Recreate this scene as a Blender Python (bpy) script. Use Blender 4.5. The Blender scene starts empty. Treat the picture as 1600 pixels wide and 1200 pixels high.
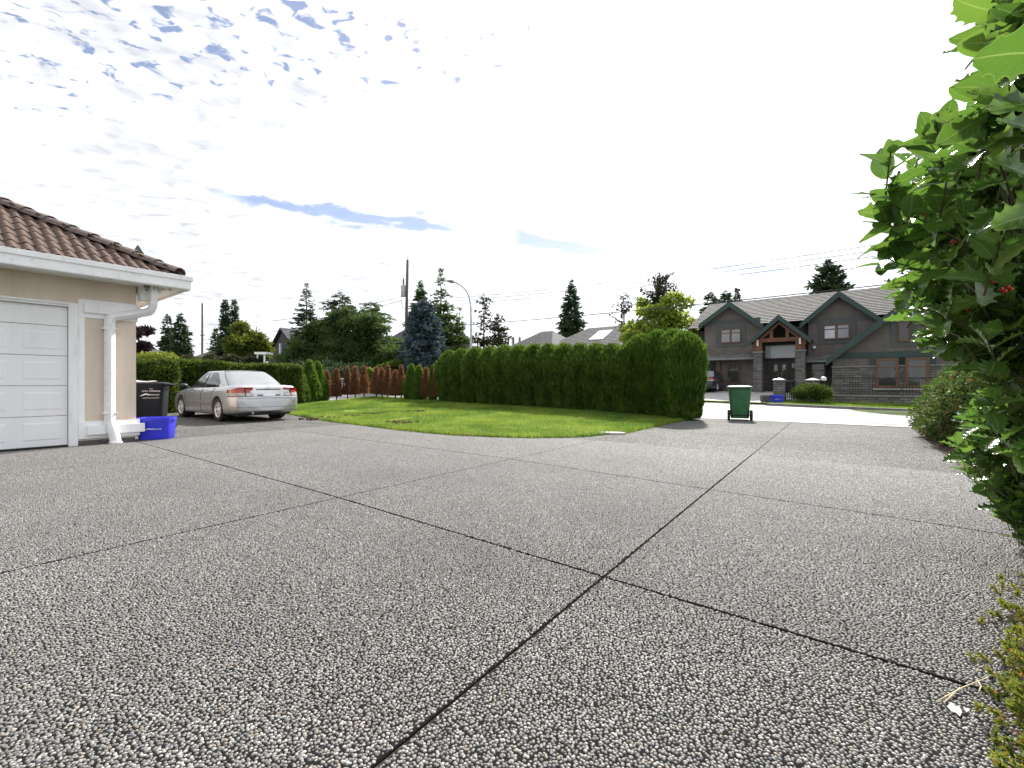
import bpy, bmesh, math, random
import numpy as np
from mathutils import Vector, Matrix

R = math.radians
rng = np.random.default_rng(11)
random.seed(11)
scene = bpy.context.scene
col = scene.collection

# ------------------------------------------------------------------ camera
CAM_H = 1.05
cam = bpy.data.cameras.new('camera')
cam_o = bpy.data.objects.new('camera', cam)
col.objects.link(cam_o)
cam.sensor_width = 36.0
cam.lens = 15.75
cam.clip_start = 0.05
cam.clip_end = 3000
cam_o.location = (0, 0, CAM_H)
cam_o.rotation_euler = (R(90), 0, 0)
scene.camera = cam_o

# ------------------------------------------------------------------ light
SUN_AZ, SUN_EL = 24.0, 41.0          # degrees right of the view axis, above the horizon
SUN_DIR = Vector((math.sin(R(SUN_AZ))*math.cos(R(SUN_EL)), math.cos(R(SUN_AZ))*math.cos(R(SUN_EL)), math.sin(R(SUN_EL))))
sl = bpy.data.lights.new('sun', 'SUN')
sl.energy = 2.6
sl.angle = R(3.0)
sl.color = (1.0, 0.95, 0.87)
sun = bpy.data.objects.new('sun', sl)
col.objects.link(sun)
sun.rotation_euler = (-SUN_DIR).to_track_quat('-Z', 'Y').to_euler()
sun.location = (10, 20, 30)

vs = scene.view_settings
vs.view_transform = 'Standard'
vs.look = 'None'
vs.exposure = 1.55
vs.gamma = 1.0
vs.use_curve_mapping = False
scene.cycles.use_denoising = True
try:
    scene.cycles.denoiser = 'OPENIMAGEDENOISE'
    scene.cycles.denoising_input_passes = 'RGB_ALBEDO_NORMAL'
except Exception:
    pass
scene.cycles.max_bounces = 8
scene.cycles.transparent_max_bounces = 12
scene.cycles.caustics_reflective = False
scene.cycles.caustics_refractive = False
scene.cycles.sample_clamp_indirect = 6.0

# ------------------------------------------------------------------ node helper
class NT:
    def __init__(self, tree):
        self.t = tree
        self.t.nodes.clear()
    def n(self, typ, **kw):
        nd = self.t.nodes.new(typ)
        for k, v in kw.items():
            setattr(nd, k, v)
        return nd
    def l(self, a, b):
        self.t.links.new(a, b)
    def val(self, sock, v):
        if hasattr(v, 'is_linked') or isinstance(v, bpy.types.NodeSocket):
            self.l(v, sock)
        else:
            sock.default_value = v
    def math(self, op, a, b=0.0, c=None, clamp=False):
        nd = self.n('ShaderNodeMath', operation=op)
        nd.use_clamp = clamp
        self.val(nd.inputs[0], a)
        self.val(nd.inputs[1], b)
        if c is not None:
            self.val(nd.inputs[2], c)
        return nd.outputs[0]
    def smooth(self, x, a, b):
        nd = self.n('ShaderNodeMapRange', interpolation_type='SMOOTHSTEP')
        self.val(nd.inputs['Value'], x)
        nd.inputs['From Min'].default_value = a
        nd.inputs['From Max'].default_value = b
        nd.inputs['To Min'].default_value = 0.0
        nd.inputs['To Max'].default_value = 1.0
        return nd.outputs[0]
    def inv_smooth(self, x, a, b):       # 1 below a, 0 above b
        return self.math('SUBTRACT', 1.0, self.smooth(x, a, b))
    def noise(self, vec, scale, detail=4, rough=0.55, dist=0.0):
        nd = self.n('ShaderNodeTexNoise')
        if vec is not None:
            self.l(vec, nd.inputs['Vector'])
        nd.inputs['Scale'].default_value = scale
        nd.inputs['Detail'].default_value = detail
        nd.inputs['Roughness'].default_value = rough
        nd.inputs['Distortion'].default_value = dist
        return nd.outputs['Fac']
    def mix(self, fac, a, b):
        nd = self.n('ShaderNodeMix', data_type='RGBA')
        self.val(nd.inputs[0], fac)
        for s, v in ((nd.inputs[6], a), (nd.inputs[7], b)):
            if isinstance(v, bpy.types.NodeSocket):
                self.l(v, s)
            else:
                s.default_value = (*v, 1.0) if len(v) == 3 else v
        return nd.outputs[2]

# ------------------------------------------------------------------ sky
world = bpy.data.worlds.new('World')
scene.world = world
world.use_nodes = True
w = NT(world.node_tree)
wo = w.n('ShaderNodeOutputWorld')
bg = w.n('ShaderNodeBackground')
bg.inputs['Strength'].default_value = 0.10
w.l(bg.outputs[0], wo.inputs['Surface'])
sky = w.n('ShaderNodeTexSky', sky_type='NISHITA')
sky.sun_disc = False
sky.sun_elevation = R(SUN_EL)
sky.sun_rotation = R(SUN_AZ)
sky.air_density = 1.0
sky.dust_density = 0.3
tc = w.n('ShaderNodeTexCoord')
sep = w.n('ShaderNodeSeparateXYZ')
w.l(tc.outputs['Generated'], sep.inputs[0])
zc = w.math('MAXIMUM', sep.outputs[2], 0.03)
px_ = w.math('DIVIDE', sep.outputs[0], zc)
py_ = w.math('DIVIDE', sep.outputs[1], zc)
comb = w.n('ShaderNodeCombineXYZ')
w.l(px_, comb.inputs[0]); w.l(py_, comb.inputs[1])
P = comb.outputs[0]                      # the cloud layer as a flat sheet overhead
nbig = w.noise(P, 1.1, 5, 0.55)
nmid = w.noise(P, 3.2, 5, 0.6, 0.4)
mp = w.n('ShaderNodeMapping')
mp.inputs['Rotation'].default_value = (0, 0, R(-24))
mp.inputs['Scale'].default_value = (12.0, 17.0, 1)
w.l(P, mp.inputs[0])
ndap = w.noise(mp.outputs[0], 1.25, 3, 0.5, 0.6)
# long thin gaps of open sky along one line of the cloud sheet
v = w.math('SUBTRACT', py_, w.math('MULTIPLY_ADD', px_, 0.43, 3.06))
wob = w.math('MULTIPLY', w.math('SUBTRACT', nmid, 0.5), 0.75)
vd = w.math('ABSOLUTE', w.math('ADD', v, wob))
gap = w.inv_smooth(w.math('SUBTRACT', vd, w.math('MULTIPLY', py_, 0.012)), 0.03, 0.15)
along = w.n('ShaderNodeValToRGB')
along.color_ramp.interpolation = 'EASE'
els = along.color_ramp.elements
els[0].position = 0.06; els[0].color = (0, 0, 0, 1)
els[1].position = 0.10; els[1].color = (1, 1, 1, 1)
for pos, c in ((0.255, 1), (0.285, 0.0), (0.325, 0.1), (0.345, 1), (0.435, 1), (0.47, 0.0), (0.60, 0.0), (0.63, 1), (0.77, 1), (0.80, 0)):
    e = els.new(pos); e.color = (c, c, c, 1)
w.l(w.math('DIVIDE', w.math('ADD', px_, 2.0), 6.0, clamp=True), along.inputs[0])
gap = w.math('MULTIPLY', gap, along.outputs[0])
# dappled gaps higher up where the sheet breaks
reg = w.math('MULTIPLY', w.inv_smooth(py_, 1.2, 2.1), w.inv_smooth(px_, -0.6, 0.9))
reg2 = w.math('ADD', reg, 0.06)
dsum = w.math('ADD', ndap, w.math('MULTIPLY', reg2, 0.17))
dap = w.smooth(dsum, 0.715, 0.83)
hole = w.math('MULTIPLY', w.math('MAXIMUM', gap, dap, clamp=True), 0.93)
# cloud brightness: thin sheet lit from behind, brightest round the sun
dotn = w.n('ShaderNodeVectorMath', operation='DOT_PRODUCT')
w.l(tc.outputs['Generated'], dotn.inputs[0])
dotn.inputs[1].default_value = SUN_DIR
dcl = w.math('MAXIMUM', dotn.outputs['Value'], 0.0)
glow = w.math('MULTIPLY', w.math('POWER', dcl, 9.0), 4.5)
shade = w.math('MULTIPLY', w.math('SUBTRACT', w.noise(mp.outputs[0], 0.55, 5, 0.6, 0.5), 0.5), 5.2)
shade2 = w.math('MULTIPLY', w.math('SUBTRACT', nbig, 0.5), 4.0)
bri = w.math('ADD', w.math('ADD', 3.9, w.math('ADD', shade, shade2)), glow)
cc = w.n('ShaderNodeCombineColor')
w.l(w.math('MULTIPLY', bri, 0.975), cc.inputs[0])
w.l(w.math('MULTIPLY', bri, 1.0), cc.inputs[1])
w.l(w.math('MULTIPLY', bri, 1.06), cc.inputs[2])
holec = w.mix(w.math('MULTIPLY', w.math('POWER', dcl, 8.0), 0.25), sky.outputs[0], cc.outputs[0])
blue = w.n('ShaderNodeMix', data_type='RGBA', blend_type='MULTIPLY')
blue.inputs[0].default_value = 1.0
w.l(holec, blue.inputs[6]); blue.inputs[7].default_value = (0.66, 0.56, 0.55, 1)
w.l(w.mix(hole, cc.outputs[0], blue.outputs[2]), bg.inputs['Color'])

# ------------------------------------------------------------------ street frame
# s runs along the street (to the right, towards the viewer), d across it (away from the garage front)
ANG = R(37.5)
CU, SU = math.cos(ANG), math.sin(ANG)
def SD(s, d, z=0.0):
    return Vector((s*CU + d*SU, -s*SU + d*CU, z))
def toSD(X, Y):
    return X*CU - Y*SU, X*SU + Y*CU
F = 700.0
def onz(px, py, z=0.0):
    Y = F*(CAM_H - z)/(py - 600.0)
    return Vector(((px-800)/F*Y, Y, z))
def at(px, py, Y):
    return Vector(((px-800)/F*Y, Y, CAM_H + (600-py)/F*Y))
def pd(px, py, d):
    k = (px-800)/F
    Y = d/(k*SU + CU)
    s, _ = toSD(k*Y, Y)
    return s, CAM_H + (600-py)/F*Y
def psd(px, py, d):
    s, z = pd(px, py, d)
    return SD(s, d, z)
def lerp(a, b, t): return a + (b-a)*t
def interp(x, xs, ys): return float(np.interp(x, xs, ys))
def sstep(t):
    t = min(max(t, 0.0), 1.0)
    return t*t*(3-2*t)

# ------------------------------------------------------------------ object helpers
def tag(o, label=None, cat=None, group=None, kind=None):
    if label: o['label'] = label
    if cat: o['category'] = cat
    if group: o['group'] = group
    if kind: o['kind'] = kind
    return o
def empty(name, loc=(0, 0, 0), rz=0.0):
    o = bpy.data.objects.new(name, None)
    o.empty_display_size = 0.2
    col.objects.link(o)
    o.location = loc
    o.rotation_euler = (0, 0, rz)
    return o
def link(name, me, mat=None, parent=None, loc=None, rot=None, scl=None):
    o = bpy.data.objects.new(name, me)
    col.objects.link(o)
    if mat is not None and len(me.materials) == 0:
        me.materials.append(mat)
    if parent is not None:
        o.parent = parent
    if loc is not None: o.location = loc
    if rot is not None: o.rotation_euler = rot
    if scl is not None: o.scale = scl
    return o
def copy_tree(o, parent=None):
    c = o.copy()
    col.objects.link(c)
    c.parent = parent
    for ch in list(o.children):
        copy_tree(ch, c)
    return c
def np_mesh(name, V, Fq, smooth=False):
    """V (n,3), Fq (m,k) of equal-sided faces"""
    V = np.ascontiguousarray(V, dtype=np.float32)
    Fq = np.ascontiguousarray(Fq, dtype=np.int32)
    me = bpy.data.meshes.new(name)
    me.vertices.add(len(V)); me.vertices.foreach_set('co', V.ravel())
    m, k = Fq.shape
    me.loops.add(m*k); me.loops.foreach_set('vertex_index', Fq.ravel())
    me.polygons.add(m)
    me.polygons.foreach_set('loop_start', np.arange(0, m*k, k, dtype=np.int32))
    me.update(calc_edges=True)
    if smooth:
        me.polygons.foreach_set('use_smooth', np.ones(m, dtype=bool))
    return me

class MB:
    """collects shapes into one mesh"""
    def __init__(self, origin=(0, 0, 0)):
        self.v = []; self.f = []; self.o = Vector(origin)
    def add(self, vs, fs):
        b = len(self.v)
        self.v += [tuple(Vector(p) - self.o) for p in vs]
        self.f += [tuple(b+i for i in f) for f in fs]
        return self
    def box(self, x0, x1, y0, y1, z0, z1):
        return self.add([(x0,y0,z0),(x1,y0,z0),(x1,y1,z0),(x0,y1,z0),(x0,y0,z1),(x1,y0,z1),(x1,y1,z1),(x0,y1,z1)],
                        [(0,3,2,1),(4,5,6,7),(0,1,5,4),(1,2,6,5),(2,3,7,6),(3,0,4,7)])
    def prism(self, poly, y0, y1):
        """poly of (x,z) extruded along y"""
        n = len(poly)
        vs = [(x, y0, z) for x, z in poly] + [(x, y1, z) for x, z in poly]
        fs = [tuple(range(n)), tuple(range(2*n-1, n-1, -1))]
        fs += [(i, i+n, (i+1) % n + n, (i+1) % n) for i in range(n)]
        return self.add(vs, fs)
    def prism_z(self, poly, z0, z1):
        n = len(poly)
        vs = [(x, y, z0) for x, y in poly] + [(x, y, z1) for x, y in poly]
        fs = [tuple(range(n-1, -1, -1)), tuple(range(n, 2*n))]
        fs += [(i, (i+1) % n, (i+1) % n + n, i+n) for i in range(n)]
        return self.add(vs, fs)
    def tube(self, path, rad, seg=8, caps=True, flat=None):
        """rad number or list; flat=(w,h) gives a rounded rectangular section"""
        path = [Vector(p) for p in path]
        n = len(path)
        if not hasattr(rad, '__len__'): rad = [rad]*n
        rings = []
        up = Vector((0, 0, 1))
        prev = None
        for i, p in enumerate(path):
            t = (path[min(i+1, n-1)] - path[max(i-1, 0)]).normalized()
            if prev is None:
                a = t.cross(up)
                if a.length < 1e-3: a = t.cross(Vector((0, 1, 0)))
            else:
                a = prev - t*prev.dot(t)
            a.normalize(); prev = a
            b = t.cross(a)
            ring = []
            for k in range(seg):
                th = 2*math.pi*k/seg
                if flat:
                    c, s_ = math.cos(th), math.sin(th)
                    e = 0.35
                    cx = math.copysign(abs(c)**e, c)*flat[0]/2; cy = math.copysign(abs(s_)**e, s_)*flat[1]/2
                    ring.append(p + a*cx + b*cy)
                else:
                    ring.append(p + (a*math.cos(th) + b*math.sin(th))*rad[i])
            rings.append(ring)
        vs = [q for r in rings for q in r]
        fs = []
        for i in range(n-1):
            for k in range(seg):
                k2 = (k+1) % seg
                fs.append((i*seg+k, i*seg+k2, (i+1)*seg+k2, (i+1)*seg+k))
        if caps:
            fs.append(tuple(range(seg-1, -1, -1)))
            fs.append(tuple((n-1)*seg+k for k in range(seg)))
        return self.add(vs, fs)
    def lathe(self, prof, seg=24, axis='z', c=(0, 0, 0)):
        vs = []; fs = []
        n = len(prof)
        for k in range(seg):
            th = 2*math.pi*k/seg
            for r, h in prof:
                if axis == 'z': q = (r*math.cos(th), r*math.sin(th), h)
                elif axis == 'y': q = (r*math.cos(th), h, r*math.sin(th))
                else: q = (h, r*math.cos(th), r*math.sin(th))
                vs.append((q[0]+c[0], q[1]+c[1], q[2]+c[2]))
        for k in range(seg):
            k2 = (k+1) % seg
            for i in range(n-1):
                fs.append((k*n+i, k2*n+i, k2*n+i+1, k*n+i+1))
        return self.add(vs, fs)
    def mesh(self, name, smooth=False, bevel=0.0, fix=True):
        me = bpy.data.meshes.new(name)
        me.from_pydata(self.v, [], self.f)
        bm = bmesh.new(); bm.from_mesh(me)
        if fix:
            bmesh.ops.recalc_face_normals(bm, faces=bm.faces)
        if bevel > 0:
            bmesh.ops.remove_doubles(bm, verts=bm.verts, dist=1e-5)
            es = [e for e in bm.edges if len(e.link_faces) == 2 and e.calc_face_angle(0) > 0.6]
            bmesh.ops.bevel(bm, geom=es, offset=bevel, segments=2, affect='EDGES', profile=0.6, clamp_overlap=True)
        bm.to_mesh(me); bm.free()
        if smooth:
            me.polygons.foreach_set('use_smooth', np.ones(len(me.polygons), dtype=bool))
            try: me.set_sharp_from_angle(angle=R(38))
            except Exception: pass
        me.update()
        return me
    def build(self, name, mat, parent=None, smooth=False, bevel=0.0, fix=True, loc=None, rot=None):
        return link(name, self.mesh(name, smooth, bevel, fix), mat, parent, loc, rot)

# ------------------------------------------------------------------ materials
MATS = {}
def pm(name, base, rough=0.6, metal=0.0, var=0.12, vs=6.0, bump=0.0, bs=60.0, spec=0.5, coat=0.0, coord='Object', dirt=None, streak=False):
    if name in MATS: return MATS[name]
    m = bpy.data.materials.new(name); m.use_nodes = True
    t = NT(m.node_tree)
    out = t.n('ShaderNodeOutputMaterial'); b = t.n('ShaderNodeBsdfPrincipled')
    t.l(b.outputs[0], out.inputs[0])
    tcn = t.n('ShaderNodeTexCoord'); vec = tcn.outputs[coord]
    if streak:
        mpn = t.n('ShaderNodeMapping'); mpn.inputs['Scale'].default_value = (1, 1, 0.15)
        t.l(vec, mpn.inputs[0]); v2 = mpn.outputs[0]
    else: v2 = vec
    nz = t.noise(v2, vs, 6, 0.6)
    lo = tuple(max(c*(1-var*1.6), 0) for c in base); hi = tuple(min(c*(1+var*1.6), 1) for c in base)
    c = t.mix(t.smooth(nz, 0.3, 0.7), lo, hi)
    if dirt:
        c = t.mix(t.math('MULTIPLY', t.smooth(t.noise(v2, vs*2.7, 5, 0.65), 0.52, 0.75), 0.6), c, dirt)
    t.l(c, b.inputs['Base Color'])
    b.inputs['Roughness'].default_value = rough
    b.inputs['Metallic'].default_value = metal
    b.inputs['Specular IOR Level'].default_value = spec
    b.inputs['Coat Weight'].default_value = coat
    b.inputs['Coat Roughness'].default_value = 0.06
    if bump > 0:
        bp = t.n('ShaderNodeBump'); bp.inputs['Strength'].default_value = bump; bp.inputs['Distance'].default_value = 0.01
        t.l(t.noise(vec, bs, 4, 0.6), bp.inputs['Height']); t.l(bp.outputs[0], b.inputs['Normal'])
    MATS[name] = m
    return m
def leafm(name, c1, c2, trans=0.35, tcol=None, rough=0.55, clump=1.2, spec=0.35, dead=None, clamt=0.5):
    """leaf material: tint varies leaf by leaf and clump by clump"""
    m = bpy.data.materials.new(name); m.use_nodes = True
    t = NT(m.node_tree)
    out = t.n('ShaderNodeOutputMaterial'); b = t.n('ShaderNodeBsdfPrincipled')
    g = t.n('ShaderNodeNewGeometry'); tcn = t.n('ShaderNodeTexCoord')
    f = t.math('ADD', t.math('MULTIPLY', g.outputs['Random Per Island'], 1-clamt), t.math('MULTIPLY', t.smooth(t.noise(tcn.outputs['Object'], clump, 3, 0.6), 0.35, 0.65), clamt))
    c = t.mix(f, c1, c2)
    if dead:
        c = t.mix(t.smooth(g.outputs['Random Per Island'], 0.93, 0.95), c, dead)
    t.l(c, b.inputs['Base Color'])
    b.inputs['Roughness'].default_value = rough
    b.inputs['Specular IOR Level'].default_value = spec
    tr = t.n('ShaderNodeBsdfTranslucent')
    if tcol: tr.inputs[0].default_value = (*tcol, 1)
    else:
        hs = t.n('ShaderNodeHueSaturation'); hs.inputs['Value'].default_value = 1.7; hs.inputs['Hue'].default_value = 0.49
        t.l(c, hs.inputs['Color']); t.l(hs.outputs[0], tr.inputs[0])
    mx = t.n('ShaderNodeMixShader'); mx.inputs[0].default_value = trans
    t.l(b.outputs[0], mx.inputs[1]); t.l(tr.outputs[0], mx.inputs[2]); t.l(mx.outputs[0], out.inputs[0])
    MATS[name] = m
    return m
def glassm(name, tint=(0.5, 0.55, 0.55), ior=1.6, see=0.6, rough=0.02, body=(0.02, 0.025, 0.03)):
    m = bpy.data.materials.new(name); m.use_nodes = True
    t = NT(m.node_tree)
    out = t.n('ShaderNodeOutputMaterial')
    b = t.n('ShaderNodeBsdfGlossy'); b.inputs['Roughness'].default_value = rough
    tr = t.n('ShaderNodeBsdfTransparent'); tr.inputs[0].default_value = (*tint, 1)
    fr = t.n('ShaderNodeFresnel'); fr.inputs[0].default_value = ior
    mx = t.n('ShaderNodeMixShader')
    t.l(fr.outputs[0], mx.inputs[0])
    df = t.n('ShaderNodeBsdfDiffuse'); df.inputs[0].default_value = (*body, 1)
    m2 = t.n('ShaderNodeMixShader'); m2.inputs[0].default_value = 1-see      # diffuse film mixed over the clear pane
    t.l(tr.outputs[0], m2.inputs[1]); t.l(df.outputs[0], m2.inputs[2])
    t.l(m2.outputs[0], mx.inputs[1]); t.l(b.outputs[0], mx.inputs[2]); t.l(mx.outputs[0], out.inputs[0])
    MATS[name] = m
    return m

# ================================================================== GROUND, ROAD, DRIVEWAY, LAWN
def m_aggregate(name, k0, mort, lo, hi, rough, spec):
    m = bpy.data.materials.new(name); m.use_nodes = True
    t = NT(m.node_tree)
    out = t.n('ShaderNodeOutputMaterial'); b = t.n('ShaderNodeBsdfPrincipled'); t.l(b.outputs[0], out.inputs[0])
    tcn = t.n('ShaderNodeTexCoord'); vec = tcn.outputs['Object']
    vo = t.n('ShaderNodeTexVoronoi'); vo.inputs['Scale'].default_value = 72; t.l(vec, vo.inputs['Vector'])
    sepc = t.n('ShaderNodeSeparateColor'); t.l(vo.outputs['Color'], sepc.inputs[0])
    rp = t.n('ShaderNodeValToRGB'); e = rp.color_ramp.elements
    e[0].position = 0.0; e[0].color = (0.06, 0.057, 0.054, 1)
    e[1].position = 1.0; e[1].color = (0.66, 0.64, 0.60, 1)
    for p, c in ((0.25, (0.10, 0.098, 0.096, 1)), (0.5, (0.17, 0.167, 0.163, 1)), (0.72, (0.26, 0.25, 0.235, 1)), (0.88, (0.42, 0.41, 0.39, 1))):
        k = e.new(p); k.color = c
    t.l(sepc.outputs[0], rp.inputs[0])
    edge = t.smooth(vo.outputs['Distance'], lo, hi)
    c = t.mix(edge, rp.outputs[0], mort)
    big = t.smooth(t.noise(vec, 0.45, 5, 0.65, 0.3), 0.32, 0.68)
    med = t.smooth(t.noise(vec, 3.0, 5, 0.7), 0.3, 0.7)
    oi = t.n('ShaderNodeObjectInfo')
    k = t.math('ADD', t.math('MULTIPLY_ADD', big, 0.16*k0/0.4, k0), t.math('ADD', t.math('MULTIPLY', med, 0.09), t.math('MULTIPLY', oi.outputs['Random'], 0.05)))
    mul = t.n('ShaderNodeMix', data_type='RGBA', blend_type='MULTIPLY'); mul.inputs[0].default_value = 1
    t.l(c, mul.inputs[6]); cb = t.n('ShaderNodeCombineColor')
    for i in range(3): t.l(k, cb.inputs[i])
    t.l(cb.outputs[0], mul.inputs[7])
    t.l(mul.outputs[2], b.inputs['Base Color'])
    b.inputs['Roughness'].default_value = rough
    b.inputs['Specular IOR Level'].default_value = spec
    bp = t.n('ShaderNodeBump'); bp.inputs['Strength'].default_value = 0.45; bp.inputs['Distance'].default_value = 0.004
    t.l(t.math('SUBTRACT', 1.0, vo.outputs['Distance']), bp.inputs['Height']); t.l(bp.outputs[0], b.inputs['Normal'])
    return m
M_AGG = m_aggregate('exposed_aggregate_mortar', 0.26, (0.033, 0.032, 0.030), 0.12, 0.34, 0.95, 0.08)       # mortar bed; its stones are built
M_AGGF = m_aggregate('exposed_aggregate_far', 0.66, (0.06, 0.058, 0.055), 0.36, 0.60, 0.8, 0.2)
M_JOINT = pm('joint_filler', (0.07, 0.064, 0.05), 0.95, var=0.4, vs=14, bump=0.5, bs=120, spec=0.1)
M_ROAD = pm('road_asphalt_weathered', (0.20, 0.198, 0.196), 0.55, var=0.08, vs=1.4, bump=0.25, bs=140, dirt=(0.16, 0.157, 0.155))
M_CONC = pm('pale_concrete', (0.42, 0.41, 0.39), 0.6, var=0.08, vs=2.0, bump=0.1, bs=90)
M_KERB = pm('kerb_concrete', (0.16, 0.155, 0.15), 0.8, var=0.15, vs=3.0, bump=0.2, bs=60)
M_SOIL = pm('bed_soil', (0.085, 0.055, 0.035), 0.95, var=0.35, vs=9, bump=0.9, bs=45, spec=0.1)
M_GROUND = pm('far_ground_grass', (0.07, 0.095, 0.035), 0.95, var=0.25, vs=0.5, bump=0.3, bs=8, spec=0.1)

def lawn_mat(name, c1, c2, c3):
    m = bpy.data.materials.new(name); m.use_nodes = True
    t = NT(m.node_tree)
    out = t.n('ShaderNodeOutputMaterial'); b = t.n('ShaderNodeBsdfPrincipled')
    tcn = t.n('ShaderNodeTexCoord'); vec = tcn.outputs['Object']
    c = t.mix(t.smooth(t.noise(vec, 0.55, 5, 0.6), 0.35, 0.65), c1, c2)
    c = t.mix(t.math('MULTIPLY', t.smooth(t.noise(vec, 1.5, 5, 0.65, 0.5), 0.55, 0.72), 0.7), c, c3)
    g = t.n('ShaderNodeNewGeometry')
    hs = t.n('ShaderNodeHueSaturation'); t.l(c, hs.inputs['Color'])
    t.l(t.math('MULTIPLY_ADD', g.outputs['Random Per Island'], 0.6, 0.7), hs.inputs['Value'])
    t.l(hs.outputs[0], b.inputs['Base Color'])
    b.inputs['Roughness'].default_value = 0.6; b.inputs['Specular IOR Level'].default_value = 0.25
    tr = t.n('ShaderNodeBsdfTranslucent')
    h2 = t.n('ShaderNodeHueSaturation'); h2.inputs['Value'].default_value = 1.8; t.l(hs.outputs[0], h2.inputs['Color']); t.l(h2.outputs[0], tr.inputs[0])
    mx = t.n('ShaderNodeMixShader'); mx.inputs[0].default_value = 0.45
    t.l(b.outputs[0], mx.inputs[1]); t.l(tr.outputs[0], mx.inputs[2]); t.l(mx.outputs[0], out.inputs[0])
    return m
M_GRASS = lawn_mat('lawn_grass', (0.075, 0.145, 0.02), (0.19, 0.255, 0.04), (0.25, 0.225, 0.075))
M_TURF = pm('lawn_turf', (0.13, 0.18, 0.035), 0.95, var=0.3, vs=1.5, bump=0.8, bs=40, spec=0.05)

g = MB(); g.add([(-900, -60, -0.09), (900, -60, -0.09), (900, 1500, -0.09), (-900, 1500, -0.09)], [(0, 1, 2, 3)])
tag(g.build('ground', M_GROUND), kind='structure')

# --- road across the far end of the driveway
ROAD_N, ROAD_F = 14.62, 25.3
def far_z(s): return -0.0206*(min(max(s, -14), 9) + 4.0)
def road_z(s, d):
    return far_z(s)*sstep((d-ROAD_N)/(ROAD_F-ROAD_N)) - 0.012
ss = list(np.linspace(-150, -30, 7)) + list(np.linspace(-26, 24, 26)) + [40, 70]
dd = list(np.linspace(ROAD_N, ROAD_F, 8))
vs_, fs_ = [], []
for i, s in enumerate(ss):
    for j, d in enumerate(dd):
        vs_.append(SD(s, d, road_z(s, d)))
n = len(dd)
for i in range(len(ss)-1):
    for j in range(n-1):
        fs_.append((i*n+j, (i+1)*n+j, (i+1)*n+j+1, i*n+j+1))
tag(MB().add(vs_, fs_).build('road', M_ROAD, smooth=True), kind='structure')

# --- lot on the far side of the road
def lot_z(s, d):
    zf = far_z(s) + 0.10
    return lerp(zf, 0.54, sstep((d-26.5)/7.0))
def sheet(name, s_list, d_list, zfun, mat, kind='structure', parent=None, lift=0.0):
    vs, fs = [], []
    n = len(d_list)
    for s in s_list:
        for d in d_list: vs.append(SD(s, d, zfun(s, d)+lift))
    for i in range(len(s_list)-1):
        for j in range(n-1):
            fs.append((i*n+j, (i+1)*n+j, (i+1)*n+j+1, i*n+j+1))
    o = MB().add(vs, fs).build(name, mat, parent, smooth=True)
    if kind: tag(o, kind=kind)
    return o
sheet('far_lot', ss, [25.46, 26, 27, 28, 29, 30, 31, 32, 33, 34, 60, 140], lot_z, M_TURF)
FD0, FD1 = -12.2, -3.55         # far driveway from/to along s
sheet('far_driveway', np.linspace(FD0, FD1, 9), [25.3, 25.6, 26.2, 27, 28, 29, 30, 31, 32, 33, 34, 36], lambda s, d: lot_z(s, d)-0.10*(1-sstep((d-25.3)/1.2)), M_CONC, lift=0.012)
k = MB()
for a, b_ in ((-150, FD0-0.3), (FD1+0.05, 60)):
    ks = np.linspace(a, b_, 24)
    for i in range(len(ks)-1):
        s0, s1 = ks[i], ks[i+1]
        q = []
        for s in (s0, s1):
            zb = road_z(s, ROAD_F)
            q += [SD(s, ROAD_F-0.10, zb-0.05), SD(s, ROAD_F-0.07, zb+0.12), SD(s, ROAD_F+0.17, zb+0.125), SD(s, ROAD_F+0.17, zb-0.05)]
        k.add(q, [(0, 1, 5, 4), (1, 2, 6, 5), (2, 3, 7, 6)])
tag(k.build('far_kerb', M_KERB), kind='structure')
# thin gutter lip along the near edge of the road
k = MB()
ks = np.linspace(-60, 30, 60)
for i in range(len(ks)-1):
    q = []
    for s in (ks[i], ks[i+1]):
        q += [SD(s, ROAD_N-0.12, -0.02), SD(s, ROAD_N-0.11, 0.004), SD(s, ROAD_N+0.10, 0.002), SD(s, ROAD_N+0.35, -0.006)]
    k.add(q, [(0, 1, 5, 4), (1, 2, 6, 5), (2, 3, 7, 6)])
tag(k.build('near_gutter', M_CONC), kind='structure')
# dark crack and patch lines on the road
k = MB()
for (pa, pb, wd) in (((1352, 660.5), (1408, 663.5), 0.05), ((1378, 656.0), (1400, 657.0), 0.035)):
    A_, B_ = onz(*pa, -0.0), onz(*pb, -0.0)
    dv = (B_-A_).normalized(); nv = Vector((-dv.y, dv.x, 0))
    pts = []
    for i in range(7):
        p = A_.lerp(B_, i/6) + nv*random.uniform(-0.05, 0.05)
        pts.append(p)
    for i in range(6):
        sA, dA = toSD(pts[i].x, pts[i].y); sB, dB = toSD(pts[i+1].x, pts[i+1].y)
        a1 = pts[i]+nv*wd; a2 = pts[i]-nv*wd; b1 = pts[i+1]+nv*wd; b2 = pts[i+1]-nv*wd
        for q in (a1, a2): q.z = road_z(sA, dA)+0.004
        for q in (b1, b2): q.z = road_z(sB, dB)+0.004
        k.add([a1, a2, b2, b1], [(0, 1, 2, 3)])
tag(k.build('road_crack', pm('crack_seal', (0.06, 0.06, 0.06), 0.7)), kind='structure')

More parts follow.
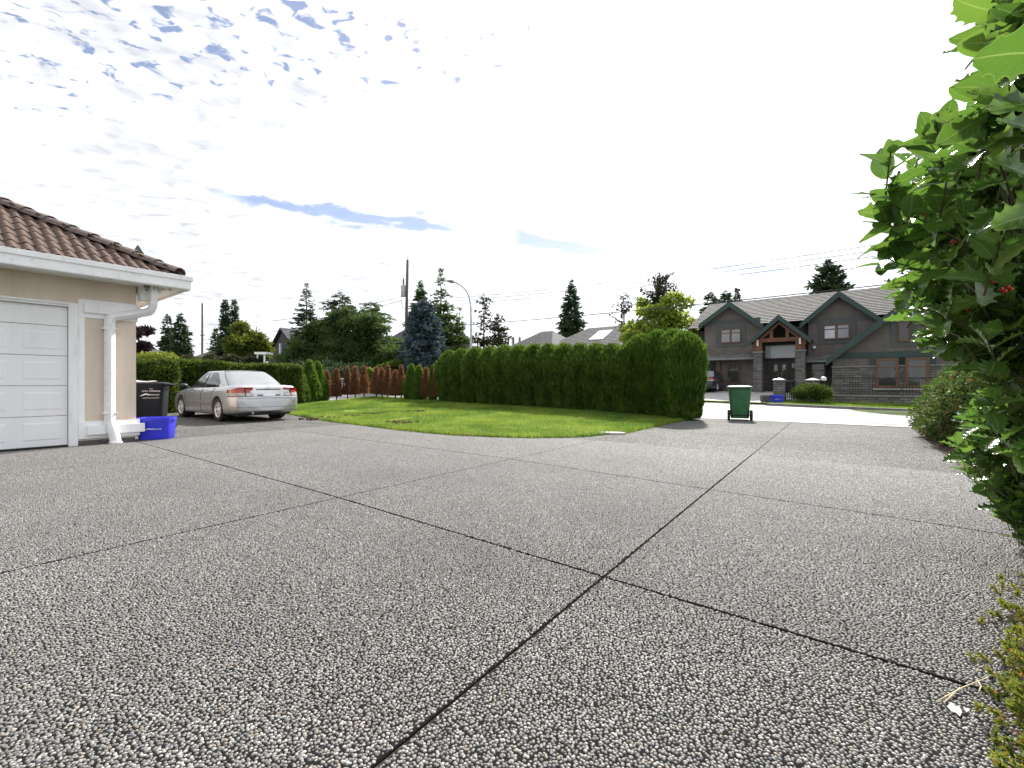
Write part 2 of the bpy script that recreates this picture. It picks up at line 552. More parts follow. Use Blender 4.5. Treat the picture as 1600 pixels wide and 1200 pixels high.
# --- driveway: joint-filled base, slabs of exposed aggregate on it
base = MB()
base.prism_z([tuple(SD(a, b_).xy) for a, b_ in ((1.15, -5), (1.15, ROAD_N-0.1), (-24, ROAD_N-0.1), (-24, 2.3), (-10.7, 2.3), (-10.7, -5))], -0.08, -0.009)
drive = tag(base.build('driveway', M_JOINT), kind='structure')
SL = [1.05, -1.03, -3.76, -7.85, -10.45, -13.3, -16.6, -20.0, -23.5]
DL = [-4.6, -0.55, 2.31, 4.97, 7.6, 10.1, 12.4, 14.5]
SKEW = [0.0, -0.026, -0.012, -0.01, 0, 0, 0, 0, 0]
def s_line(i, d): return SL[i] + SKEW[i]*d
def d_line(j, s):
    kk = {2: 0.025, 3: 0.085}.get(j, 0.05)
    return DL[j] - kk*max(s+3.9, 0)*(1 if j >= 2 else 0) + (0.012*max(-s-5, 0) if j == 3 else 0)
def corner(i, j):
    d = DL[j]
    for _ in range(4):
        s = s_line(i, d); d = d_line(j, s)
    return s, d
HJ = 0.0042
for i in range(len(SL)-1):
    for j in range(len(DL)-1):
        if j < 2 and SL[i] <= -10.4: continue            # the garage stands there
        if j >= 4 and SL[i] <= -3.8: continue             # under the lawn
        if i >= 2 and j == 1 and i == 3: pass
        c = [corner(i+1, j), corner(i, j), corner(i, j+1), corner(i+1, j+1)]
        cx = sum(p[0] for p in c)/4; cy = sum(p[1] for p in c)/4
        q = [(p[0]+(HJ if p[0] < cx else -HJ), p[1]+(HJ if p[1] < cy else -HJ)) for p in c]
        mb = MB()
        w_ = 0.004
        lo = [SD(a, b_, -0.05) for a, b_ in q]
        mid = [SD(a, b_, -w_) for a, b_ in q]
        hi = [SD(a+(w_ if a < cx else -w_), b_+(w_ if b_ < cy else -w_), 0.0) for a, b_ in q]
        mb.add(lo+mid+hi, [(8, 9, 10, 11)] + [(r*4+a, r*4+(a+1) % 4, r*4+4+(a+1) % 4, r*4+4+a) for r in (0, 1) for a in range(4)])
        mb.build('concrete_slab', M_AGG if (i <= 3 and j <= 3) else M_AGGF, drive)

# pebbles of the aggregate standing proud, where they are large enough to see
def m_pebble():
    m = bpy.data.materials.new('pebble'); m.use_nodes = True
    t = NT(m.node_tree)
    out = t.n('ShaderNodeOutputMaterial'); b = t.n('ShaderNodeBsdfPrincipled'); t.l(b.outputs[0], out.inputs[0])
    at_ = t.n('ShaderNodeAttribute'); at_.attribute_type = 'INSTANCER'; at_.attribute_name = 'tone'
    rp = t.n('ShaderNodeValToRGB'); e = rp.color_ramp.elements
    e[0].position = 0.0; e[0].color = (0.085, 0.083, 0.08, 1)
    e[1].position = 1.0; e[1].color = (0.36, 0.35, 0.325, 1)
    for p, c in ((0.15, (0.135, 0.132, 0.128, 1)), (0.4, (0.16, 0.158, 0.153, 1)), (0.48, (0.22, 0.195, 0.155, 1)), (0.55, (0.185, 0.184, 0.18, 1)), (0.8, (0.235, 0.23, 0.22, 1)), (0.85, (0.22, 0.17, 0.125, 1)), (0.9, (0.275, 0.27, 0.255, 1))):
        kk = e.new(p); kk.color = c
    t.l(at_.outputs['Fac'], rp.inputs[0]); t.l(rp.outputs[0], b.inputs['Base Color'])
    b.inputs['Roughness'].default_value = 0.45; b.inputs['Specular IOR Level'].default_value = 0.35
    return m
M_PEB = m_pebble()
sp = 0.0120
FS0 = [-30, -14.5, -10.1, -8.2, -6.6, -5.6, -4.5, -3.9]; FD0v = [8.3, 7.45, 6.72, 6.55, 6.55, 6.85, 7.6, 10.0]
sg = np.arange(-10.42, 1.0, sp); dg = np.arange(-0.5, 7.6, sp*0.9)
gs, gd_ = np.meshgrid(sg, dg)
gs = gs + (np.arange(len(dg)) % 2)[:, None]*sp/2
S_ = gs.ravel() + rng.uniform(-0.0045, 0.0045, gs.size); D_ = gd_.ravel() + rng.uniform(-0.0045, 0.0045, gs.size)
X_ = S_*CU + D_*SU; Y_ = -S_*SU + D_*CU
keep = (Y_ > 0.7) & (np.abs(X_) < 1.22*Y_+0.45) & (rng.random(len(S_)) < 0.985)
for ii in (1, 2, 3):
    keep &= ~((np.abs(S_ - (SL[ii]+SKEW[ii]*D_)) < 0.0105))
for jj in (1, 2, 3, 4):
    kk = {1: 0.0, 2: 0.025, 3: 0.085}.get(jj, 0.05)
    keep &= np.abs(D_ - (DL[jj]-kk*np.maximum(S_+3.9, 0) + (0.012*np.maximum(-S_-5, 0) if jj == 3 else 0))) > 0.0105
keep &= D_ < DL[4]-0.05*np.maximum(S_+3.9, 0)
keep &= ~((S_ < -3.95) & (D_ > np.interp(S_, FS0, FD0v)+0.05))       # under the lawn
pts = np.stack([X_, Y_], 1)[keep]
NP_ = len(pts)
big = rng.random(NP_)
V = np.zeros((NP_, 3), np.float32); V[:, :2] = pts; V[:, 2] = -0.0012 + rng.uniform(-0.001, 0.001, NP_)
me = bpy.data.meshes.new('pebbles'); me.vertices.add(NP_); me.vertices.foreach_set('co', V.ravel())
sc_ = np.stack([0.0050+0.0027*big, 0.0038+0.0014*rng.random(NP_)+0.0011*big, 0.0034+0.0020*rng.random(NP_)], 1).astype(np.float32)
a = me.attributes.new('scl', 'FLOAT_VECTOR', 'POINT'); a.data.foreach_set('vector', sc_.ravel())
rt = np.zeros((NP_, 3), np.float32); rt[:, 2] = rng.uniform(0, 6.283, NP_); rt[:, :2] = rng.normal(0, 0.18, (NP_, 2))
a = me.attributes.new('rot', 'FLOAT_VECTOR', 'POINT'); a.data.foreach_set('vector', rt.ravel())
def lowf(p, sc, seed):
    r = np.random.default_rng(seed); o = 0
    for k_ in range(6):
        w_ = r.normal(size=2)*sc*(1+0.7*k_); o = o + np.sin(p @ w_ + r.uniform(0, 6.28))/(1+0.5*k_)
    return o/2.4
wear = 1.04 + 0.10*lowf(pts, 0.9, 3) + 0.07*lowf(pts, 3.0, 5)                # patches of paler and greyer stone
for (cx, cy, rr_) in ((-1.6, 5.2, 0.5), (0.9, 3.6, 0.35), (-3.4, 4.4, 0.45), (1.5, 6.0, 0.5)):      # old drip stains
    q_ = np.hypot((pts[:, 0]-cx)*1.0, pts[:, 1]-cy)*(1+0.35*lowf(pts, 6.0, 9)); wear -= 0.22*np.clip(1-q_/rr_, 0, 1)**0.6
a = me.attributes.new('tone', 'FLOAT', 'POINT'); a.data.foreach_set('value', np.clip(rng.random(NP_)*wear, 0, 1).astype(np.float32))
peb = link('pebbles', me, None, drive); peb['kind'] = 'stuff'
ng = bpy.data.node_groups.new('pebble_scatter', 'GeometryNodeTree')
ng.interface.new_socket('Geometry', in_out='INPUT', socket_type='NodeSocketGeometry')
ng.interface.new_socket('Geometry', in_out='OUTPUT', socket_type='NodeSocketGeometry')
gi = ng.nodes.new('NodeGroupInput'); go = ng.nodes.new('NodeGroupOutput')
ico = ng.nodes.new('GeometryNodeMeshIcoSphere'); ico.inputs['Radius'].default_value = 1.0; ico.inputs['Subdivisions'].default_value = 2
sm = ng.nodes.new('GeometryNodeSetShadeSmooth')
smat = ng.nodes.new('GeometryNodeSetMaterial'); smat.inputs['Material'].default_value = M_PEB
iop = ng.nodes.new('GeometryNodeInstanceOnPoints')
def named(nm):
    q = ng.nodes.new('GeometryNodeInputNamedAttribute'); q.data_type = 'FLOAT_VECTOR'; q.inputs['Name'].default_value = nm
    return next(o for o in q.outputs if o.enabled and o.name == 'Attribute')
e2r = ng.nodes.new('FunctionNodeEulerToRotation')
ng.links.new(ico.outputs['Mesh'], sm.inputs[0]); ng.links.new(sm.outputs[0], smat.inputs[0])
ng.links.new(gi.outputs[0], iop.inputs['Points']); ng.links.new(smat.outputs[0], iop.inputs['Instance'])
ng.links.new(named('rot'), e2r.inputs[0]); ng.links.new(e2r.outputs[0], iop.inputs['Rotation'])
ng.links.new(named('scl'), iop.inputs['Scale'])
ng.links.new(iop.outputs[0], go.inputs[0])
md = peb.modifiers.new('scatter', 'NODES'); md.node_group = ng

# --- lawn
LB = 14.58
FS = [-30, -20, -16, -14.5, -12.5, -10.1, -8.2, -6.6, -5.6, -5.0, -4.5, -4.2, -4.0, -3.9]
FDv = [8.3, 8.0, 7.7, 7.45, 7.0, 6.72, 6.55, 6.55, 6.85, 7.15, 7.6, 8.1, 8.9, 10.0]
BS = [-30, -26, -23.1, -21.5, -19.8, -17, -15.3, -10, -6.2, -4.4, -3.8]
BZ = [0.0, 0.02, 0.20, 0.30, 0.36, 0.32, 0.28, 0.20, 0.10, 0.02, 0.0]
def lawn_z(s, d):
    df = interp(s, FS, FDv)
    t = (d-df)/(LB-df)
    bump = 0.02*math.sin(s*1.7+d)*math.sin(d*1.3-s*0.6)
    return 0.028 + sstep(t*0.95+0.02)*interp(s, BS, BZ) + bump*sstep(t*5)
ls = np.concatenate([np.linspace(-20.2, -6, 60), np.linspace(-5.9, -3.92, 24)])
tt = np.linspace(0, 1, 44)
vs_, fs_ = [], []
for s in ls:
    df = interp(s, FS, FDv)
    for j, t_ in enumerate(tt):
        d = df + (LB-df)*t_
        rag = 0.03*math.sin(s*9.1)+0.02*math.sin(s*23.7)
        z = lawn_z(s, d)
        if j == 0: z = -0.05; d += rag
        if s > -3.93: z = -0.05
        vs_.append(SD(s + (0.03*math.sin(d*7.3)+0.02*math.sin(d*19) if s > -3.93 else 0), d, z))
n = len(tt)
for i in range(len(ls)-1):
    for j in range(n-1):
        fs_.append((i*n+j, (i+1)*n+j, (i+1)*n+j+1, i*n+j+1))
lawn = tag(MB().add(vs_, fs_).build('lawn', M_TURF, smooth=True), kind='structure')

def blades(name, gen, n, mat, L=(0.035, 0.075), W=0.013, label=None):
    """gen(n) -> base points (n,3); one triangle per blade"""
    B = gen(n); n = len(B)
    az = rng.uniform(0, 2*np.pi, n); lean = rng.uniform(0.1, 0.75, n); ln = rng.uniform(L[0], L[1], n)
    side = np.stack([np.cos(az), np.sin(az), np.zeros(n)], 1)
    az2 = rng.uniform(0, 2*np.pi, n)
    tip = B + np.stack([np.cos(az2)*lean, np.sin(az2)*lean, np.ones(n)], 1)*ln[:, None]
    V = np.stack([B - side*W/2, B + side*W/2, tip], 1).reshape(-1, 3)
    Fq = np.arange(3*n).reshape(-1, 3)
    me = np_mesh(name, V, Fq)
    o = link(name, me, mat); o['kind'] = 'stuff'
    if label: o['label'] = label
    o['category'] = 'grass'
    return o
patches = [(onz(500, 652).xy, 1.0), (onz(630, 657).xy, 0.7), (onz(585, 640, 0.1).xy, 0.6), (onz(650, 636, 0.12).xy, 0.5), (onz(545, 642, 0.08).xy, 0.6)]
def lawn_pts(n):
    s = rng.uniform(-20, -3.95, n*2); out = []
    df = np.interp(s, FS, FDv); d = df + (LB+0.0-df)*rng.random(n*2)**0.9 - 0.02
    keep = np.ones(len(s), bool)
    X = s*CU + d*SU; Y = -s*SU + d*CU
    for (c, r) in patches:
        keep &= ~(((X-c[0])**2/(r*0.6)**2 + (Y-c[1])**2/(r*0.9)**2 < rng.uniform(0.2, 1.0, len(s))))
    X, Y, s, d = X[keep][:n], Y[keep][:n], s[keep][:n], d[keep][:n]
    Z = np.array([lawn_z(a, b_) for a, b_ in zip(s, d)]) - 0.012
    return np.stack([X, Y, Z], 1)
blades('grass', lawn_pts, 150000, M_GRASS, label='bright green mown grass of the curved lawn beside the driveway')
def edge_pts(n):
    s = np.concatenate([rng.uniform(-16, -4.0, n*3//4), rng.uniform(-3.99, -3.9, n - n*3//4)])
    d = np.where(s < -3.995, np.interp(s, FS, FDv) + rng.normal(-0.02, 0.035, n), rng.uniform(8.9, 14.4, n))
    s = np.where(s > -3.995, s + rng.normal(0.02, 0.03, n), s)
    return np.stack([s*CU+d*SU, -s*SU+d*CU, np.full(n, 0.0)], 1)
blades('edge_grass', edge_pts, 9000, M_GRASS, L=(0.05, 0.11), W=0.012, label='longer grass blades spilling over the driveway along the lawn edge')
def verge_pts(n):
    s = rng.uniform(FD1+0.1, 14, n); d = rng.uniform(25.5, 28.3, n)
    Z = np.array([lot_z(a, b_) for a, b_ in zip(s, d)])
    return np.stack([s*CU+d*SU, -s*SU+d*CU, Z-0.01], 1)
blades('verge_grass', verge_pts, 30000, M_GRASS, L=(0.05, 0.1), W=0.025, label='green grass verge along the far side of the road')

# soil clods where the turf is torn
def clods(name, cx, cy, z, r, n, label):
    mb = MB()
    for _ in range(n):
        a, q = random.uniform(0, 6.28), r*math.sqrt(random.random())
        x, y = cx+math.cos(a)*q, cy+math.sin(a)*q*0.8
        sz = random.uniform(0.02, 0.065)
        pts8 = [(x+sz*random.uniform(.6, 1.2)*sx, y+sz*random.uniform(.6, 1.2)*sy, z+sz*random.uniform(.3, .7)*(sz_+0.4)) for sx, sy, sz_ in ((-1,-1,-1),(1,-1,-1),(1,1,-1),(-1,1,-1),(-.6,-.6,1),(.6,-.6,1),(.6,.6,1),(-.6,.6,1))]
        mb.add(pts8, [(0,3,2,1),(4,5,6,7),(0,1,5,4),(1,2,6,5),(2,3,7,6),(3,0,4,7)])
    o = mb.build(name, M_SOIL); tag(o, label, 'soil', kind='stuff')
for (px, py, z0, r, nn, lab) in ((503, 652, 0.06, 0.6, 60, 'dark torn soil clods at the lawn edge behind the silver car'),
                                (632, 657, 0.08, 0.5, 45, 'bare soil patch in the middle of the lawn'),
                                (588, 640, 0.2, 0.45, 26, 'scattered dark clods on the lawn before the browned cedars'),
                                (648, 637, 0.25, 0.35, 14, 'few small clods on the lawn before the green cedar pair'),
                                (560, 646, 0.12, 0.4, 16, 'sparse clods on the left part of the lawn')):
    p = onz(px, py, z0); s, d = toSD(p.x, p.y)
    clods('soil_clods', p.x, p.y, lawn_z(s, d)-0.005, r, nn, lab)
# flat pale stone at the lawn corner
p = onz(955, 678.5); st = MB()
poly = [(0.30*math.cos(a)*random.uniform(.8, 1.1)*1.0, 0.13*math.sin(a)*random.uniform(.8, 1.15)) for a in np.linspace(0, 2*math.pi, 11)[:-1]]
st.prism_z(poly, 0.0, 0.045)
o = st.build('flat_stone', pm('white_stone', (0.45, 0.44, 0.42), 0.7, var=0.1, vs=12), bevel=0.01, loc=(p.x, p.y, 0.0), rot=(0, 0, R(-10)))
tag(o, 'flat pale stone lying at the rounded corner of the lawn', 'stone')

# planting bed along the right edge of the driveway
bed = MB(); vs_, fs_ = [], []
bs = np.linspace(1.02, 6.0, 14); bd = np.linspace(-3.5, 13.6, 50)
for i, s in enumerate(bs):
    for d in bd:
        z = -0.03 if i == 0 else 0.02 + 0.05*sstep((s-1.0)/0.6) + 0.02*math.sin(d*3.1+s*2)
        vs_.append(SD(s + (0.04*math.sin(d*4.7)+0.03*math.sin(d*11) if i == 0 else 0), d, z))
n = len(bd)
for i in range(len(bs)-1):
    for j in range(n-1): fs_.append((i*n+j, (i+1)*n+j, (i+1)*n+j+1, i*n+j+1))
tag(bed.add(vs_, fs_).build('planting_bed', M_SOIL, smooth=True), kind='structure')

# ================================================================== GARAGE
M_STUCCO = pm('beige_stucco', (0.72, 0.615, 0.515), 0.85, var=0.05, vs=3, bump=0.5, bs=110, spec=0.2, dirt=(0.60, 0.50, 0.41), streak=True)
M_WHITE = pm('white_painted_trim', (0.91, 0.91, 0.91), 0.45, var=0.03, vs=3, dirt=(0.66, 0.66, 0.65), streak=True)
M_DOOR = pm('white_door_paint', (0.92, 0.92, 0.93), 0.38, var=0.025, vs=2.5, bump=0.03, bs=70, dirt=(0.84, 0.84, 0.84), streak=True)
M_GUT = pm('white_gutter', (0.91, 0.91, 0.92), 0.32, var=0.03, vs=4, dirt=(0.62, 0.62, 0.6))
M_TILE = pm('terracotta_brown_tile', (0.10, 0.056, 0.038), 0.75, var=0.38, vs=7, bump=0.2, bs=60, dirt=(0.075, 0.06, 0.05))
M_CAP = pm('grey_brown_ridge_tile', (0.125, 0.095, 0.08), 0.8, var=0.25, vs=9, bump=0.25, bs=50, dirt=(0.10, 0.11, 0.09))
M_FOUND = pm('foundation_concrete', (0.12, 0.115, 0.11), 0.9, var=0.2, vs=6, bump=0.3, bs=50)
GW = -10.6          # wall face (s)
GC = 2.35           # corner (d)
go_ = (-10.6, 0.0, 0.0)
gar = empty('garage', SD(-10.6, 0.0, 0.0), -ANG)
tag(gar, 'beige stucco garage with white panelled door and brown tiled hip roof', 'garage')
def GM(): return MB(go_)
DR = 1.45           # door right edge (d)
DH = 2.36
# walls: front wall round the door opening, right end wall, back
wl = GM()
wl.box(GW-0.2, GW, DR, GC, 0.07, 2.86)                # pier right of the door
wl.box(GW-0.2, GW, -6.0, DR, DH+0.06, 2.86)           # above the door
wl.box(GW-6.5, GW-0.2, GC-0.2, GC, 0.07, 2.86)        # end wall
wl.box(GW-6.5, GW-6.3, -6.0, GC-0.2, 0.07, 2.86)
wl.build('wall', M_STUCCO, gar)
fd = GM(); fd.box(GW-0.22, GW-0.012, DR+0.02, GC-0.012, -0.05, 0.07); fd.box(GW-6.5, GW-0.22, GC-0.2, GC-0.012, -0.05, 0.07)
fd.build('foundation', M_FOUND, gar)
# door sections with raised panels
dz = [0.012, 0.515, 1.02, 1.525, 2.03, DH]
for i in range(5):
    z0, z1 = dz[i]+0.004, dz[i+1]-0.004
    sec = GM().box(GW-0.115, GW-0.075, -3.5, DR-0.005, z0, z1).build('door_section', M_DOOR, gar, bevel=0.004)
    if z1-z0 < 0.4: continue
    pr = DR-0.075
    while pr > -3.3:
        y1, y0 = pr, pr-0.45
        zz0, zz1 = z0+0.10, z1-0.10
        pn = GM()
        e0 = 0.028
        xs0, xs1 = GW-0.0745, GW-0.0685
        # recessed groove rim then raised field
        pn.add([(xs0, y0, zz0), (xs0, y1, zz0), (xs0, y1, zz1), (xs0, y0, zz1),
                (xs1, y0+0.022, zz0+0.022), (xs1, y1-0.022, zz0+0.022), (xs1, y1-0.022, zz1-0.022), (xs1, y0+0.022, zz1-0.022)],
               [(a, (a+1) % 4, 4+(a+1) % 4, 4+a) for a in range(4)] + [(4, 5, 6, 7)])
        pn.build('door_panel', M_DOOR, sec)
        pr -= 0.62
GM().box(GW-0.12, GW-0.02, -3.5, DR-0.006, 0.0, 0.012).build('door_seal', pm('black_rubber', (0.02, 0.02, 0.02), 0.8), gar)
# jambs, head trim, pilaster trim
jb = GM(); jb.box(GW-0.12, GW+0.028, DR, DR+0.115, -0.02, DH+0.07); jb.build('door_jamb', M_WHITE, gar, bevel=0.006)
hd = GM(); hd.box(GW-0.12, GW+0.022, -4.0, DR-0.001, DH+0.002, DH+0.062)
hd.tube([(GW+0.03, -4.0, DH+0.05), (GW+0.03, DR-0.001, DH+0.05)], 0.024, 10)
hd.build('door_head_trim', M_WHITE, gar, bevel=0.004)
P0 = DR+0.117
st_ = GM(); st_.box(GW+0.002, GW+0.016, P0, P0+0.085, 0.36, 2.22); st_.build('pilaster_trim', M_WHITE, gar, bevel=0.003)
tb = GM(); tb.box(GW+0.002, GW+0.02, P0, GC+0.0, 2.2, 2.52); tb.box(GW-0.4, GW+0.02, GC+0.002, GC+0.02, 2.2, 2.52); tb.build('top_band', M_WHITE, gar, bevel=0.004)
tl = GM(); tl.box(GW+0.021, GW+0.065, P0+0.07, GC+0.035, 2.285, 2.455); tl.box(GW-0.3, GW+0.065, GC+0.036, GC+0.065, 2.285, 2.455); tl.build('top_ledge', M_WHITE, gar, bevel=0.006)
bb = GM(); bb.box(GW+0.002, GW+0.03, P0+0.0, GC+0.03, 0.10, 0.40); bb.box(GW-0.4, GW+0.03, GC+0.031, GC+0.05, 0.10, 0.40); bb.build('plinth_band', M_WHITE, gar, bevel=0.004)
bl = GM(); bl.box(GW+0.031, GW+0.09, P0+0.10, GC+0.09, 0.165, 0.325); bl.box(GW-0.3, GW+0.09, GC+0.091, GC+0.11, 0.165, 0.325); bl.build('plinth_ledge', M_WHITE, gar, bevel=0.006)
# roof: hip from the eave corner
EV, EC = -10.0, 2.92       # eave line s, eave corner d
ZE, SLP = 3.06, 0.567
sf = GM(); sf.box(GW-6, EV-0.02, -6.0, EC-0.02, 2.862, 2.885); sf.build('soffit', M_WHITE, gar)
co = GM(); co.box(GW-0.02, GW+0.16, GC+0.03, GC+0.19, 2.60, 2.86); co.box(GW-0.4, GW+0.33, GC+0.02, GC+0.30, 2.74, 2.861); co.build('corner_bracket', M_WHITE, gar, bevel=0.005)
fa = GM(); fa.box(EV-0.025, EV, -6.0, EC, 2.81, 3.03); fa.box(GW-6, EV-0.026, EC-0.025, EC, 2.81, 3.03); fa.build('fascia', M_GUT, gar)
# K-profile gutter
gu = GM()
prof = [(0.002, 2.815), (0.080, 2.815), (0.090, 2.83), (0.090, 2.975), (0.112, 2.98), (0.115, 3.06), (0.10, 3.065), (0.004, 3.05)]
def gut(mb, pts):
    n = len(prof); vs = []
    for (ps, pdv, ns, nd) in pts:
        for (o_, z) in prof: vs.append((ps+ns*o_, pdv+nd*o_, z))
    fs = []
    for i in range(len(pts)-1):
        for a in range(n): fs.append((i*n+a, i*n+(a+1) % n, (i+1)*n+(a+1) % n, (i+1)*n+a))
    mb.add(vs, fs)
gut(gu, [(EV, -6.0, 1, 0), (EV, EC, 1, 1), (GW-6, EC, 0, 1)])
gu.build('gutter', M_GUT, gar, bevel=0)
# deck below the tiles
HP = 5.0
dk = GM()
dk.add([(EV+0.03, -6, ZE-0.03), (EV+0.03, EC+0.03, ZE-0.03), (EV-HP, EC-HP, ZE-0.03+HP*SLP), (EV-HP, -6, ZE-0.03+HP*SLP), (EV-2*HP, EC+0.03, ZE-0.03)],
       [(0, 1, 2, 3), (1, 4, 2)])
roof = dk.build('roof', M_TILE, gar)
# one S-profile tile: rolls in d, runs up the slope
TW, TLn = 0.158, 0.385
th = math.atan(SLP)
def tile_mesh():
    mb = MB(); seg = 8
    vs = []
    for up_, zz in ((-0.03, 0.022), (TLn, 0.0)):
        for lay in (0, 1):
            for i in range(seg+1):
                u = i/seg
                h = 0.034*math.sin(math.pi*min(u/0.62, 1.0)) if u < 0.62 else -0.012*math.sin(math.pi*(u-0.62)/0.38)
                vs.append((-up_*math.cos(th), (u-0.5)*TW*1.08, up_*math.sin(th) + zz + h - lay*0.014))
    n = seg+1
    fs = []
    for i in range(seg):
        fs.append((i, i+1, 2*n+i+1, 2*n+i))
        fs.append((i, n+i, n+i+1, i+1))
    mb.add(vs, fs)
    return mb.mesh('roof_tile', smooth=True)
tmesh = tile_mesh(); tmesh.materials.append(M_TILE)
ntile = 0
rest = MB(); rest_n = 0
crs = 0
gi_inv = Vector(go_)
for c_ in range(0, 12):
    up_ = c_*0.335
    s0 = EV+0.03 - up_*math.cos(th); z0 = ZE + up_*math.sin(th) + 0.004
    dmax = EC + 0.02 - (up_*math.cos(th))
    d = dmax - 0.10
    kmax = int((dmax+5.5)/TW)
    for q in range(kmax):
        dd_ = -5.6 + q*TW + TW/2
        if dd_ - TW*0.5 > dmax - 0.10: continue
        loc = (s0-gi_inv.x, dd_-gi_inv.y, z0-gi_inv.z)
        vis = dd_ > -0.9 and c_ < 9
        if vis and ntile < 300:
            o = link('roof_tile', tmesh, M_TILE, roof, loc, (random.uniform(-.02, .02), random.uniform(-.015, .015), random.uniform(-.02, .02)))
            ntile += 1
        else:
            vv = [tuple(Vector(x.co)+Vector(loc)) for x in tmesh.vertices]
            rest.add(vv, [tuple(p.vertices) for p in tmesh.polygons]); rest_n += 1
o = rest.build('far_roof_tiles', M_TILE, roof, smooth=True); o['kind'] = 'stuff'
# tiles of the end slope facing away, joined
rest = MB()
for c_ in range(0, 12):
    up_ = c_*0.335
    d0 = EC+0.03 - up_*math.cos(th); z0 = ZE + up_*math.sin(th) + 0.004
    smax = EV+0.02 - up_*math.cos(th)
    for q in range(40):
        s_ = smax - 0.12 - q*TW
        vv = []
        for x in tmesh.vertices:
            a_, b_, c2 = x.co
            vv.append((s_-gi_inv.x+b_, d0-gi_inv.y+a_, z0+c2))
        rest.add(vv, [tuple(p.vertices) for p in tmesh.polygons])
o = rest.build('end_roof_tiles', M_TILE, roof, smooth=True); o['kind'] = 'stuff'
# ridge caps along the hip
hd_ = Vector((-1, -1, SLP)); hl = hd_.length; hd_ = hd_.normalized()
side = Vector((1, -1, 0)).normalized(); upv = side.cross(hd_)*-1
if upv.z < 0: upv = -upv
cap_m = MB(); vs = []
seg = 6
for (t_, lift, rr) in ((-0.05, 0.03, 0.185), (0.40, 0.005, 0.165)):
    for lay in (0, 0.018):
        for i in range(seg+1):
            a_ = math.pi*(0.0+1.0*i/seg)
            vs.append(hd_*t_ + side*(math.cos(a_)*(rr-lay)) + upv*(math.sin(a_)*(rr-lay)*0.62 - 0.05 + lift))
n = seg+1; fs = []
for i in range(seg): fs += [(i, i+1, 2*n+i+1, 2*n+i), (i, n+i, n+i+1, i+1)]
cap_m.add(vs, fs)
cm = cap_m.mesh('hip_cap_tile', smooth=True); cm.materials.append(M_CAP)
q0 = Vector((EV+0.0, EC-0.0, ZE+0.05)) - Vector(go_)
for i in range(14):
    link('hip_cap_tile', cm, M_CAP, roof, q0 + hd_*(0.12+0.385*i))
# small dark vent peeking over the hip
vt = GM(); hv = Vector((EV, EC, ZE+0.08)) + hd_*1.05 + Vector((-0.25, 0.22, 0.0))
vt.add([(hv.x-.09, hv.y-.09, hv.z), (hv.x+.09, hv.y-.09, hv.z), (hv.x+.09, hv.y+.09, hv.z), (hv.x-.09, hv.y+.09, hv.z), (hv.x, hv.y, hv.z+.2)], [(0, 1, 4), (1, 2, 4), (2, 3, 4), (3, 0, 4)])
vt.build('roof_vent', pm('dark_metal', (0.03, 0.03, 0.032), 0.5), roof)
# downspout
DSX = GW+0.085
dn = GM()
def arc(pts, rad=0.07, n=5):
    """round the corners of a polyline"""
    pts = [Vector(p) for p in pts]; out = [pts[0]]
    for i in range(1, len(pts)-1):
        a = (pts[i-1]-pts[i]); b = (pts[i+1]-pts[i])
        r = min(rad, a.length*0.45, b.length*0.45)
        A_ = pts[i]+a.normalized()*r; B_ = pts[i]+b.normalized()*r
        for k_ in range(n+1):
            t_ = k_/n
            out.append(A_*(1-t_)**2 + pts[i]*2*t_*(1-t_) + B_*t_**2)
    out.append(pts[-1]); return out
def gpix(px, py, s):
    kx = (px-800)/F; Y = s/(kx*CU-SU); X = kx*Y
    return (s, X*SU+Y*CU, CAM_H+(600-py)/F*Y)
e1 = gpix(240, 466, -10.22); e2 = gpix(238, 487, -10.3); e3 = gpix(213, 490, DSX+0.02); e4 = gpix(171, 495, DSX); e5 = gpix(171.5, 520, DSX)
e6 = (DSX, e5[1], 0.36); e7 = (DSX+0.07, e5[1]+0.03, 0.24); e8 = (DSX+0.11, e5[1]+0.06, 0.03)
dn.tube(arc([(e1[0], e1[1], 2.87), e1, e2, e3, e4, e5, e6, e7, e8], 0.11), 0.05, 12, flat=(0.14, 0.11))
sp_ = dn.build('downspout', M_GUT, gar, smooth=True)
for zz in (2.02, 0.52):
    br = GM(); br.box(DSX-0.075, DSX+0.052, e5[1]-0.10, e5[1]+0.10, zz, zz+0.022); br.build('bracket', M_GUT, sp_, bevel=0.003)
ft = GM(); ft.lathe([(0.0, 0.0), (0.095, 0.0), (0.095, 0.025), (0.065, 0.03), (0.06, 0.05)], 16, c=(e8[0], e8[1], 0.004)); ft.build('drain_collar', M_GUT, sp_)
# sensor box on the fascia
b = gpix(184, 433, EV+0.02)
sx = GM(); sx.box(EV+0.001, EV+0.07, b[1]-0.075, b[1]+0.06, b[2]-0.065, b[2]+0.07)
sb = sx.build('fascia_camera', M_WHITE, gar, bevel=0.012)
GM().box(EV+0.0705, EV+0.076, b[1]-0.03, b[1]+0.035, b[2]-0.04, b[2]+0.045).build('lens', pm('dark_glass_lens', (0.02, 0.02, 0.025), 0.1), sb)
GM().lathe([(0.0, 0.0), (0.03, 0.0), (0.03, 0.05), (0.0, 0.05)], 12, axis='y', c=(EV+0.045, b[1]-0.125, b[2]-0.03)).build('knob', pm('black_plastic', (0.02, 0.02, 0.02), 0.5), sb, smooth=True)

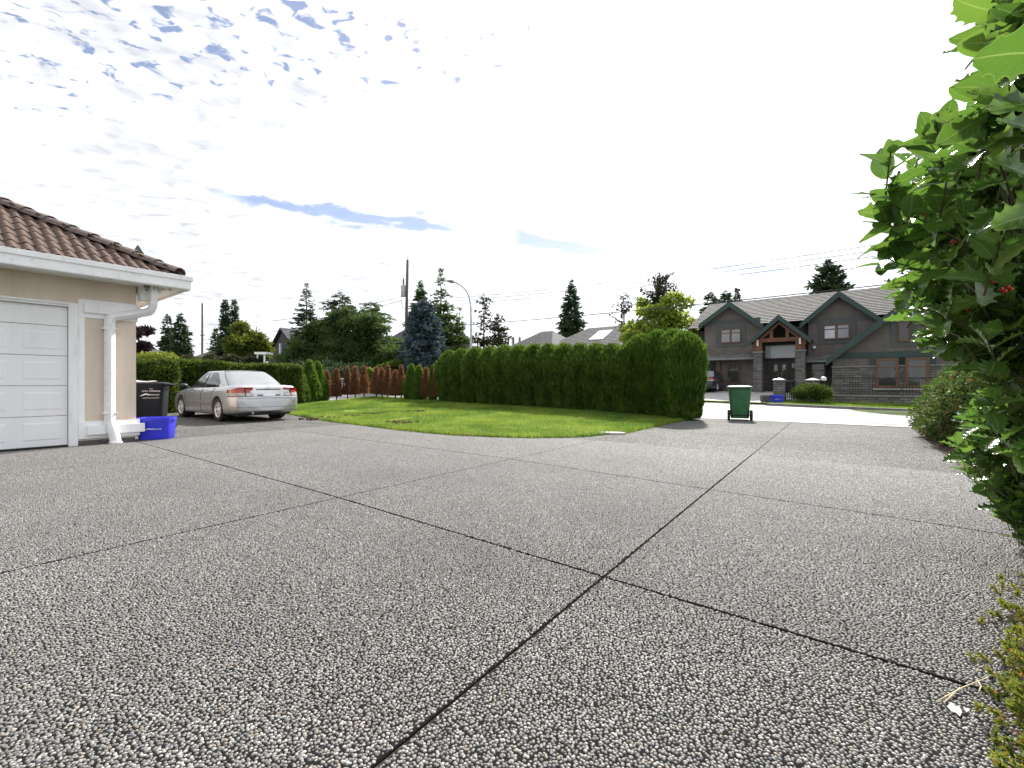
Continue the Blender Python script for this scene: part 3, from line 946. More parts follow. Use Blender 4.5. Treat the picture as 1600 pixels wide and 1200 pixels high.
# ================================================================== PLANTS
def unit(a): return a/np.maximum(np.linalg.norm(a, axis=-1, keepdims=True), 1e-9)
def cards(P, D, L, W, bend=0.0):
    """pointed leaf-shaped faces: base P, long axis D, length L, width W -> (V, F)"""
    n = len(P)
    D = unit(D)
    side = unit(np.cross(D, rng.normal(size=(n, 3))))
    L = np.broadcast_to(L, (n,))[:, None]; W = np.broadcast_to(W, (n,))[:, None]
    nrm = np.cross(side, D)
    V = np.stack([P, P + D*L*0.5 + side*W/2 + nrm*L*bend, P + D*L, P + D*L*0.5 - side*W/2 + nrm*L*bend], 1).reshape(-1, 3)
    return V, np.arange(4*n).reshape(-1, 4)
def join(parts):
    Vs, Fs, b = [], [], 0
    for V, Fq in parts:
        Vs.append(V); Fs.append(Fq+b); b += len(V)
    return np.concatenate(Vs), np.concatenate(Fs)
def vnoise(p, seed=0):
    """cheap smooth pseudo-noise in -1..1 for arrays of points"""
    r = np.random.default_rng(seed)
    out = 0
    for k_ in range(5):
        w = r.normal(size=3)*(1.0 + 0.9*k_); ph = r.uniform(0, 6.28)
        out = out + np.sin(p @ w + ph)/(1+0.45*k_)
    return out/2.2

M_BARK = pm('bark', (0.085, 0.062, 0.045), 0.95, var=0.3, vs=8, bump=0.8, bs=30, spec=0.1)
M_BARKG = pm('grey_bark', (0.12, 0.11, 0.10), 0.95, var=0.3, vs=8, bump=0.8, bs=30, spec=0.1)
M_INNER = pm('painted_inner_shade', (0.022, 0.026, 0.014), 0.95, var=0.5, vs=9, bump=1.0, bs=30, spec=0.05)  # dark core colour, paints the shade deep inside foliage
M_CEDAR = leafm('cedar_foliage', (0.027, 0.066, 0.012), (0.115, 0.185, 0.03), 0.42, clump=2.2, rough=0.7, spec=0.15)
M_CEDARB = leafm('cedar_foliage_bright', (0.035, 0.085, 0.012), (0.105, 0.18, 0.026), 0.38, clump=2.0, rough=0.7, spec=0.15)
M_DEAD = leafm('browned_cedar_foliage', (0.11, 0.055, 0.032), (0.24, 0.13, 0.07), 0.38, clump=3, rough=0.85, spec=0.1, tcol=(0.30, 0.15, 0.075))
M_HEDGE = leafm('clipped_hedge_foliage', (0.028, 0.058, 0.010), (0.10, 0.145, 0.022), 0.35, clump=1.8, rough=0.65, spec=0.2)
M_YEL = leafm('yellow_green_foliage', (0.085, 0.12, 0.015), (0.20, 0.23, 0.03), 0.45, clump=1.0, rough=0.6, spec=0.2)
M_FIR = leafm('dark_conifer_needles', (0.018, 0.038, 0.018), (0.062, 0.10, 0.042), 0.22, clump=0.8, rough=0.7, spec=0.2)
M_FIRG = leafm('green_conifer_needles', (0.020, 0.050, 0.015), (0.105, 0.165, 0.042), 0.32, clump=0.7, rough=0.7, spec=0.2)
M_BLUE = leafm('blue_spruce_needles', (0.035, 0.065, 0.075), (0.12, 0.17, 0.19), 0.12, clump=1.2, rough=0.7, spec=0.2)
M_MAPLE = leafm('autumn_yellow_leaves', (0.12, 0.18, 0.03), (0.27, 0.33, 0.06), 0.55, clump=0.8, rough=0.6, spec=0.2)
M_DKLEAF = leafm('dark_broad_leaves', (0.02, 0.032, 0.014), (0.06, 0.06, 0.028), 0.25, clump=0.8, rough=0.6, spec=0.3)
M_PURP = leafm('purple_leaves', (0.018, 0.012, 0.014), (0.05, 0.03, 0.03), 0.2, clump=0.8)
M_SHRUB = leafm('trimmed_shrub_foliage', (0.028, 0.060, 0.016), (0.10, 0.15, 0.035), 0.34, clump=3.0, rough=0.6, spec=0.2, dead=(0.15, 0.08, 0.03))

# --- arborvitae: upright fans of foliage over a lumpy core
def cedar_mesh(name, h, r, point=0.5, n=5200, seed=1, L=0.17, W=0.05, core=0.84, base=0.05, wide=0.0, texp=0.62):
    rr = np.random.default_rng(seed)
    def prof(t):                # t 0..1 up the crown
        lowr = np.clip(0.78 + 0.5*t, 0, 1)
        top = np.clip((1-t)/point, 0, 1)**texp
        return lowr*top
    def surf(t, az, k_=1.0):
        p = np.stack([np.cos(az), np.sin(az), t*h*0.9], -1)
        lump = 1 + 0.13*vnoise(p*np.array([2.4, 2.4, 0.9]), seed) + 0.07*vnoise(p*5.0, seed+5)
        rad = r*prof(t)*lump*k_
        return np.stack([rad*np.cos(az)*(1+wide), rad*np.sin(az), base + t*(h-base)], -1)
    # opaque core, added to block light through the crown
    nt, na = 16, 18
    T, A = np.meshgrid(np.linspace(0, 0.985, nt), np.linspace(0, 2*np.pi, na, endpoint=False), indexing='ij')
    Vc = surf(T, A, core).reshape(-1, 3)
    Fc = np.array([(i*na+j, i*na+(j+1) % na, (i+1)*na+(j+1) % na, (i+1)*na+j) for i in range(nt-1) for j in range(na)])
    t = rr.random(n)**1.05; az = rr.uniform(0, 2*np.pi, n)
    Pt = surf(t, az, rr.uniform(0.80, 1.0, n))
    out = np.stack([np.cos(az), np.sin(az), np.zeros(n)], 1)
    D = out*rr.uniform(0.12, 0.6, n)[:, None] + np.array([0, 0, 1.0]) + rr.normal(0, 0.22, (n, 3))
    Vk, Fk = cards(Pt - np.array([0, 0, 0.05]), D, rr.uniform(0.6, 1.3, n)*L, rr.uniform(0.6, 1.3, n)*W)
    V, Fq = join([(Vc, Fc), (Vk, Fk)])
    return np_mesh(name, V, Fq)
def trunk_mesh(h, r, seg=7, name='trunk'):
    return MB().tube([(0, 0, -0.05), (0.01, 0, h*0.5), (0, 0.01, h)], [r, r*0.8, r*0.3], seg).mesh(name, smooth=True)

def ordinal(i):
    return ['first', 'second', 'third', 'fourth', 'fifth', 'sixth', 'seventh', 'eighth', 'ninth', 'tenth', 'eleventh', 'twelfth', 'thirteenth', 'fourteenth', 'fifteenth', 'sixteenth', 'seventeenth', 'eighteenth', 'nineteenth'][i]

ced = [cedar_mesh('crown', 2.3, 0.60, 0.30, 8200, 10+i, L=0.20, W=0.04, texp=0.6) for i in range(4)]
for m in ced: m.materials.append(M_CEDAR)
tk = trunk_mesh(1.8, 0.05); tk.materials.append(M_BARK)
# tall green row: px centre, top px, d
tall = [(703, 551), (722, 549), (744, 546), (767, 545), (789, 543), (812, 543), (835, 542), (858, 541), (882, 541), (907, 541), (932, 541), (957, 541), (978, 543)]
for i, (px, ty) in enumerate(tall):
    d = 14.05
    s, zt = pd(px, ty, d)
    zb = lawn_z(s, d)-0.02
    o = empty('cedar_tree', SD(s, d, zb), random.uniform(0, 6.28))
    c = link('crown', ced[i % 4], None, o); c.rotation_euler.z = random.uniform(0, 6.28)
    sc = (zt-zb)/2.3
    wd = 1.0*random.uniform(0.95, 1.1)*(0.95 if i < 2 else 1.05)
    c.scale = (wd, wd, sc)
    link('trunk', tk, None, o)
    lab = 'tall green cedar at the left end of the dense hedge, next to the browned cedars' if i == 0 else f'{ordinal(i)} tall green cedar of the dense hedge counting from its left end'
    tag(o, lab, 'cedar', 'tall cedar hedge along the lawn')
bigc = [cedar_mesh('crown', 2.65, 0.62, 0.18, 9500, 30+i, L=0.20, W=0.04, texp=0.6) for i in range(2)]
for m in bigc: m.materials.append(M_CEDARB)
for i, (px, ty, d, lab) in enumerate(((1001, 527, 14.15, 'taller cedar at the left of the bulky block ending the hedge'),
                                      (1028, 521, 14.2, 'tall bright cedar in the middle of the bulky block ending the hedge'),
                                      (1052, 520, 14.0, 'tall cedar just left of the hedge end near the green cart'),
                                      (1069, 523, 13.6, 'bulky rounded cedar at the right end of the hedge by the road'))):
    s, zt = pd(px, ty, d)
    zb = max(lawn_z(s, d) if s < -3.9 else 0.0, 0)-0.03
    o = empty('cedar_tree', SD(s, d, zb), 0)
    c = link('crown', bigc[i % 2], None, o); c.rotation_euler.z = 1.7*i
    c.scale = (0.92, 0.92, (zt-zb)/2.65)
    link('trunk', tk, None, o); tag(o, lab, 'cedar', 'tall cedar hedge along the lawn')

# browned cedars and the green ones among them
dead = [cedar_mesh('crown', 1.75, 0.31, 0.9, 1900, 50+i, L=0.2, W=0.03, core=0.6, base=0.2, texp=0.85) for i in range(3)]
for m in dead: m.materials.append(M_DEAD)
gsm = [cedar_mesh('crown', 1.75, 0.46, 0.8, 3600, 60+i, L=0.16, W=0.035, core=0.84, base=0.03, texp=0.75) for i in range(2)]
for m in gsm: m.materials.append(M_CEDARB)
tks = trunk_mesh(1.2, 0.035); tks.materials.append(M_BARK)
row = [(511, 581, 626, 'd'), (526, 578, 625, 'd'), (543, 575, 622, 'd'), (555, 575, 622, 'd'), (569, 574, 620, 'd'), (588, 576, 620, 'd'), (597, 577, 619.5, 'd'), (606, 573, 619.5, 'd'),
       (618, 581, 619.5, 'd'), (627, 573, 619, 'd'), (643, 571, 622, 'g'), (655, 573, 622, 'g'), (666, 577, 623, 'd'), (675, 573, 623.5, 'h'), (682, 576, 624, 'd'), (690, 577, 625, 'd')]
nd = 0
for i, (px, ty, by, kd) in enumerate(row):
    d = 14.1 if px > 540 else 13.6
    s, zt = pd(px, ty, d); _, zb = pd(px, by, d)
    zb = lawn_z(s, d)-0.01 if s > -20.2 else zb
    if kd == 'd' or kd == 'h':
        m = dead[i % 3] if kd == 'd' else gsm[0]
        o = empty('dead_cedar' if kd == 'd' else 'young_cedar', SD(s, d, zb), random.uniform(0, 6.28))
        c = link('crown', m, None, o); wd = random.uniform(0.85, 1.15)*(1.0 if kd == 'd' else 0.5)
        c.scale = (wd, wd, max(zt-zb, 0.8)/1.75)
        if kd == 'd':
            tag(o, f'{ordinal(nd)} browned dead cedar from the left in the thin row behind the lawn', 'dead cedar', 'browned cedars behind the lawn'); nd += 1
        else:
            tag(o, 'thin half-green cedar squeezed between browned cedars beside the dense hedge', 'cedar')
    else:
        o = empty('young_cedar', SD(s, d, zb), i)
        c = link('crown', gsm[i % 2], None, o); c.scale = (1.0, 1.0, (zt-zb)/1.75)
        tag(o, 'left half of the green cedar pair standing among the browned cedars' if px < 650 else 'right half of the green cedar pair standing among the browned cedars', 'cedar')
    link('trunk', tks, None, o)
# pair of big green cedars beside the car
for (px, ty, py_b, lab, wd) in ((484, 565, 631, 'broad green cedar right behind the tail of the silver car', 1.25), (497, 567, 630, 'pointed green cedar standing between the broad cedar and the first browned one', 1.1), (472, 584, 632, 'low dark green cedar tucked behind the trunk of the silver car', 0.9)):
    p = onz(px, py_b, 0.03)
    s, d = toSD(p.x, p.y)
    o = empty('young_cedar', (p.x, p.y, 0.0), px)
    zt = CAM_H+(600-ty)/F*p.y
    c = link('crown', gsm[px % 2], None, o); c.scale = (wd*1.1, wd*1.1, zt/1.75); link('trunk', tks, None, o)
    tag(o, lab, 'cedar')

# --- clipped hedge: box of foliage with a rough face
def hedge_mesh(name, lx, ly, h, n, seed=3, L=0.10, W=0.05, rnd=0.12, lump=0.05):
    rr = np.random.default_rng(seed)
    per = [('x', lx*h), ('X', lx*h), ('y', ly*h), ('Y', ly*h), ('t', lx*ly)]
    tot = sum(a for _, a in per); parts = []
    def push(Pt, N):
        # round the top edges and make the face uneven
        k_ = lump*vnoise(Pt*2.1, seed) + lump*0.6*vnoise(Pt*5.5, seed+2)
        return Pt + N*k_[:, None]
    for f, a in per:
        m_ = int(n*a/tot)+8
        u, v_ = rr.random(m_), rr.random(m_)
        if f in 'xX':
            Pt = np.stack([(u-0.5)*lx, np.full(m_, -ly/2 if f == 'x' else ly/2), v_*h], 1); N = np.array([0, -1.0 if f == 'x' else 1.0, 0.0])
        elif f in 'yY':
            Pt = np.stack([np.full(m_, -lx/2 if f == 'y' else lx/2), (u-0.5)*ly, v_*h], 1); N = np.array([-1.0 if f == 'y' else 1.0, 0, 0.0])
        else:
            Pt = np.stack([(u-0.5)*lx, (v_-0.5)*ly, np.full(m_, h)], 1); N = np.array([0, 0, 1.0])
        N = np.broadcast_to(N, (m_, 3))
        topk = np.clip((Pt[:, 2]-(h-rnd))/rnd, 0, 1)
        Pt = push(Pt, N)
        Pt = Pt - N*(topk**2*rnd*0.5)[:, None]*(N[:, 2:3] == 0)
        D = N*rr.uniform(0.2, 1.0, m_)[:, None] + rr.normal(0, 0.6, (m_, 3)) + np.array([0, 0, 0.35])
        parts.append(cards(Pt - N*rr.uniform(0.0, 0.10, m_)[:, None], D, rr.uniform(0.6, 1.3, m_)*L, rr.uniform(0.6, 1.3, m_)*W))
    return np_mesh(name, *join(parts))
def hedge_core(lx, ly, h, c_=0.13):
    return MB().box(-lx/2+c_, lx/2-c_, -ly/2+c_, ly/2-c_, 0, h-c_).mesh('shade_core', bevel=0.1)  # solid added block, its dark colour stands for shade inside the hedge
def simple_plant(name, me, mat, loc, rz, label, cat, part='foliage', stem=None, group=None, core=None):
    o = empty(name, loc, rz)
    if core: link('shade_core', hedge_core(*core), M_INNER, o)
    link(part, me, mat, o)
    if stem: link('stem', stem, None, o)
    tag(o, label, cat, group); return o
stem_m = trunk_mesh(0.8, 0.03, name='stem'); stem_m.materials.append(M_BARK)
# along the side boundary behind the car (runs across the street frame)
HS = -20.7
h0, h1 = 5.6, 10.7
me = hedge_mesh('foliage', 1.1, h1-h0, 1.88, 30000, 71, L=0.14, W=0.055, lump=0.09, rnd=0.3)
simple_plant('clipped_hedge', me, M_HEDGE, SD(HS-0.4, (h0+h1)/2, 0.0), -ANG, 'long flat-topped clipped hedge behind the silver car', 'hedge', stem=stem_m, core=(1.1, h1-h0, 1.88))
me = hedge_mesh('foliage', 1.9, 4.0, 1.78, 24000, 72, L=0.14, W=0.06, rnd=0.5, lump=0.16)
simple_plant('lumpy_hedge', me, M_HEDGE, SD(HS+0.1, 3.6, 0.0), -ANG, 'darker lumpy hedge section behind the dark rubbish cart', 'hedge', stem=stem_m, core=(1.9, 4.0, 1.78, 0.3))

# --- blobby shrubs and broadleaf trees
def blob_mesh(name, blobs, n, L, W, seed=1, shell=0.55, up=0.2, core=0.0):
    """blobs: list of (centre, radii); leaves spread through them, denser outside"""
    rr = np.random.default_rng(seed)
    vol = np.array([r[0]*r[1]+r[1]*r[2]+r[0]*r[2] for _, r in blobs]); vol = vol/vol.sum()
    parts = []
    for (c, r), v_ in zip(blobs, vol):
        m_ = max(int(n*v_), 6)
        N = unit(rr.normal(size=(m_, 3)))
        rad = shell + (1-shell)*rr.random(m_)**0.6
        k_ = 1 + 0.18*vnoise(N*2.5+np.array(c), seed)
        Pt = np.array(c) + N*np.array(r)*(rad*k_)[:, None]
        D = N*0.5 + rr.normal(0, 0.7, (m_, 3)) + np.array([0, 0, up])
        parts.append(cards(Pt, D, rr.uniform(0.6, 1.35, m_)*L, rr.uniform(0.6, 1.3, m_)*W, 0.08))
        if core > 0:
            nt, na = 7, 10
            T, A = np.meshgrid(np.linspace(0.05, math.pi-0.05, nt), np.linspace(0, 2*np.pi, na, endpoint=False), indexing='ij')
            q = np.stack([np.sin(T)*np.cos(A), np.sin(T)*np.sin(A), np.cos(T)], -1).reshape(-1, 3)
            parts.append((np.array(c)+q*np.array(r)*core, np.array([(i*na+j, i*na+(j+1) % na, (i+1)*na+(j+1) % na, (i+1)*na+j) for i in range(nt-1) for j in range(na)])))
    return np_mesh(name, *join(parts))
def rblobs(nb, R3, r, seed, z0=0.0, egg=0.0):
    rr = np.random.default_rng(seed); out = []
    for i in range(nb):
        N = unit(rr.normal(size=3)); q = rr.random()**0.45
        c = N*np.array(R3)*q; c[2] += z0
        sc = rr.uniform(0.7, 1.25)*r*(1-egg*max(N[2]*q, 0))
        out.append((c, (sc*1.1, sc*1.1, sc*0.8)))
    return out
def limb_mesh(h, r0, spread, nl, seed, zsplit=0.35, name='trunk'):
    rr = random.Random(seed); mb = MB()
    mb.tube([(0, 0, -0.1), (rr.uniform(-.1, .1), rr.uniform(-.1, .1), h*zsplit), (rr.uniform(-.2, .2), rr.uniform(-.2, .2), h*0.92)], [r0, r0*0.75, r0*0.15], 8)
    for i in range(nl):
        a = 6.283*i/nl+rr.uniform(-.4, .4); z = h*rr.uniform(zsplit, 0.75); q = spread*rr.uniform(.5, 1)*(1-0.4*z/h)
        mb.tube([(0, 0, z), (math.cos(a)*q*.5, math.sin(a)*q*.5, z+h*.10), (math.cos(a)*q, math.sin(a)*q, z+h*rr.uniform(.12, .25))], [r0*.38, r0*.25, r0*.06], 6)
    return mb.mesh(name, smooth=True)
def tree(name, loc, crown, cmat, trunk, tmat, label, cat='tree', group=None, rz=0.0, cname='crown'):
    o = empty(name, loc, rz)
    link(cname, crown, cmat, o); link('trunk', trunk, tmat, o)
    tag(o, label, cat, group); return o

# --- conifers: whorls of boughs that carry short needle sprays
def conifer(h, r, seed, nb=90, z0=0.08, power=0.85, droop=0.25, rise=0.1, L=0.45, W=0.16, step=0.30, sparse=0.0, irregular=0.25, flat=0.35, tip=0.0):
    rr = np.random.default_rng(seed)
    parts = []
    z = z0*h + (h*(1-z0)-0.1)*np.sort(rr.random(nb))**0.92
    az = (np.arange(nb)*2.399 + rr.normal(0, .4, nb)) % 6.283
    limbs = MB()
    for i in range(nb):
        t = (z[i]-z0*h)/(h*(1-z0))
        ln = r*((1-t)**power + tip)*(1-irregular + 2*irregular*rr.random())
        if rr.random() < sparse: continue
        ln = max(ln*min(1.0, (1-t)/0.10), 0.12)
        m_ = max(int(ln/step*2), 3)
        u = np.linspace(0.12, 1, m_)
        dirh = np.array([math.cos(az[i]), math.sin(az[i]), 0])
        path = dirh*(u*ln)[:, None] + np.array([0, 0, 1])*(z[i] + rise*ln*u - droop*ln*u**2)[:, None]
        sidev = np.array([-dirh[1], dirh[0], 0])
        for sgn in (-1, 0, 1, 1, -1):
            D = dirh*0.7 + sidev*sgn*rr.uniform(0.5, 1.0, (m_, 1)) + rr.normal(0, flat, (m_, 3)) + np.array([0, 0, -0.15])
            k_ = (0.65+0.7*rr.random(m_))*(1.05-0.45*u)
            parts.append(cards(path + rr.normal(0, 0.06, (m_, 3)), D, L*k_*min(1, 0.28+1.3*ln/r), W*k_*min(1, 0.3+1.3*ln/r)))
        if ln > 0.8:
            limbs.tube([(0, 0, z[i]), tuple(path[len(path)//2]), tuple(path[-1])], [0.035, 0.02, 0.008], 4, caps=False)
    cr = np_mesh('crown', *join(parts))
    limbs.tube([(0, 0, -0.2), (0, 0, h*0.5), (0, 0, h)], [h*0.016, h*0.009, 0.015], 7)
    return cr, limbs.mesh('trunk', smooth=True)
def put_conifer(name, px, top, Y, width_px, label, mat, seed, group=None, zb=0.3, tm=None, lean=0.0, **kw):
    X = (px-800)/F*Y; h = CAM_H+(600-top)/F*Y - zb; r = width_px/2/F*Y
    cr, tk_ = conifer(h, r, seed, **kw)
    o = tree(name, (X, Y, zb), cr, mat, tk_, tm or M_BARK, label, 'tree', group)
    o.rotation_euler.y = lean
    return o
GB = 'trees beyond the street'
put_conifer('conifer_tree', 262, 490, 62, 34, 'slim dark conifer, left of the pair left of the far pole', M_FIR, 201, zb=0, nb=120, power=0.6, droop=0.5, L=0.9, W=0.32, step=0.5)
put_conifer('conifer_tree', 282, 489, 60, 40, 'slim dark conifer, right of the pair left of the far pole', M_FIR, 202, zb=0, nb=130, power=0.55, droop=0.5, L=0.9, W=0.32, step=0.5)
put_conifer('conifer_tree', 352, 466, 58, 40, 'tall narrow dark conifer, left of the twin spires', M_FIR, 203, zb=0, nb=170, power=2.0, droop=0.45, L=0.8, W=0.28, step=0.45, tip=0.22)
put_conifer('conifer_tree', 366, 467, 59, 40, 'tall narrow dark conifer, right of the twin spires', M_FIR, 204, zb=0, nb=170, power=2.0, droop=0.45, L=0.8, W=0.28, step=0.45, tip=0.22)
put_conifer('conifer_tree', 337, 512, 60, 46, 'short green conifer just left of the twin spires', M_FIRG, 205, zb=0, nb=90, power=0.9, droop=0.3, L=0.9, W=0.3, step=0.6)
put_conifer('conifer_tree', 479, 441, 52, 62, 'open-branched dark spruce with upswept boughs left of the spreading cedar', M_FIR, 206, zb=0, nb=64, z0=0.3, power=0.85, droop=-0.12, rise=-0.12, L=0.75, W=0.2, step=0.35, irregular=0.15, flat=0.2)
put_conifer('conifer_tree', 531, 455, 55, 70, 'ragged dark conifer top rising behind the spreading cedar', M_FIR, 207, zb=0, nb=70, z0=0.35, power=0.5, droop=0.25, rise=0.25, L=0.8, W=0.22, step=0.4, irregular=0.4, tip=0.1)
put_conifer('conifer_tree', 580, 470, 56, 100, 'sparse cedar with long level branches left of the transformer pole', M_FIRG, 208, zb=0, nb=46, z0=0.45, power=0.45, droop=0.18, rise=0.2, L=0.9, W=0.2, step=0.4, irregular=0.45, flat=0.15)
put_conifer('blue_spruce', 662, 462, 41, 72, 'dense blue-grey spruce to the right of the transformer pole', M_BLUE, 209, nb=150, z0=0.03, power=0.5, droop=0.15, rise=0.05, L=0.62, W=0.26, step=0.26, irregular=0.22, tip=0.08)
put_conifer('conifer_tree', 657, 438, 50, 62, 'dark green pointed cedar behind the blue spruce', M_FIRG, 210, nb=150, power=0.7, droop=0.2, rise=0.3, L=0.8, W=0.3, step=0.42)
put_conifer('conifer_tree', 689, 419, 46, 78, 'tall ragged hemlock left of the street lamp', M_FIRG, 211, nb=120, z0=0.04, power=0.8, droop=0.35, rise=0.25, L=0.75, W=0.24, step=0.35, irregular=0.45)
put_conifer('conifer_tree', 718, 480, 45, 50, 'shorter ragged conifer right beside the tall hemlock', M_FIRG, 212, nb=80, z0=0.04, power=0.75, droop=0.3, rise=0.25, L=0.75, W=0.22, step=0.35, irregular=0.4)
put_conifer('conifer_tree', 893, 437, 66, 50, 'lone grey-green fir above the roof with skylights', M_FIR, 213, nb=150, z0=0.3, power=0.75, droop=0.15, rise=0.25, L=0.95, W=0.34, step=0.5)
put_conifer('conifer_tree', 1152, 447, 62, 18, 'thin spire conifer peeking over the dark house roof', M_FIR, 214, nb=60, z0=0.5, power=0.8, L=0.8, W=0.25, step=0.4)
put_conifer('conifer_tree', 1133, 453, 60, 46, 'bushy dark conifer behind the left end of the dark house', M_FIR, 215, nb=90, z0=0.3, power=0.4, rise=0.3, L=0.9, W=0.3, step=0.45, irregular=0.4)
put_conifer('conifer_tree', 1110, 455, 58, 40, 'dark conifer nearest the yellow tree behind the dark house', M_FIR, 216, nb=90, z0=0.3, power=0.4, rise=0.3, L=0.9, W=0.3, step=0.45, irregular=0.4)
# scraggly deciduous trees right of the lamp
put_conifer('bare_tree', 756, 458, 52, 44, 'tall thin half-bare tree just right of the street lamp', M_DKLEAF, 221, nb=50, z0=0.25, power=0.35, rise=0.45, droop=0.2, L=0.5, W=0.28, step=0.75, irregular=0.5, flat=0.6, sparse=0.15)
put_conifer('bare_tree', 778, 490, 54, 46, 'smaller half-bare tree beside the tall thin one', M_DKLEAF, 222, nb=60, z0=0.2, power=0.5, rise=0.4, droop=0.2, L=0.6, W=0.32, step=0.6, irregular=0.5, flat=0.6)
# broad spreading cedar
def spreading(px, Y, seed, specs, label, mat=M_FIRG, n=9000, L=0.8, W=0.28, zb=0.0, split=5, core=0.7):
    X = (px-800)/F*Y; bl = []
    for (bx, by, wx, wy) in specs:
        bl.append((np.array([(bx-px)/F*Y, random.uniform(-1.5, 1.5), CAM_H+(600-by)/F*Y-zb]), (wx/F*Y, wx/F*Y*0.8, wy/F*Y)))
    HT = max(c[2]+r[2] for c, r in bl); WT = max(abs(c[0])+r[0] for c, r in bl)
    if split:
        rs = np.random.default_rng(seed+7); nb_ = []
        for c, r in bl:
            nb_.append((c, tuple(q*0.8 for q in r)))
            for _ in range(split):
                N = unit(rs.normal(size=3)); N[2] = abs(N[2])*0.9-0.15
                k_ = rs.uniform(0.22, 0.42)
                nb_.append((c+N*np.array(r)*rs.uniform(0.7, 1.0), (r[0]*k_*1.5, r[1]*k_*1.5, r[2]*k_*0.8)))
        bl = nb_
    me = blob_mesh('crown', bl, n, L, W, seed, 0.6, -0.1, core)
    return tree('spreading_tree', (X, Y, zb), me, mat, limb_mesh(HT*0.72, HT*0.03, WT*0.5, 7, seed), M_BARK, label)
random.seed(5)
spreading(545, 50, 231, [(470, 548, 30, 24), (505, 520, 32, 26), (545, 545, 40, 34), (590, 540, 28, 26), (560, 508, 34, 22), (525, 500, 24, 14), (610, 558, 16, 18), (495, 565, 40, 22), (575, 572, 42, 20), (455, 570, 26, 18), (535, 490, 16, 12)], 'broad dark green cedar spreading behind the browned cedars', n=20000, L=0.55, W=0.16)
spreading(392, 57, 232, [(385, 545, 24, 26), (400, 535, 20, 20), (380, 520, 13, 16), (410, 550, 12, 16), (372, 555, 20, 18)], 'yellow-green broad tree right of the twin spires', mat=leafm('olive_foliage', (0.045, 0.075, 0.012), (0.15, 0.18, 0.02), 0.35, clump=0.5), n=7000, L=0.6, W=0.25)
spreading(222, 40, 233, [(214, 536, 10, 12), (222, 522, 9, 9), (228, 545, 12, 10), (212, 515, 6, 6)], 'small dark purple tree beside the garage corner', mat=M_PURP, n=2600, L=0.4, W=0.18)
put_conifer('conifer_tree', 1294, 405, 50, 72, 'dark bushy pine rising behind the dark house roof', M_FIR, 234, nb=150, z0=0.4, power=0.5, droop=0.1, rise=0.45, L=0.8, W=0.3, step=0.4, irregular=0.25)
spreading(330, 48, 235, [(318, 566, 12, 12), (300, 570, 14, 12), (340, 570, 16, 10), (372, 566, 16, 8), (395, 566, 14, 7)], 'low mixed shrubs in the garden beyond the clipped hedge', mat=M_DKLEAF, n=5000, L=0.45, W=0.2)
# yellowing maples beyond the hedge end
spreading(1030, 36, 236, [(1020, 500, 26, 22), (1045, 478, 18, 18), (1000, 515, 24, 18), (1060, 510, 22, 24), (1075, 530, 14, 20), (1030, 530, 30, 18), (1010, 475, 10, 14), (985, 530, 16, 14)], 'leafy yellow-green maple above the right end of the hedge', mat=M_MAPLE, n=5200, L=0.34, W=0.22, core=0.0)
put_conifer('sparse_tree', 1031, 424, 37, 74, 'thin dark-leaved tree crown poking out of the yellow maple', M_DKLEAF, 237, nb=70, z0=0.45, power=0.45, rise=0.5, droop=0.1, L=0.34, W=0.24, step=0.38, irregular=0.5, flat=0.7)
put_conifer('sparse_tree', 975, 455, 38, 44, 'spindly nearly bare tree left of the yellow maple', M_DKLEAF, 238, nb=34, z0=0.4, power=0.3, rise=0.6, droop=0.0, L=0.26, W=0.17, step=0.8, irregular=0.5, flat=0.7, sparse=0.2)
# yellow-green shrub above the low hedge by the garage
random.seed(6)
def bush(name, px, py_base, Y, specs, label, mat, n, L, W, seed, zb=0.0, core=0.8):
    X = (px-800)/F*Y; bl = []
    for (bx, by, wx, wy) in specs:
        bl.append((np.array([(bx-px)/F*Y, random.uniform(-.3, .3), CAM_H+(600-by)/F*Y-zb]), (wx/F*Y, wx/F*Y*0.9, wy/F*Y)))
    me = blob_mesh('foliage', bl, n, L, W, seed, 0.7, 0.4, core)
    return simple_plant(name, me, mat, (X, Y, zb), 0, label, 'shrub', stem=stem_m)
bush('golden_shrub', 245, 600, 18.6, [(225, 566, 24, 14), (248, 564, 24, 13), (270, 572, 20, 12), (235, 590, 34, 22), (262, 592, 28, 20)], 'bright yellow-green shrub above the hedge beside the garage corner', M_YEL, 7000, 0.13, 0.06, 301)
bush('round_shrub', 1268, 620, 22.6, [(1262, 614, 18, 9), (1278, 613, 17, 9), (1270, 609, 17, 8), (1284, 617, 12, 7), (1252, 617, 11, 7)], 'rounded green grass clump before the right stone post', M_HEDGE, 4200, 0.2, 0.03, 302, zb=0.1)
bush('street_shrub', 577, 590, 40, [(577, 583, 7, 7), (580, 586, 8, 8)], 'small bright green shrub glimpsed between browned cedars', M_YEL, 900, 0.25, 0.12, 303)
bush('garden_shrub', 615, 577, 41, [(612, 574, 14, 7), (622, 570, 12, 6), (600, 578, 10, 8)], 'green shrub in front of the grey house beside the blue spruce', M_HEDGE, 1500, 0.3, 0.14, 304)
bush('dark_shrub_bank', 520, 585, 44, [(470, 585, 30, 20), (520, 590, 36, 22), (560, 590, 30, 22), (430, 590, 30, 20), (640, 590, 30, 22), (690, 588, 20, 22)], 'dark hedge bank across the street behind the browned cedars', M_FIR, 6000, 0.4, 0.2, 305)
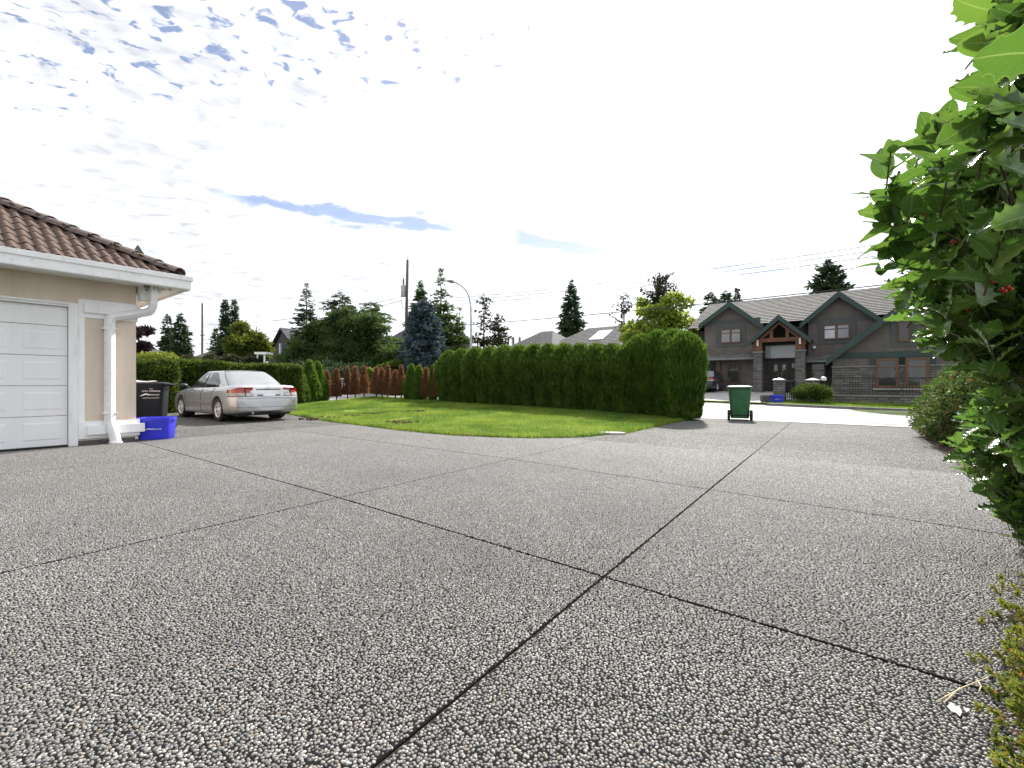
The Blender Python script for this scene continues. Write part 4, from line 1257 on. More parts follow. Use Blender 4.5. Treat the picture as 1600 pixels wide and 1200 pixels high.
# grassy plumes behind the round clump
pl = []
for i in range(60):
    p = at(random.uniform(1242, 1300), random.uniform(600, 612), 23.6)
    q = np.array(p)[None]; pl.append(cards(q-np.array([0, 0, .5]), np.array([[random.uniform(-.35, .35), random.uniform(-.2, .2), 1.0]]), random.uniform(.5, 0.95), 0.035))
c0 = at(1270, 610, 23.6)
V, Fq = join(pl); me = np_mesh('blades', V-np.array([c0.x, c0.y, 0.1]), Fq)
o = empty('ornamental_grass', (c0.x, c0.y, 0.1)); link('blades', me, leafm('pale_plumes', (0.22, 0.20, 0.14), (0.42, 0.38, 0.28), 0.3), o)
tag(o, 'feathery pale ornamental grass behind the round clump', 'grass plant')
# trimmed dark shrub at the end of the bed
bl = [((0, 0, .66), (1.5, 1.7, .76)), ((-.75, -.9, .62), (.88, .9, .70)), ((.7, .6, .7), (.95, 1.1, .74)), ((-.75, .8, .60), (.9, 1.0, .72)), ((.7, -.8, .6), (.9, 1.0, .7)), ((-1.0, 0, .5), (.65, 1.1, .6)), ((-.8, -1.0, .35), (.85, .8, .42)), ((-.9, .6, .32), (.75, 1.0, .4))]
me = blob_mesh('foliage', [(np.array(c), r) for c, r in bl], 52000, 0.085, 0.034, 75, 0.78, 0.3)
o = simple_plant('trimmed_shrub', me, M_SHRUB, SD(2.62, 11.4, 0.03), -ANG, 'rounded dark green shrub with brown flecks at the end of the planting bed', 'shrub', stem=stem_m)
link('shade_core', MB().lathe([(0, 0.05), (1.2, 0.1), (1.35, 0.5), (1.0, 1.0), (0, 1.2)], 14).mesh('shade_core'), M_INNER, o)  # solid dark core painting the shade inside the shrub

random.seed(8)
def far_tree(s_, d_, h_, r_, label, seed, mat):
    bl = rblobs(9, (r_*0.6, r_*0.6, h_*0.28), r_*0.55, seed, h_*0.66)
    me = blob_mesh('crown', bl, 5000, 0.5, 0.24, seed, 0.6, 0.0, 0.6)
    tree('garden_tree', SD(s_, d_, 0.4), me, mat, limb_mesh(h_*0.7, 0.2, r_*0.5, 6, seed), M_BARK, label)
far_tree(14.5, 38, 8.0, 3.2, 'leafy green tree past the right end of the dark house, behind the holly', 410, M_FIRG)

# ================================================================== CARS
def paint(name, base, metal=0.55, rough=0.32):
    m = bpy.data.materials.new(name); m.use_nodes = True
    t = NT(m.node_tree); out = t.n('ShaderNodeOutputMaterial'); b = t.n('ShaderNodeBsdfPrincipled'); t.l(b.outputs[0], out.inputs[0])
    tcn = t.n('ShaderNodeTexCoord')
    sx = t.n('ShaderNodeSeparateXYZ'); t.l(tcn.outputs['Object'], sx.inputs[0])
    dust = t.math('MULTIPLY', t.smooth(t.noise(tcn.outputs['Object'], 3.0, 5, 0.6), 0.35, 0.75), t.inv_smooth(sx.outputs[2], 0.2, 0.65))
    t.l(t.mix(t.math('MULTIPLY', dust, 0.5), base, (0.22, 0.20, 0.18)), b.inputs['Base Color'])
    b.inputs['Metallic'].default_value = metal; b.inputs['Roughness'].default_value = rough
    b.inputs['Coat Weight'].default_value = 0.8; b.inputs['Coat Roughness'].default_value = 0.05
    return m
M_SILVER = paint('silver_paint', (0.52, 0.53, 0.545))
M_NAVY = paint('navy_paint', (0.01, 0.014, 0.03), 0.2, 0.25)
M_CARW = paint('white_car_paint', (0.78, 0.78, 0.78), 0.0, 0.3)
M_CGLASS = glassm('car_glass', (0.5, 0.55, 0.55), 2.2, 0.60, body=(0.75, 0.77, 0.80))  # whitish film paints bright reflected sky into the glass
M_BLACKP = pm('black_trim', (0.015, 0.015, 0.016), 0.5)
M_TYRE = pm('tyre_rubber', (0.018, 0.018, 0.018), 0.85, var=0.2, vs=20)
M_RIM = pm('alloy_rim', (0.72, 0.72, 0.73), 0.35, metal=0.35, var=0.05)
M_CHROME = pm('chrome', (0.8, 0.8, 0.8), 0.08, metal=1.0, var=0.02)
M_RED = pm('red_lens', (0.34, 0.015, 0.01), 0.12, var=0.1, coat=1.0)
M_CLEAR = pm('clear_lens', (0.36, 0.32, 0.30), 0.12, var=0.08, coat=1.0)
M_PLATE = pm('white_plate', (0.75, 0.76, 0.78), 0.4, var=0.03)
M_SEAT = pm('seat_leather', (0.09, 0.08, 0.07), 0.6)

def smoothcurve(x, xs, ys):
    return np.interp(x, xs, ys)
def build_car():
    root = empty('car')
    # lower body: lofted sections along x (front is +x)
    xs = np.array([-2.44, -2.42, -2.36, -2.25, -2.05, -1.8, -1.5, -1.2, -0.8, -0.4, 0, 0.4, 0.8, 1.1, 1.4, 1.7, 2.0, 2.2, 2.33, 2.40, 2.43])
    hw = np.interp(xs, [-2.44, -2.41, -2.34, -2.2, -1.9, -1.4, 0, 1.2, 1.9, 2.2, 2.36, 2.43], [0.60, 0.74, 0.82, 0.862, 0.885, 0.893, 0.893, 0.888, 0.86, 0.79, 0.66, 0.50])
    zt = np.interp(xs, [-2.44, -2.36, -2.1, -1.7, -1.2, 0.0, 1.0, 1.25, 1.8, 2.2, 2.36, 2.43], [0.93, 0.965, 0.985, 0.985, 0.955, 0.925, 0.90, 0.885, 0.82, 0.735, 0.66, 0.60])
    zb = np.interp(xs, [-2.44, -2.3, -2.0, -1.0, 1.0, 2.0, 2.43], [0.30, 0.235, 0.20, 0.175, 0.175, 0.19, 0.25])
    rings = []
    for x, w_, a, b_ in zip(xs, hw, zt, zb):
        mid = b_ + (a-b_)
        sec = [(0, b_), (w_*0.80, b_), (w_*0.95, b_+0.025), (w_*0.985, b_+0.10), (w_*1.0, b_+0.22), (w_*1.005, b_+(a-b_)*0.48), (w_*0.998, b_+(a-b_)*0.62), (w_*0.985, b_+(a-b_)*0.76), (w_*0.955, b_+(a-b_)*0.88), (w_*0.90, a-0.022), (w_*0.80, a-0.002), (w_*0.45, a+0.012), (0, a+0.016)]
        ring = []
        for (y, z) in sec:
            # rear face leans forward above the bumper, nose leans back
            k_ = max(0, (-x-2.05)/0.39); kf = max(0, (x-1.95)/0.48)
            dx = 0.10*k_*sstep((z-0.60)/0.25)*1.0 - 0.06*kf*sstep((z-0.5)/0.2)
            ring.append((x+dx, y, z))
        full = [(p[0], -p[1], p[2]) for p in ring[::-1]] + ring[1:-1]
        # order: top centre..left..bottom..right
        rings.append(full)
    n = len(rings[0]); mb = MB(); vs = [p for r in rings for p in r]; fs = []
    for i in range(len(rings)-1):
        for k_ in range(n): fs.append((i*n+k_, i*n+(k_+1) % n, (i+1)*n+(k_+1) % n, (i+1)*n+k_))
    fs.append(tuple(range(n))); fs.append(tuple((len(rings)-1)*n+k_ for k_ in range(n-1, -1, -1)))
    mb.add(vs, fs)
    me = mb.mesh('body')
    # refine and open the wheel arches
    bm = bmesh.new(); bm.from_mesh(me)
    bmesh.ops.subdivide_edges(bm, edges=[e for e in bm.edges if e.calc_length() > 0.02 and len(e.link_faces) == 2 and max(len(f.verts) for f in e.link_faces) == 4], cuts=1, use_grid_fill=True, smooth=0.6)
    bm.to_mesh(me); bm.free()
    body = link('body', me, M_SILVER, root)
    WX = (-1.345, 1.405)
    for wx in WX:
        for sy in (-1, 1):
            cut = MB().lathe([(0.0, 0.0), (0.372, 0.0), (0.372, 0.5), (0.0, 0.5)], 36, axis='y', c=(wx, 0.60 if sy > 0 else -1.10, 0.325)).build('cut', M_BLACKP)
            md = body.modifiers.new('b', 'BOOLEAN'); md.operation = 'DIFFERENCE'; md.object = cut; md.solver = 'EXACT'
            dg = bpy.context.evaluated_depsgraph_get(); ev = body.evaluated_get(dg)
            nm = bpy.data.meshes.new_from_object(ev)
            body.modifiers.clear(); body.data = nm
            bpy.data.objects.remove(cut)
    nm = body.data; nm.name = 'body'
    nm.materials.clear(); nm.materials.append(M_SILVER)
    nm.polygons.foreach_set('material_index', np.zeros(len(nm.polygons), dtype=np.int32))
    nm.polygons.foreach_set('use_smooth', np.ones(len(nm.polygons), dtype=bool))
    nm.set_sharp_from_angle(angle=R(40)); nm.update()
    # wheel wells, dark
    for wx in WX:
        for sy in (-1, 1):
            y0 = 0.58 if sy > 0 else -0.60
            ww = MB().lathe([(0.0, 0.0), (0.371, 0.0)], 28, axis='y', c=(wx, y0+0.01, 0.325))
            ww.build('wheel_well', M_BLACKP, root)
    # greenhouse surface: loops narrowing to the roof
    ZB = 0.90
    def G(u, v):
        """u loop angle 0..2pi (0 = front centre), v 0..1 sill to roof"""
        v = np.asarray(v, float); u = np.asarray(u, float)
        xf = 1.13 - 1.02*v**0.92 + 0.10*v*v     # windscreen foot to roof front
        xr = -1.83 + 0.86*v**0.92
        w_ = 0.80 - 0.225*v**1.35
        xc, a = (xf+xr)/2, (xf-xr)/2
        c, s_ = np.cos(u), np.sin(u)
        e = 2/(8.5-3.0*v)
        x = xc + a*np.sign(c)*np.abs(c)**e
        y = w_*np.sign(s_)*np.abs(s_)**e
        crown = 0.02*(1-(y/np.maximum(w_, .01))**2)*v
        z = ZB + 0.49*(1-(1-v)**1.3) + crown
        # bow front and rear glass
        bow = 1-(y/np.maximum(w_, .01))**2
        x = x + np.where(c > 0.0, 0.06, -0.05)*bow*(1-v*0.6)*np.abs(c)**2
        return np.stack([x, y, z], -1)
    NU, NV = 220, 22
    us = np.linspace(0, 2*np.pi, NU, endpoint=False)
    # concentrate samples in the corners too
    vv = np.linspace(0, 1, NV)
    Ug, Vg = np.meshgrid(us, vv, indexing='ij')
    Pg = G(Ug, Vg)
    win = {k_: [] for k_ in ('rear_window', 'windscreen', 'front_side_window_l', 'front_side_window_r', 'rear_side_window_l', 'rear_side_window_r')}
    frame = []
    for i in range(NU):
        i2 = (i+1) % NU
        for j in range(NV-1):
            q = (i*NV+j, i2*NV+j, i2*NV+j+1, i*NV+j+1)
            p = (Pg[i, j]+Pg[i2, j]+Pg[i2, j+1]+Pg[i, j+1])/4
            v = (vv[j]+vv[j+1])/2
            w_ = 0.80-0.225*v**1.35; yy = abs(p[1])/w_
            key = None
            xr = -1.83+0.86*v**0.92; xf = 1.13-1.02*v**0.92+0.1*v*v
            if 0.05 < v < 0.94:
                if p[0] < xr+0.12 and yy < 0.90: key = 'rear_window'
                elif p[0] > xf-0.12 and yy < 0.88: key = 'windscreen'
            if key is None and 0.06 < v < 0.88 and yy > 0.85:
                sd = 'l' if p[1] > 0 else 'r'
                if -0.20 < p[0] < xf-0.17: key = 'front_side_window_'+sd
                elif max(-1.24, xr+0.34) < p[0] < -0.28 and not (v > 0.74 and p[0] < -0.88): key = 'rear_side_window_'+sd
            (win[key] if key else frame).append(q)
    allv = Pg.reshape(-1, 3)
    def sub(name, quads, mat, off=0.0, top=False):
        quads = np.array(quads); idx = np.unique(quads); mp_ = -np.ones(len(allv), int); mp_[idx] = np.arange(len(idx))
        V = allv[idx].copy(); Fq = mp_[quads]
        me = np_mesh(name, V, Fq, smooth=True)
        if top:
            pass
        return link(name, me, mat, root)
    fr = sub('roof_frame', frame, M_SILVER)
    # roof skin
    top = Pg[:, -1]
    mbr = MB(); vs = [tuple(p) for p in top]; c = top.mean(0)
    for k_ in (0.75, 0.45, 0.15):
        vs += [tuple(c + (p-c)*k_ + np.array([0, 0, 0.03*(1-k_*k_)])) for p in top]
    fs = []
    for r in range(3):
        for i in range(NU): fs.append((r*NU+i, r*NU+(i+1) % NU, (r+1)*NU+(i+1) % NU, (r+1)*NU+i))
    fs.append(tuple(3*NU+i for i in range(NU)))
    mbr.add(vs, fs).build('roof', M_SILVER, root, smooth=True)
    M_SIDE = glassm('car_side_glass', (0.35, 0.4, 0.4), 2.0, 0.93, body=(0.4, 0.4, 0.4))
    for k_, q in win.items():
        if not q: continue
        base = k_.rsplit('_', 1)[0] if k_[-2] == '_' else k_
        sub(base, q, M_SIDE if 'side' in base else M_CGLASS)
    # seals round the rear window
    for (vlo, vhi, ym) in ((0.05, 0.94, 0.90),):
        pts = []
        def edge(yf, v):
            uu = np.linspace(math.pi-1.3, math.pi+1.3, 400)
            P_ = G(uu, np.full(400, v)); w_ = 0.80-0.225*v**1.35
            i = np.argmin(np.abs(P_[:, 1]-yf*w_)); return P_[i]
        for yf in np.linspace(-ym, ym, 14): pts.append(edge(yf, vlo))
        for v in np.linspace(vlo, vhi, 8)[1:]: pts.append(edge(ym, v))
        for yf in np.linspace(ym, -ym, 14)[1:]: pts.append(edge(yf, vhi))
        for v in np.linspace(vhi, vlo, 8)[1:]: pts.append(edge(-ym, v))
        MB().tube([tuple(p) for p in pts], 0.011, 5).build('window_seal', M_BLACKP, root)
    # B pillars in black, window surround line
    for sy in (-1, 1):
        pts = [(-0.24, sy*(0.80-0.225*v**1.35)*0.9985, ZB+0.49*(1-(1-v)**1.3)) for v in np.linspace(0.05, 0.86, 8)]
        MB().tube(pts, 0.03, 6, flat=(0.085, 0.014)).build('door_pillar', M_BLACKP, root)
    # interior: seats, shelf
    it = MB()
    for y in (-0.38, 0.38):
        it.box(0.0, 0.5, y-0.25, y+0.25, 0.55, 0.72); it.box(-0.14, 0.02, y-0.24, y+0.24, 0.6, 1.16); it.box(-0.13, -0.03, y-0.12, y+0.12, 1.17, 1.30)
    it.box(-0.95, -0.78, -0.62, 0.62, 0.6, 1.10); it.box(-1.7, -0.95, -0.66, 0.66, 0.9, 0.945)
    it.build('seats', M_SEAT, root, bevel=0.03)
    # wheels
    wr = MB().lathe([(0.205, -0.10), (0.235, -0.108), (0.29, -0.105), (0.312, -0.085), (0.318, -0.05), (0.318, 0.05), (0.312, 0.085), (0.29, 0.105), (0.235, 0.108), (0.205, 0.10)], 36, axis='y').mesh('tyre', smooth=True); wr.materials.append(M_TYRE)
    rb = MB(); rb.lathe([(0.216, -0.10), (0.216, 0.098), (0.205, 0.105), (0.19, 0.09), (0.188, -0.09)], 32, axis='y')
    for i in range(7):
        a0 = 2*math.pi*i/7
        ca, sa = math.cos(a0), math.sin(a0)
        q = []
        for (r_, hwid, y_) in ((0.03, 0.030, 0.082), (0.11, 0.026, 0.088), (0.20, 0.040, 0.084)):
            for sg in (-1, 1):
                for yy in (y_, y_-0.03):
                    q.append((r_*ca - sg*hwid*sa, yy, r_*sa + sg*hwid*ca))
        f_ = []
        for b0 in (0, 4):
            f_ += [(b0, b0+2, b0+6, b0+4), (b0+1, b0+5, b0+7, b0+3), (b0, b0+4, b0+5, b0+1), (b0+2, b0+3, b0+7, b0+6)]
        rb.add(q, f_)
    rb.lathe([(0.0, 0.098), (0.04, 0.096), (0.055, 0.085), (0.055, 0.05)], 20, axis='y')
    rim = rb.mesh('rim', smooth=True); rim.materials.append(M_RIM)
    dk_ = MB().lathe([(0.0, 0.02), (0.19, 0.02)], 24, axis='y').mesh('brake_disc'); dk_.materials.append(pm('brake_dark', (0.03, 0.03, 0.03), 0.6))
    for wx in WX:
        for sy in (-1, 1):
            wh = empty('wheel', (wx, sy*0.765, 0.318)); wh.parent = root
            if sy < 0: wh.rotation_euler.z = math.pi
            link('tyre', wr, None, wh); link('rim', rim, None, wh); link('brake_disc', dk_, None, wh)
    # rear lights: patches standing just proud of the tail
    def tail_x(y, z):
        # tail face x position from the loft
        yy = abs(y)
        xe = np.interp(yy, [0.0, 0.60, 0.74, 0.82, 0.862, 0.885], [-2.44, -2.44, -2.42, -2.34, -2.2, -1.98])
        k_ = max(0, (-xe-2.05)/0.39)
        return xe + 0.10*k_*sstep((z-0.60)/0.25)
    def tail_patch(name, ylo, yhi, zf0, zf1, mat, off=0.014, parent=root, ny=10, nz=4):
        mb = MB(); vs = []; fs = []
        for i in range(ny+1):
            y = lerp(ylo, yhi, i/ny)
            for j in range(nz+1):
                z = lerp(zf0(y), zf1(y), j/nz)
                w_out = 0.0
                vs.append((tail_x(y, z)-off, y*1.006, z))
        for i in range(ny):
            for j in range(nz): fs.append((i*(nz+1)+j, (i+1)*(nz+1)+j, (i+1)*(nz+1)+j+1, i*(nz+1)+j+1))
        # rim back into the body
        b_ = len(vs)
        loop = [i*(nz+1) for i in range(ny+1)] + [ny*(nz+1)+j for j in range(1, nz+1)] + [i*(nz+1)+nz for i in range(ny-1, -1, -1)] + [j for j in range(nz-1, 0, -1)]
        vs += [(vs[q][0]+off+0.02, vs[q][1]*0.99, vs[q][2]) for q in loop]
        for a_ in range(len(loop)):
            fs.append((loop[a_], loop[(a_+1) % len(loop)], b_+(a_+1) % len(loop), b_+a_))
        return mb.add(vs, fs).build(name, mat, parent, smooth=True)
    for sy in (-1, 1):
        tl_ = tail_patch('tail_light', sy*0.40, sy*0.885, lambda y: 0.775, lambda y: 0.925-0.06*max(0, (abs(y)-0.75)/0.13), M_RED)
        tail_patch('clear_lens', sy*0.415, sy*0.875, lambda y: 0.70, lambda y: 0.785, M_CLEAR, off=0.017, parent=tl_)
        bar = tail_patch('divider', sy*0.585, sy*0.612, lambda y: 0.70, lambda y: 0.925, M_BLACKP, off=0.022, parent=tl_, ny=2)
        tail_patch('lens_border', sy*0.39, sy*0.887, lambda y: 0.680, lambda y: 0.699, M_BLACKP, off=0.012, parent=tl_)  # thin black border strip below the clear lens
    rec = tail_patch('plate_recess', -0.30, 0.30, lambda y: 0.69, lambda y: 0.875, pm('recess_grey', (0.15, 0.15, 0.16), 0.4, metal=0.3), off=0.006)
    tail_patch('chrome_strip', -0.32, 0.32, lambda y: 0.868, lambda y: 0.89, pm('dark_strip', (0.05, 0.05, 0.055), 0.3), off=0.03, parent=rec)
    tail_patch('licence_plate', -0.16, 0.16, lambda y: 0.70, lambda y: 0.845, M_PLATE, off=0.016)
    tail_patch('trunk_seam', -0.60, 0.60, lambda y: 0.680, lambda y: 0.688, M_BLACKP, off=0.004)
    # trunk lid shut lines, bumper crease
    tail_patch('bumper_lip', -0.86, 0.86, lambda y: 0.655, lambda y: 0.680, M_SILVER, off=0.022, ny=24)
    tail_patch('bumper_crease', -0.86, 0.86, lambda y: 0.395, lambda y: 0.402, pm('seam_dark', (0.06, 0.06, 0.06), 0.6), off=0.006, ny=24)
    # emblem on the lid
    MB().tube([(-2.363, 0.055*math.cos(a_), 0.925+0.026*math.sin(a_)) for a_ in np.linspace(0, 2*math.pi, 15)], 0.006, 5, caps=False).build('emblem', M_CHROME, root)
    for y in (-0.5, 0.5):
        pass
    # side details
    for sy in (-1, 1):
        yb = sy*0.898
        mo = MB(); mo.tube([(-0.86, yb*1.004, 0.50), (0.0, yb*1.006, 0.50), (0.98, yb*1.0, 0.50)], 0.02, 8, flat=(0.02, 0.06)).build('side_moulding', pm('moulding_grey', (0.20, 0.20, 0.20), 0.5), root)
        for x in (-0.62, 0.42):
            h_ = MB(); h_.tube([(x-0.09, yb*0.990, 0.79), (x-0.07, yb*1.016, 0.795), (x+0.07, yb*1.016, 0.795), (x+0.09, yb*0.992, 0.79)], 0.014, 6)
            h_.build('door_handle', M_SILVER, root, smooth=True)
        for x, z1 in ((-0.245, 0.90), (0.98, 0.885)):
            MB().tube([(x, yb*0.94, z1), (x, yb*0.999, 0.74), (x, yb*1.0035, 0.55), (x-0.0, yb*0.997, 0.32), (x, yb*0.985, 0.24)], 0.0045, 4).build('door_seam', M_BLACKP, root)
        MB().tube([(-1.08, yb*0.93, 0.93), (-0.98, yb*0.998, 0.75), (-0.96, yb*1.003, 0.60)], 0.0045, 4).build('door_seam', M_BLACKP, root)
        # door mirror
        mm = MB(); mm.lathe([(0.0, -0.09), (0.05, -0.085), (0.075, -0.03), (0.078, 0.04), (0.06, 0.085), (0.0, 0.09)], 14, axis='y', c=(0.80, sy*0.98, 0.965))
        mr = mm.build('door_mirror', M_BLACKP, root, smooth=True)
        MB().tube([(0.82, sy*0.82, 0.92), (0.81, sy*0.95, 0.945)], 0.025, 6).build('mirror_arm', M_BLACKP, mr)
        # fuel flap outline and reflector on the near side
        MB().box(-2.02, -1.90, sy*0.868-0.012, sy*0.868+0.012, 0.545, 0.57).build('side_marker', M_RED, root)
        # headlight
        MB().lathe([(0.0, -0.12), (0.05, -0.10), (0.075, 0), (0.05, 0.10), (0.0, 0.12)], 12, axis='y', c=(2.27, sy*0.58, 0.64)).build('headlight', M_CLEAR, root, smooth=True)
    MB().tube([(-2.35, 0.45, 0.25), (-2.47, 0.45, 0.245)], 0.028, 10).build('exhaust_pipe', M_CHROME, root, smooth=True)
    MB().box(-2.15, 2.1, -0.70, 0.70, 0.165, 0.23).build('underbody', M_BLACKP, root)
    return root
carp = build_car()
def repaint(root, m):
    for o in root.children:
        for sl_ in o.material_slots:
            if sl_.material == M_SILVER:
                sl_.link = 'OBJECT'; sl_.material = m
# silver car: heading along -s
HEAD = math.atan2(SU, -CU)
cr_ = Vector((-8.27, 12.55, 0)); fwd = Vector((math.cos(HEAD), math.sin(HEAD), 0)); left = Vector((-fwd.y, fwd.x, 0))
CS = 1.03
carp.rotation_euler.z = HEAD + R(1.0)
carp.scale = (CS, CS, CS)
carp.location = cr_ + fwd*1.345*CS - left*0.86*CS + Vector((0, 0, 0.001))
tag(carp, 'silver four-door sedan parked beside the garage, rear towards the driveway', 'car', 'cars')
def car_copy(loc, heading, m, label):
    c = copy_tree(carp); c.scale = (1, 1, 1); c.location = loc; c.rotation_euler.z = heading; tag(c, label, 'car', 'cars'); repaint(c, m); return c
s, _ = pd(1117, 600, 34.4)
car_copy(SD(s-0.2, 33.6, lot_z(s, 33.6)+0.012), math.atan2(CU, SU), M_NAVY, 'dark blue sedan parked nose-in at the house garage across the road')
def on_road(s, d): return SD(s, d, road_z(s, d)+0.004)
car_copy(on_road(-24.5, 23.9), math.atan2(SU, -CU), M_CARW, 'white car on the street glimpsed between browned cedars near the green pair')
car_copy(on_road(-29.5, 23.9), math.atan2(SU, -CU), M_SILVER, 'pale car on the street glimpsed among the middle browned cedars')
car_copy(on_road(-38.0, 23.8), math.atan2(SU, -CU), M_CARW, 'white car roof showing between the clipped hedge and the broad cedar')

# ================================================================== CARTS AND BOXES
M_WTXT = pm('white_print', (0.8, 0.8, 0.8), 0.6, var=0.02)
def text_mesh(body, size, name='lettering', shear=0.0):
    cu = bpy.data.curves.new(name, 'FONT'); cu.body = body; cu.size = size; cu.align_x = 'CENTER'; cu.align_y = 'CENTER'; cu.extrude = 0.0008; cu.shear = shear
    o = bpy.data.objects.new(name, cu); col.objects.link(o)
    dg = bpy.context.evaluated_depsgraph_get()
    me = bpy.data.meshes.new_from_object(o.evaluated_get(dg)); me.name = name
    bpy.data.objects.remove(o)
    me.materials.clear(); me.materials.append(M_WTXT)
    return me
def swoosh(w_):
    mb = MB(); top, bot = [], []
    for i in range(13):
        u = i/12; x = (u-0.5)*w_
        zc = 0.10*w_*math.sin((u-0.2)*4.2); th_ = 0.055*w_*math.sin(math.pi*min(u*1.05, 1))+0.003
        top.append((x, zc+th_)); bot.append((x, zc-th_))
    vs = [(x, 0, z) for x, z in top] + [(x, 0, z) for x, z in bot]
    fs = [(i, i+1, 13+i+1, 13+i) for i in range(12)]
    vs += [(x, 0.0015, z) for x, _, z in vs]; fs += [tuple(26+q for q in f[::-1]) for f in fs]
    return mb.add(vs, fs)
def build_cart(m_body, m_lid, label, loc, rz, h=1.06, w_=0.56, dp=0.66, group='wheeled carts'):
    """front +y, wheels and handle at -y"""
    root = empty('wheeled_cart', loc, rz)
    lv = [(0.05, 0.76, 0.70), (0.10, 0.79, 0.74), (0.5, 0.87, 0.86), (0.86, 0.97, 0.98), (0.90, 0.98, 1.0), (0.905, 1.06, 1.06), (0.945, 1.06, 1.06), (0.946, 0.96, 0.97), (0.90, 0.94, 0.95)]
    def loop(kx, ky, z, back):
        pts = []
        for i in range(24):
            a = 2*math.pi*i/24; c, s_ = math.cos(a), math.sin(a); e = 0.28
            x = math.copysign(abs(c)**e, c)*w_/2*kx; y = math.copysign(abs(s_)**e, s_)*dp/2
            y = y*ky + (1-ky)*(-dp/2)*0.55
            pts.append((x, y, z))
        return pts
    mb = MB(); vs = []; 
    for (z, kx, ky) in lv: vs += loop(kx, ky, z*h, True)
    fs = [tuple(range(23, -1, -1))]
    for r in range(len(lv)-1):
        for i in range(24): fs.append((r*24+i, r*24+(i+1) % 24, (r+1)*24+(i+1) % 24, (r+1)*24+i))
    mb.add(vs, fs).build('body', m_body, root, smooth=True)
    # lid, slightly domed, overhanging
    ld = MB(); vs = []
    for (k_, z) in ((1.10, 0.935), (1.13, 0.955), (1.12, 0.975), (1.0, 0.992), (0.6, 1.004), (0.1, 1.008)):
        vs += [(p[0]*k_/1.0, p[1]*k_, z*h) for p in loop(0.97, 0.98, 0, True)]
    fs = []
    for r in range(5):
        for i in range(24): fs.append((r*24+i, r*24+(i+1) % 24, (r+1)*24+(i+1) % 24, (r+1)*24+i))
    fs.append(tuple(120+i for i in range(24)))
    ld.add(vs, fs).build('lid', m_lid, root, smooth=True)
    hb = MB(); hb.tube([(-w_*0.40, -dp*0.48, 0.915*h), (-w_*0.40, -dp*0.64, 0.955*h), (w_*0.40, -dp*0.64, 0.955*h), (w_*0.40, -dp*0.48, 0.915*h)], 0.016, 8).build('handle', m_body, root, smooth=True)
    MB().tube([(-w_*0.47, -dp*0.46, 0.15), (w_*0.47, -dp*0.46, 0.15)], 0.012, 8).build('axle', M_BLACKP, root)
    wm = MB().lathe([(0.0, -0.035), (0.11, -0.038), (0.143, -0.035), (0.15, -0.015), (0.15, 0.015), (0.143, 0.035), (0.11, 0.038), (0.0, 0.035)], 24, axis='x').mesh('wheel', smooth=True)
    for sx in (-1, 1):
        link('wheel', wm, M_TYRE, root, (sx*w_*0.47, -dp*0.46, 0.151))
    # vertical ribs
    tag(root, label, 'cart', group)
    return root
M_CARTD = pm('charcoal_cart_plastic', (0.007, 0.008, 0.013), 0.6, var=0.1, vs=4, spec=0.25)
M_CARTG = pm('green_cart_plastic', (0.028, 0.125, 0.045), 0.42, var=0.1, vs=4, dirt=(0.04, 0.12, 0.055))
M_CARTK = pm('black_cart_plastic', (0.012, 0.012, 0.014), 0.45)
M_BLUEB = pm('blue_box_plastic', (0.05, 0.055, 0.72), 0.42, var=0.06, vs=4)
p = onz(246, 676.5)
dir_left = Vector((-0.9, -0.43, 0)).normalized()
rz = math.atan2(dir_left.y, dir_left.x) - math.pi/2
ct = build_cart(M_CARTD, M_CARTD, 'dark navy rubbish cart with white lettering beside the garage corner', (-7.80, 9.6, 0), rz, h=1.09, w_=0.58, dp=0.66)
# white bag edge poking from under the lid
bg_ = MB(); bg_.tube([(-0.22+0.02*math.sin(i*1.3), 0.30-0.05*i, 1.085+0.012*math.sin(i*0.8)+0.012) for i in range(11)], [0.012, 0.02, 0.024, 0.026, 0.026, 0.028, 0.026, 0.024, 0.022, 0.016, 0.008], 8)
o = bg_.build('bin_bag', pm('white_bag', (0.75, 0.75, 0.76), 0.4), ct, smooth=True)
# print on the side that faces the driveway (local +x side)
side_x = 0.58/2
def on_side(o, y, z):
    k_ = np.interp(z, [0.05*1.09, 0.5*1.09, 0.86*1.09], [0.76, 0.87, 0.97])
    o.parent = ct; o.location = (-side_x*k_-0.008, y, z); o.rotation_euler = (R(90)+R(7), 0, R(-90))
# text faces local +x
for (txt, size, z) in (('THE', 0.03, 0.945), ('ONLY GARBAGE', 0.042, 0.90), ('PLEASE RECYCLE FIRST', 0.028, 0.755)):
    me = text_mesh(txt, size); o = link('lettering', me); on_side(o, -0.12, z)
o = swoosh(0.17).build('logo', M_WTXT); o.parent = ct; o.location = (-side_x*0.935-0.008, -0.02, 0.82); o.rotation_euler = (0, R(-7), R(-90))
o = link('lettering', text_mesh('Richmond', 0.05, shear=0.3)); on_side(o, -0.15, 0.825)
# green cart by the road, its back to the camera
p = onz(1157, 656.5)
gd = Vector((0.36, 0.93, 0)).normalized()
build_cart(M_CARTG, M_CARTG, 'green wheeled cart standing alone at the driveway end by the road', (p.x+0.10, p.y+0.25, 0), math.atan2(gd.y, gd.x)-math.pi/2 - R(4), h=1.0, w_=0.62, dp=0.66)
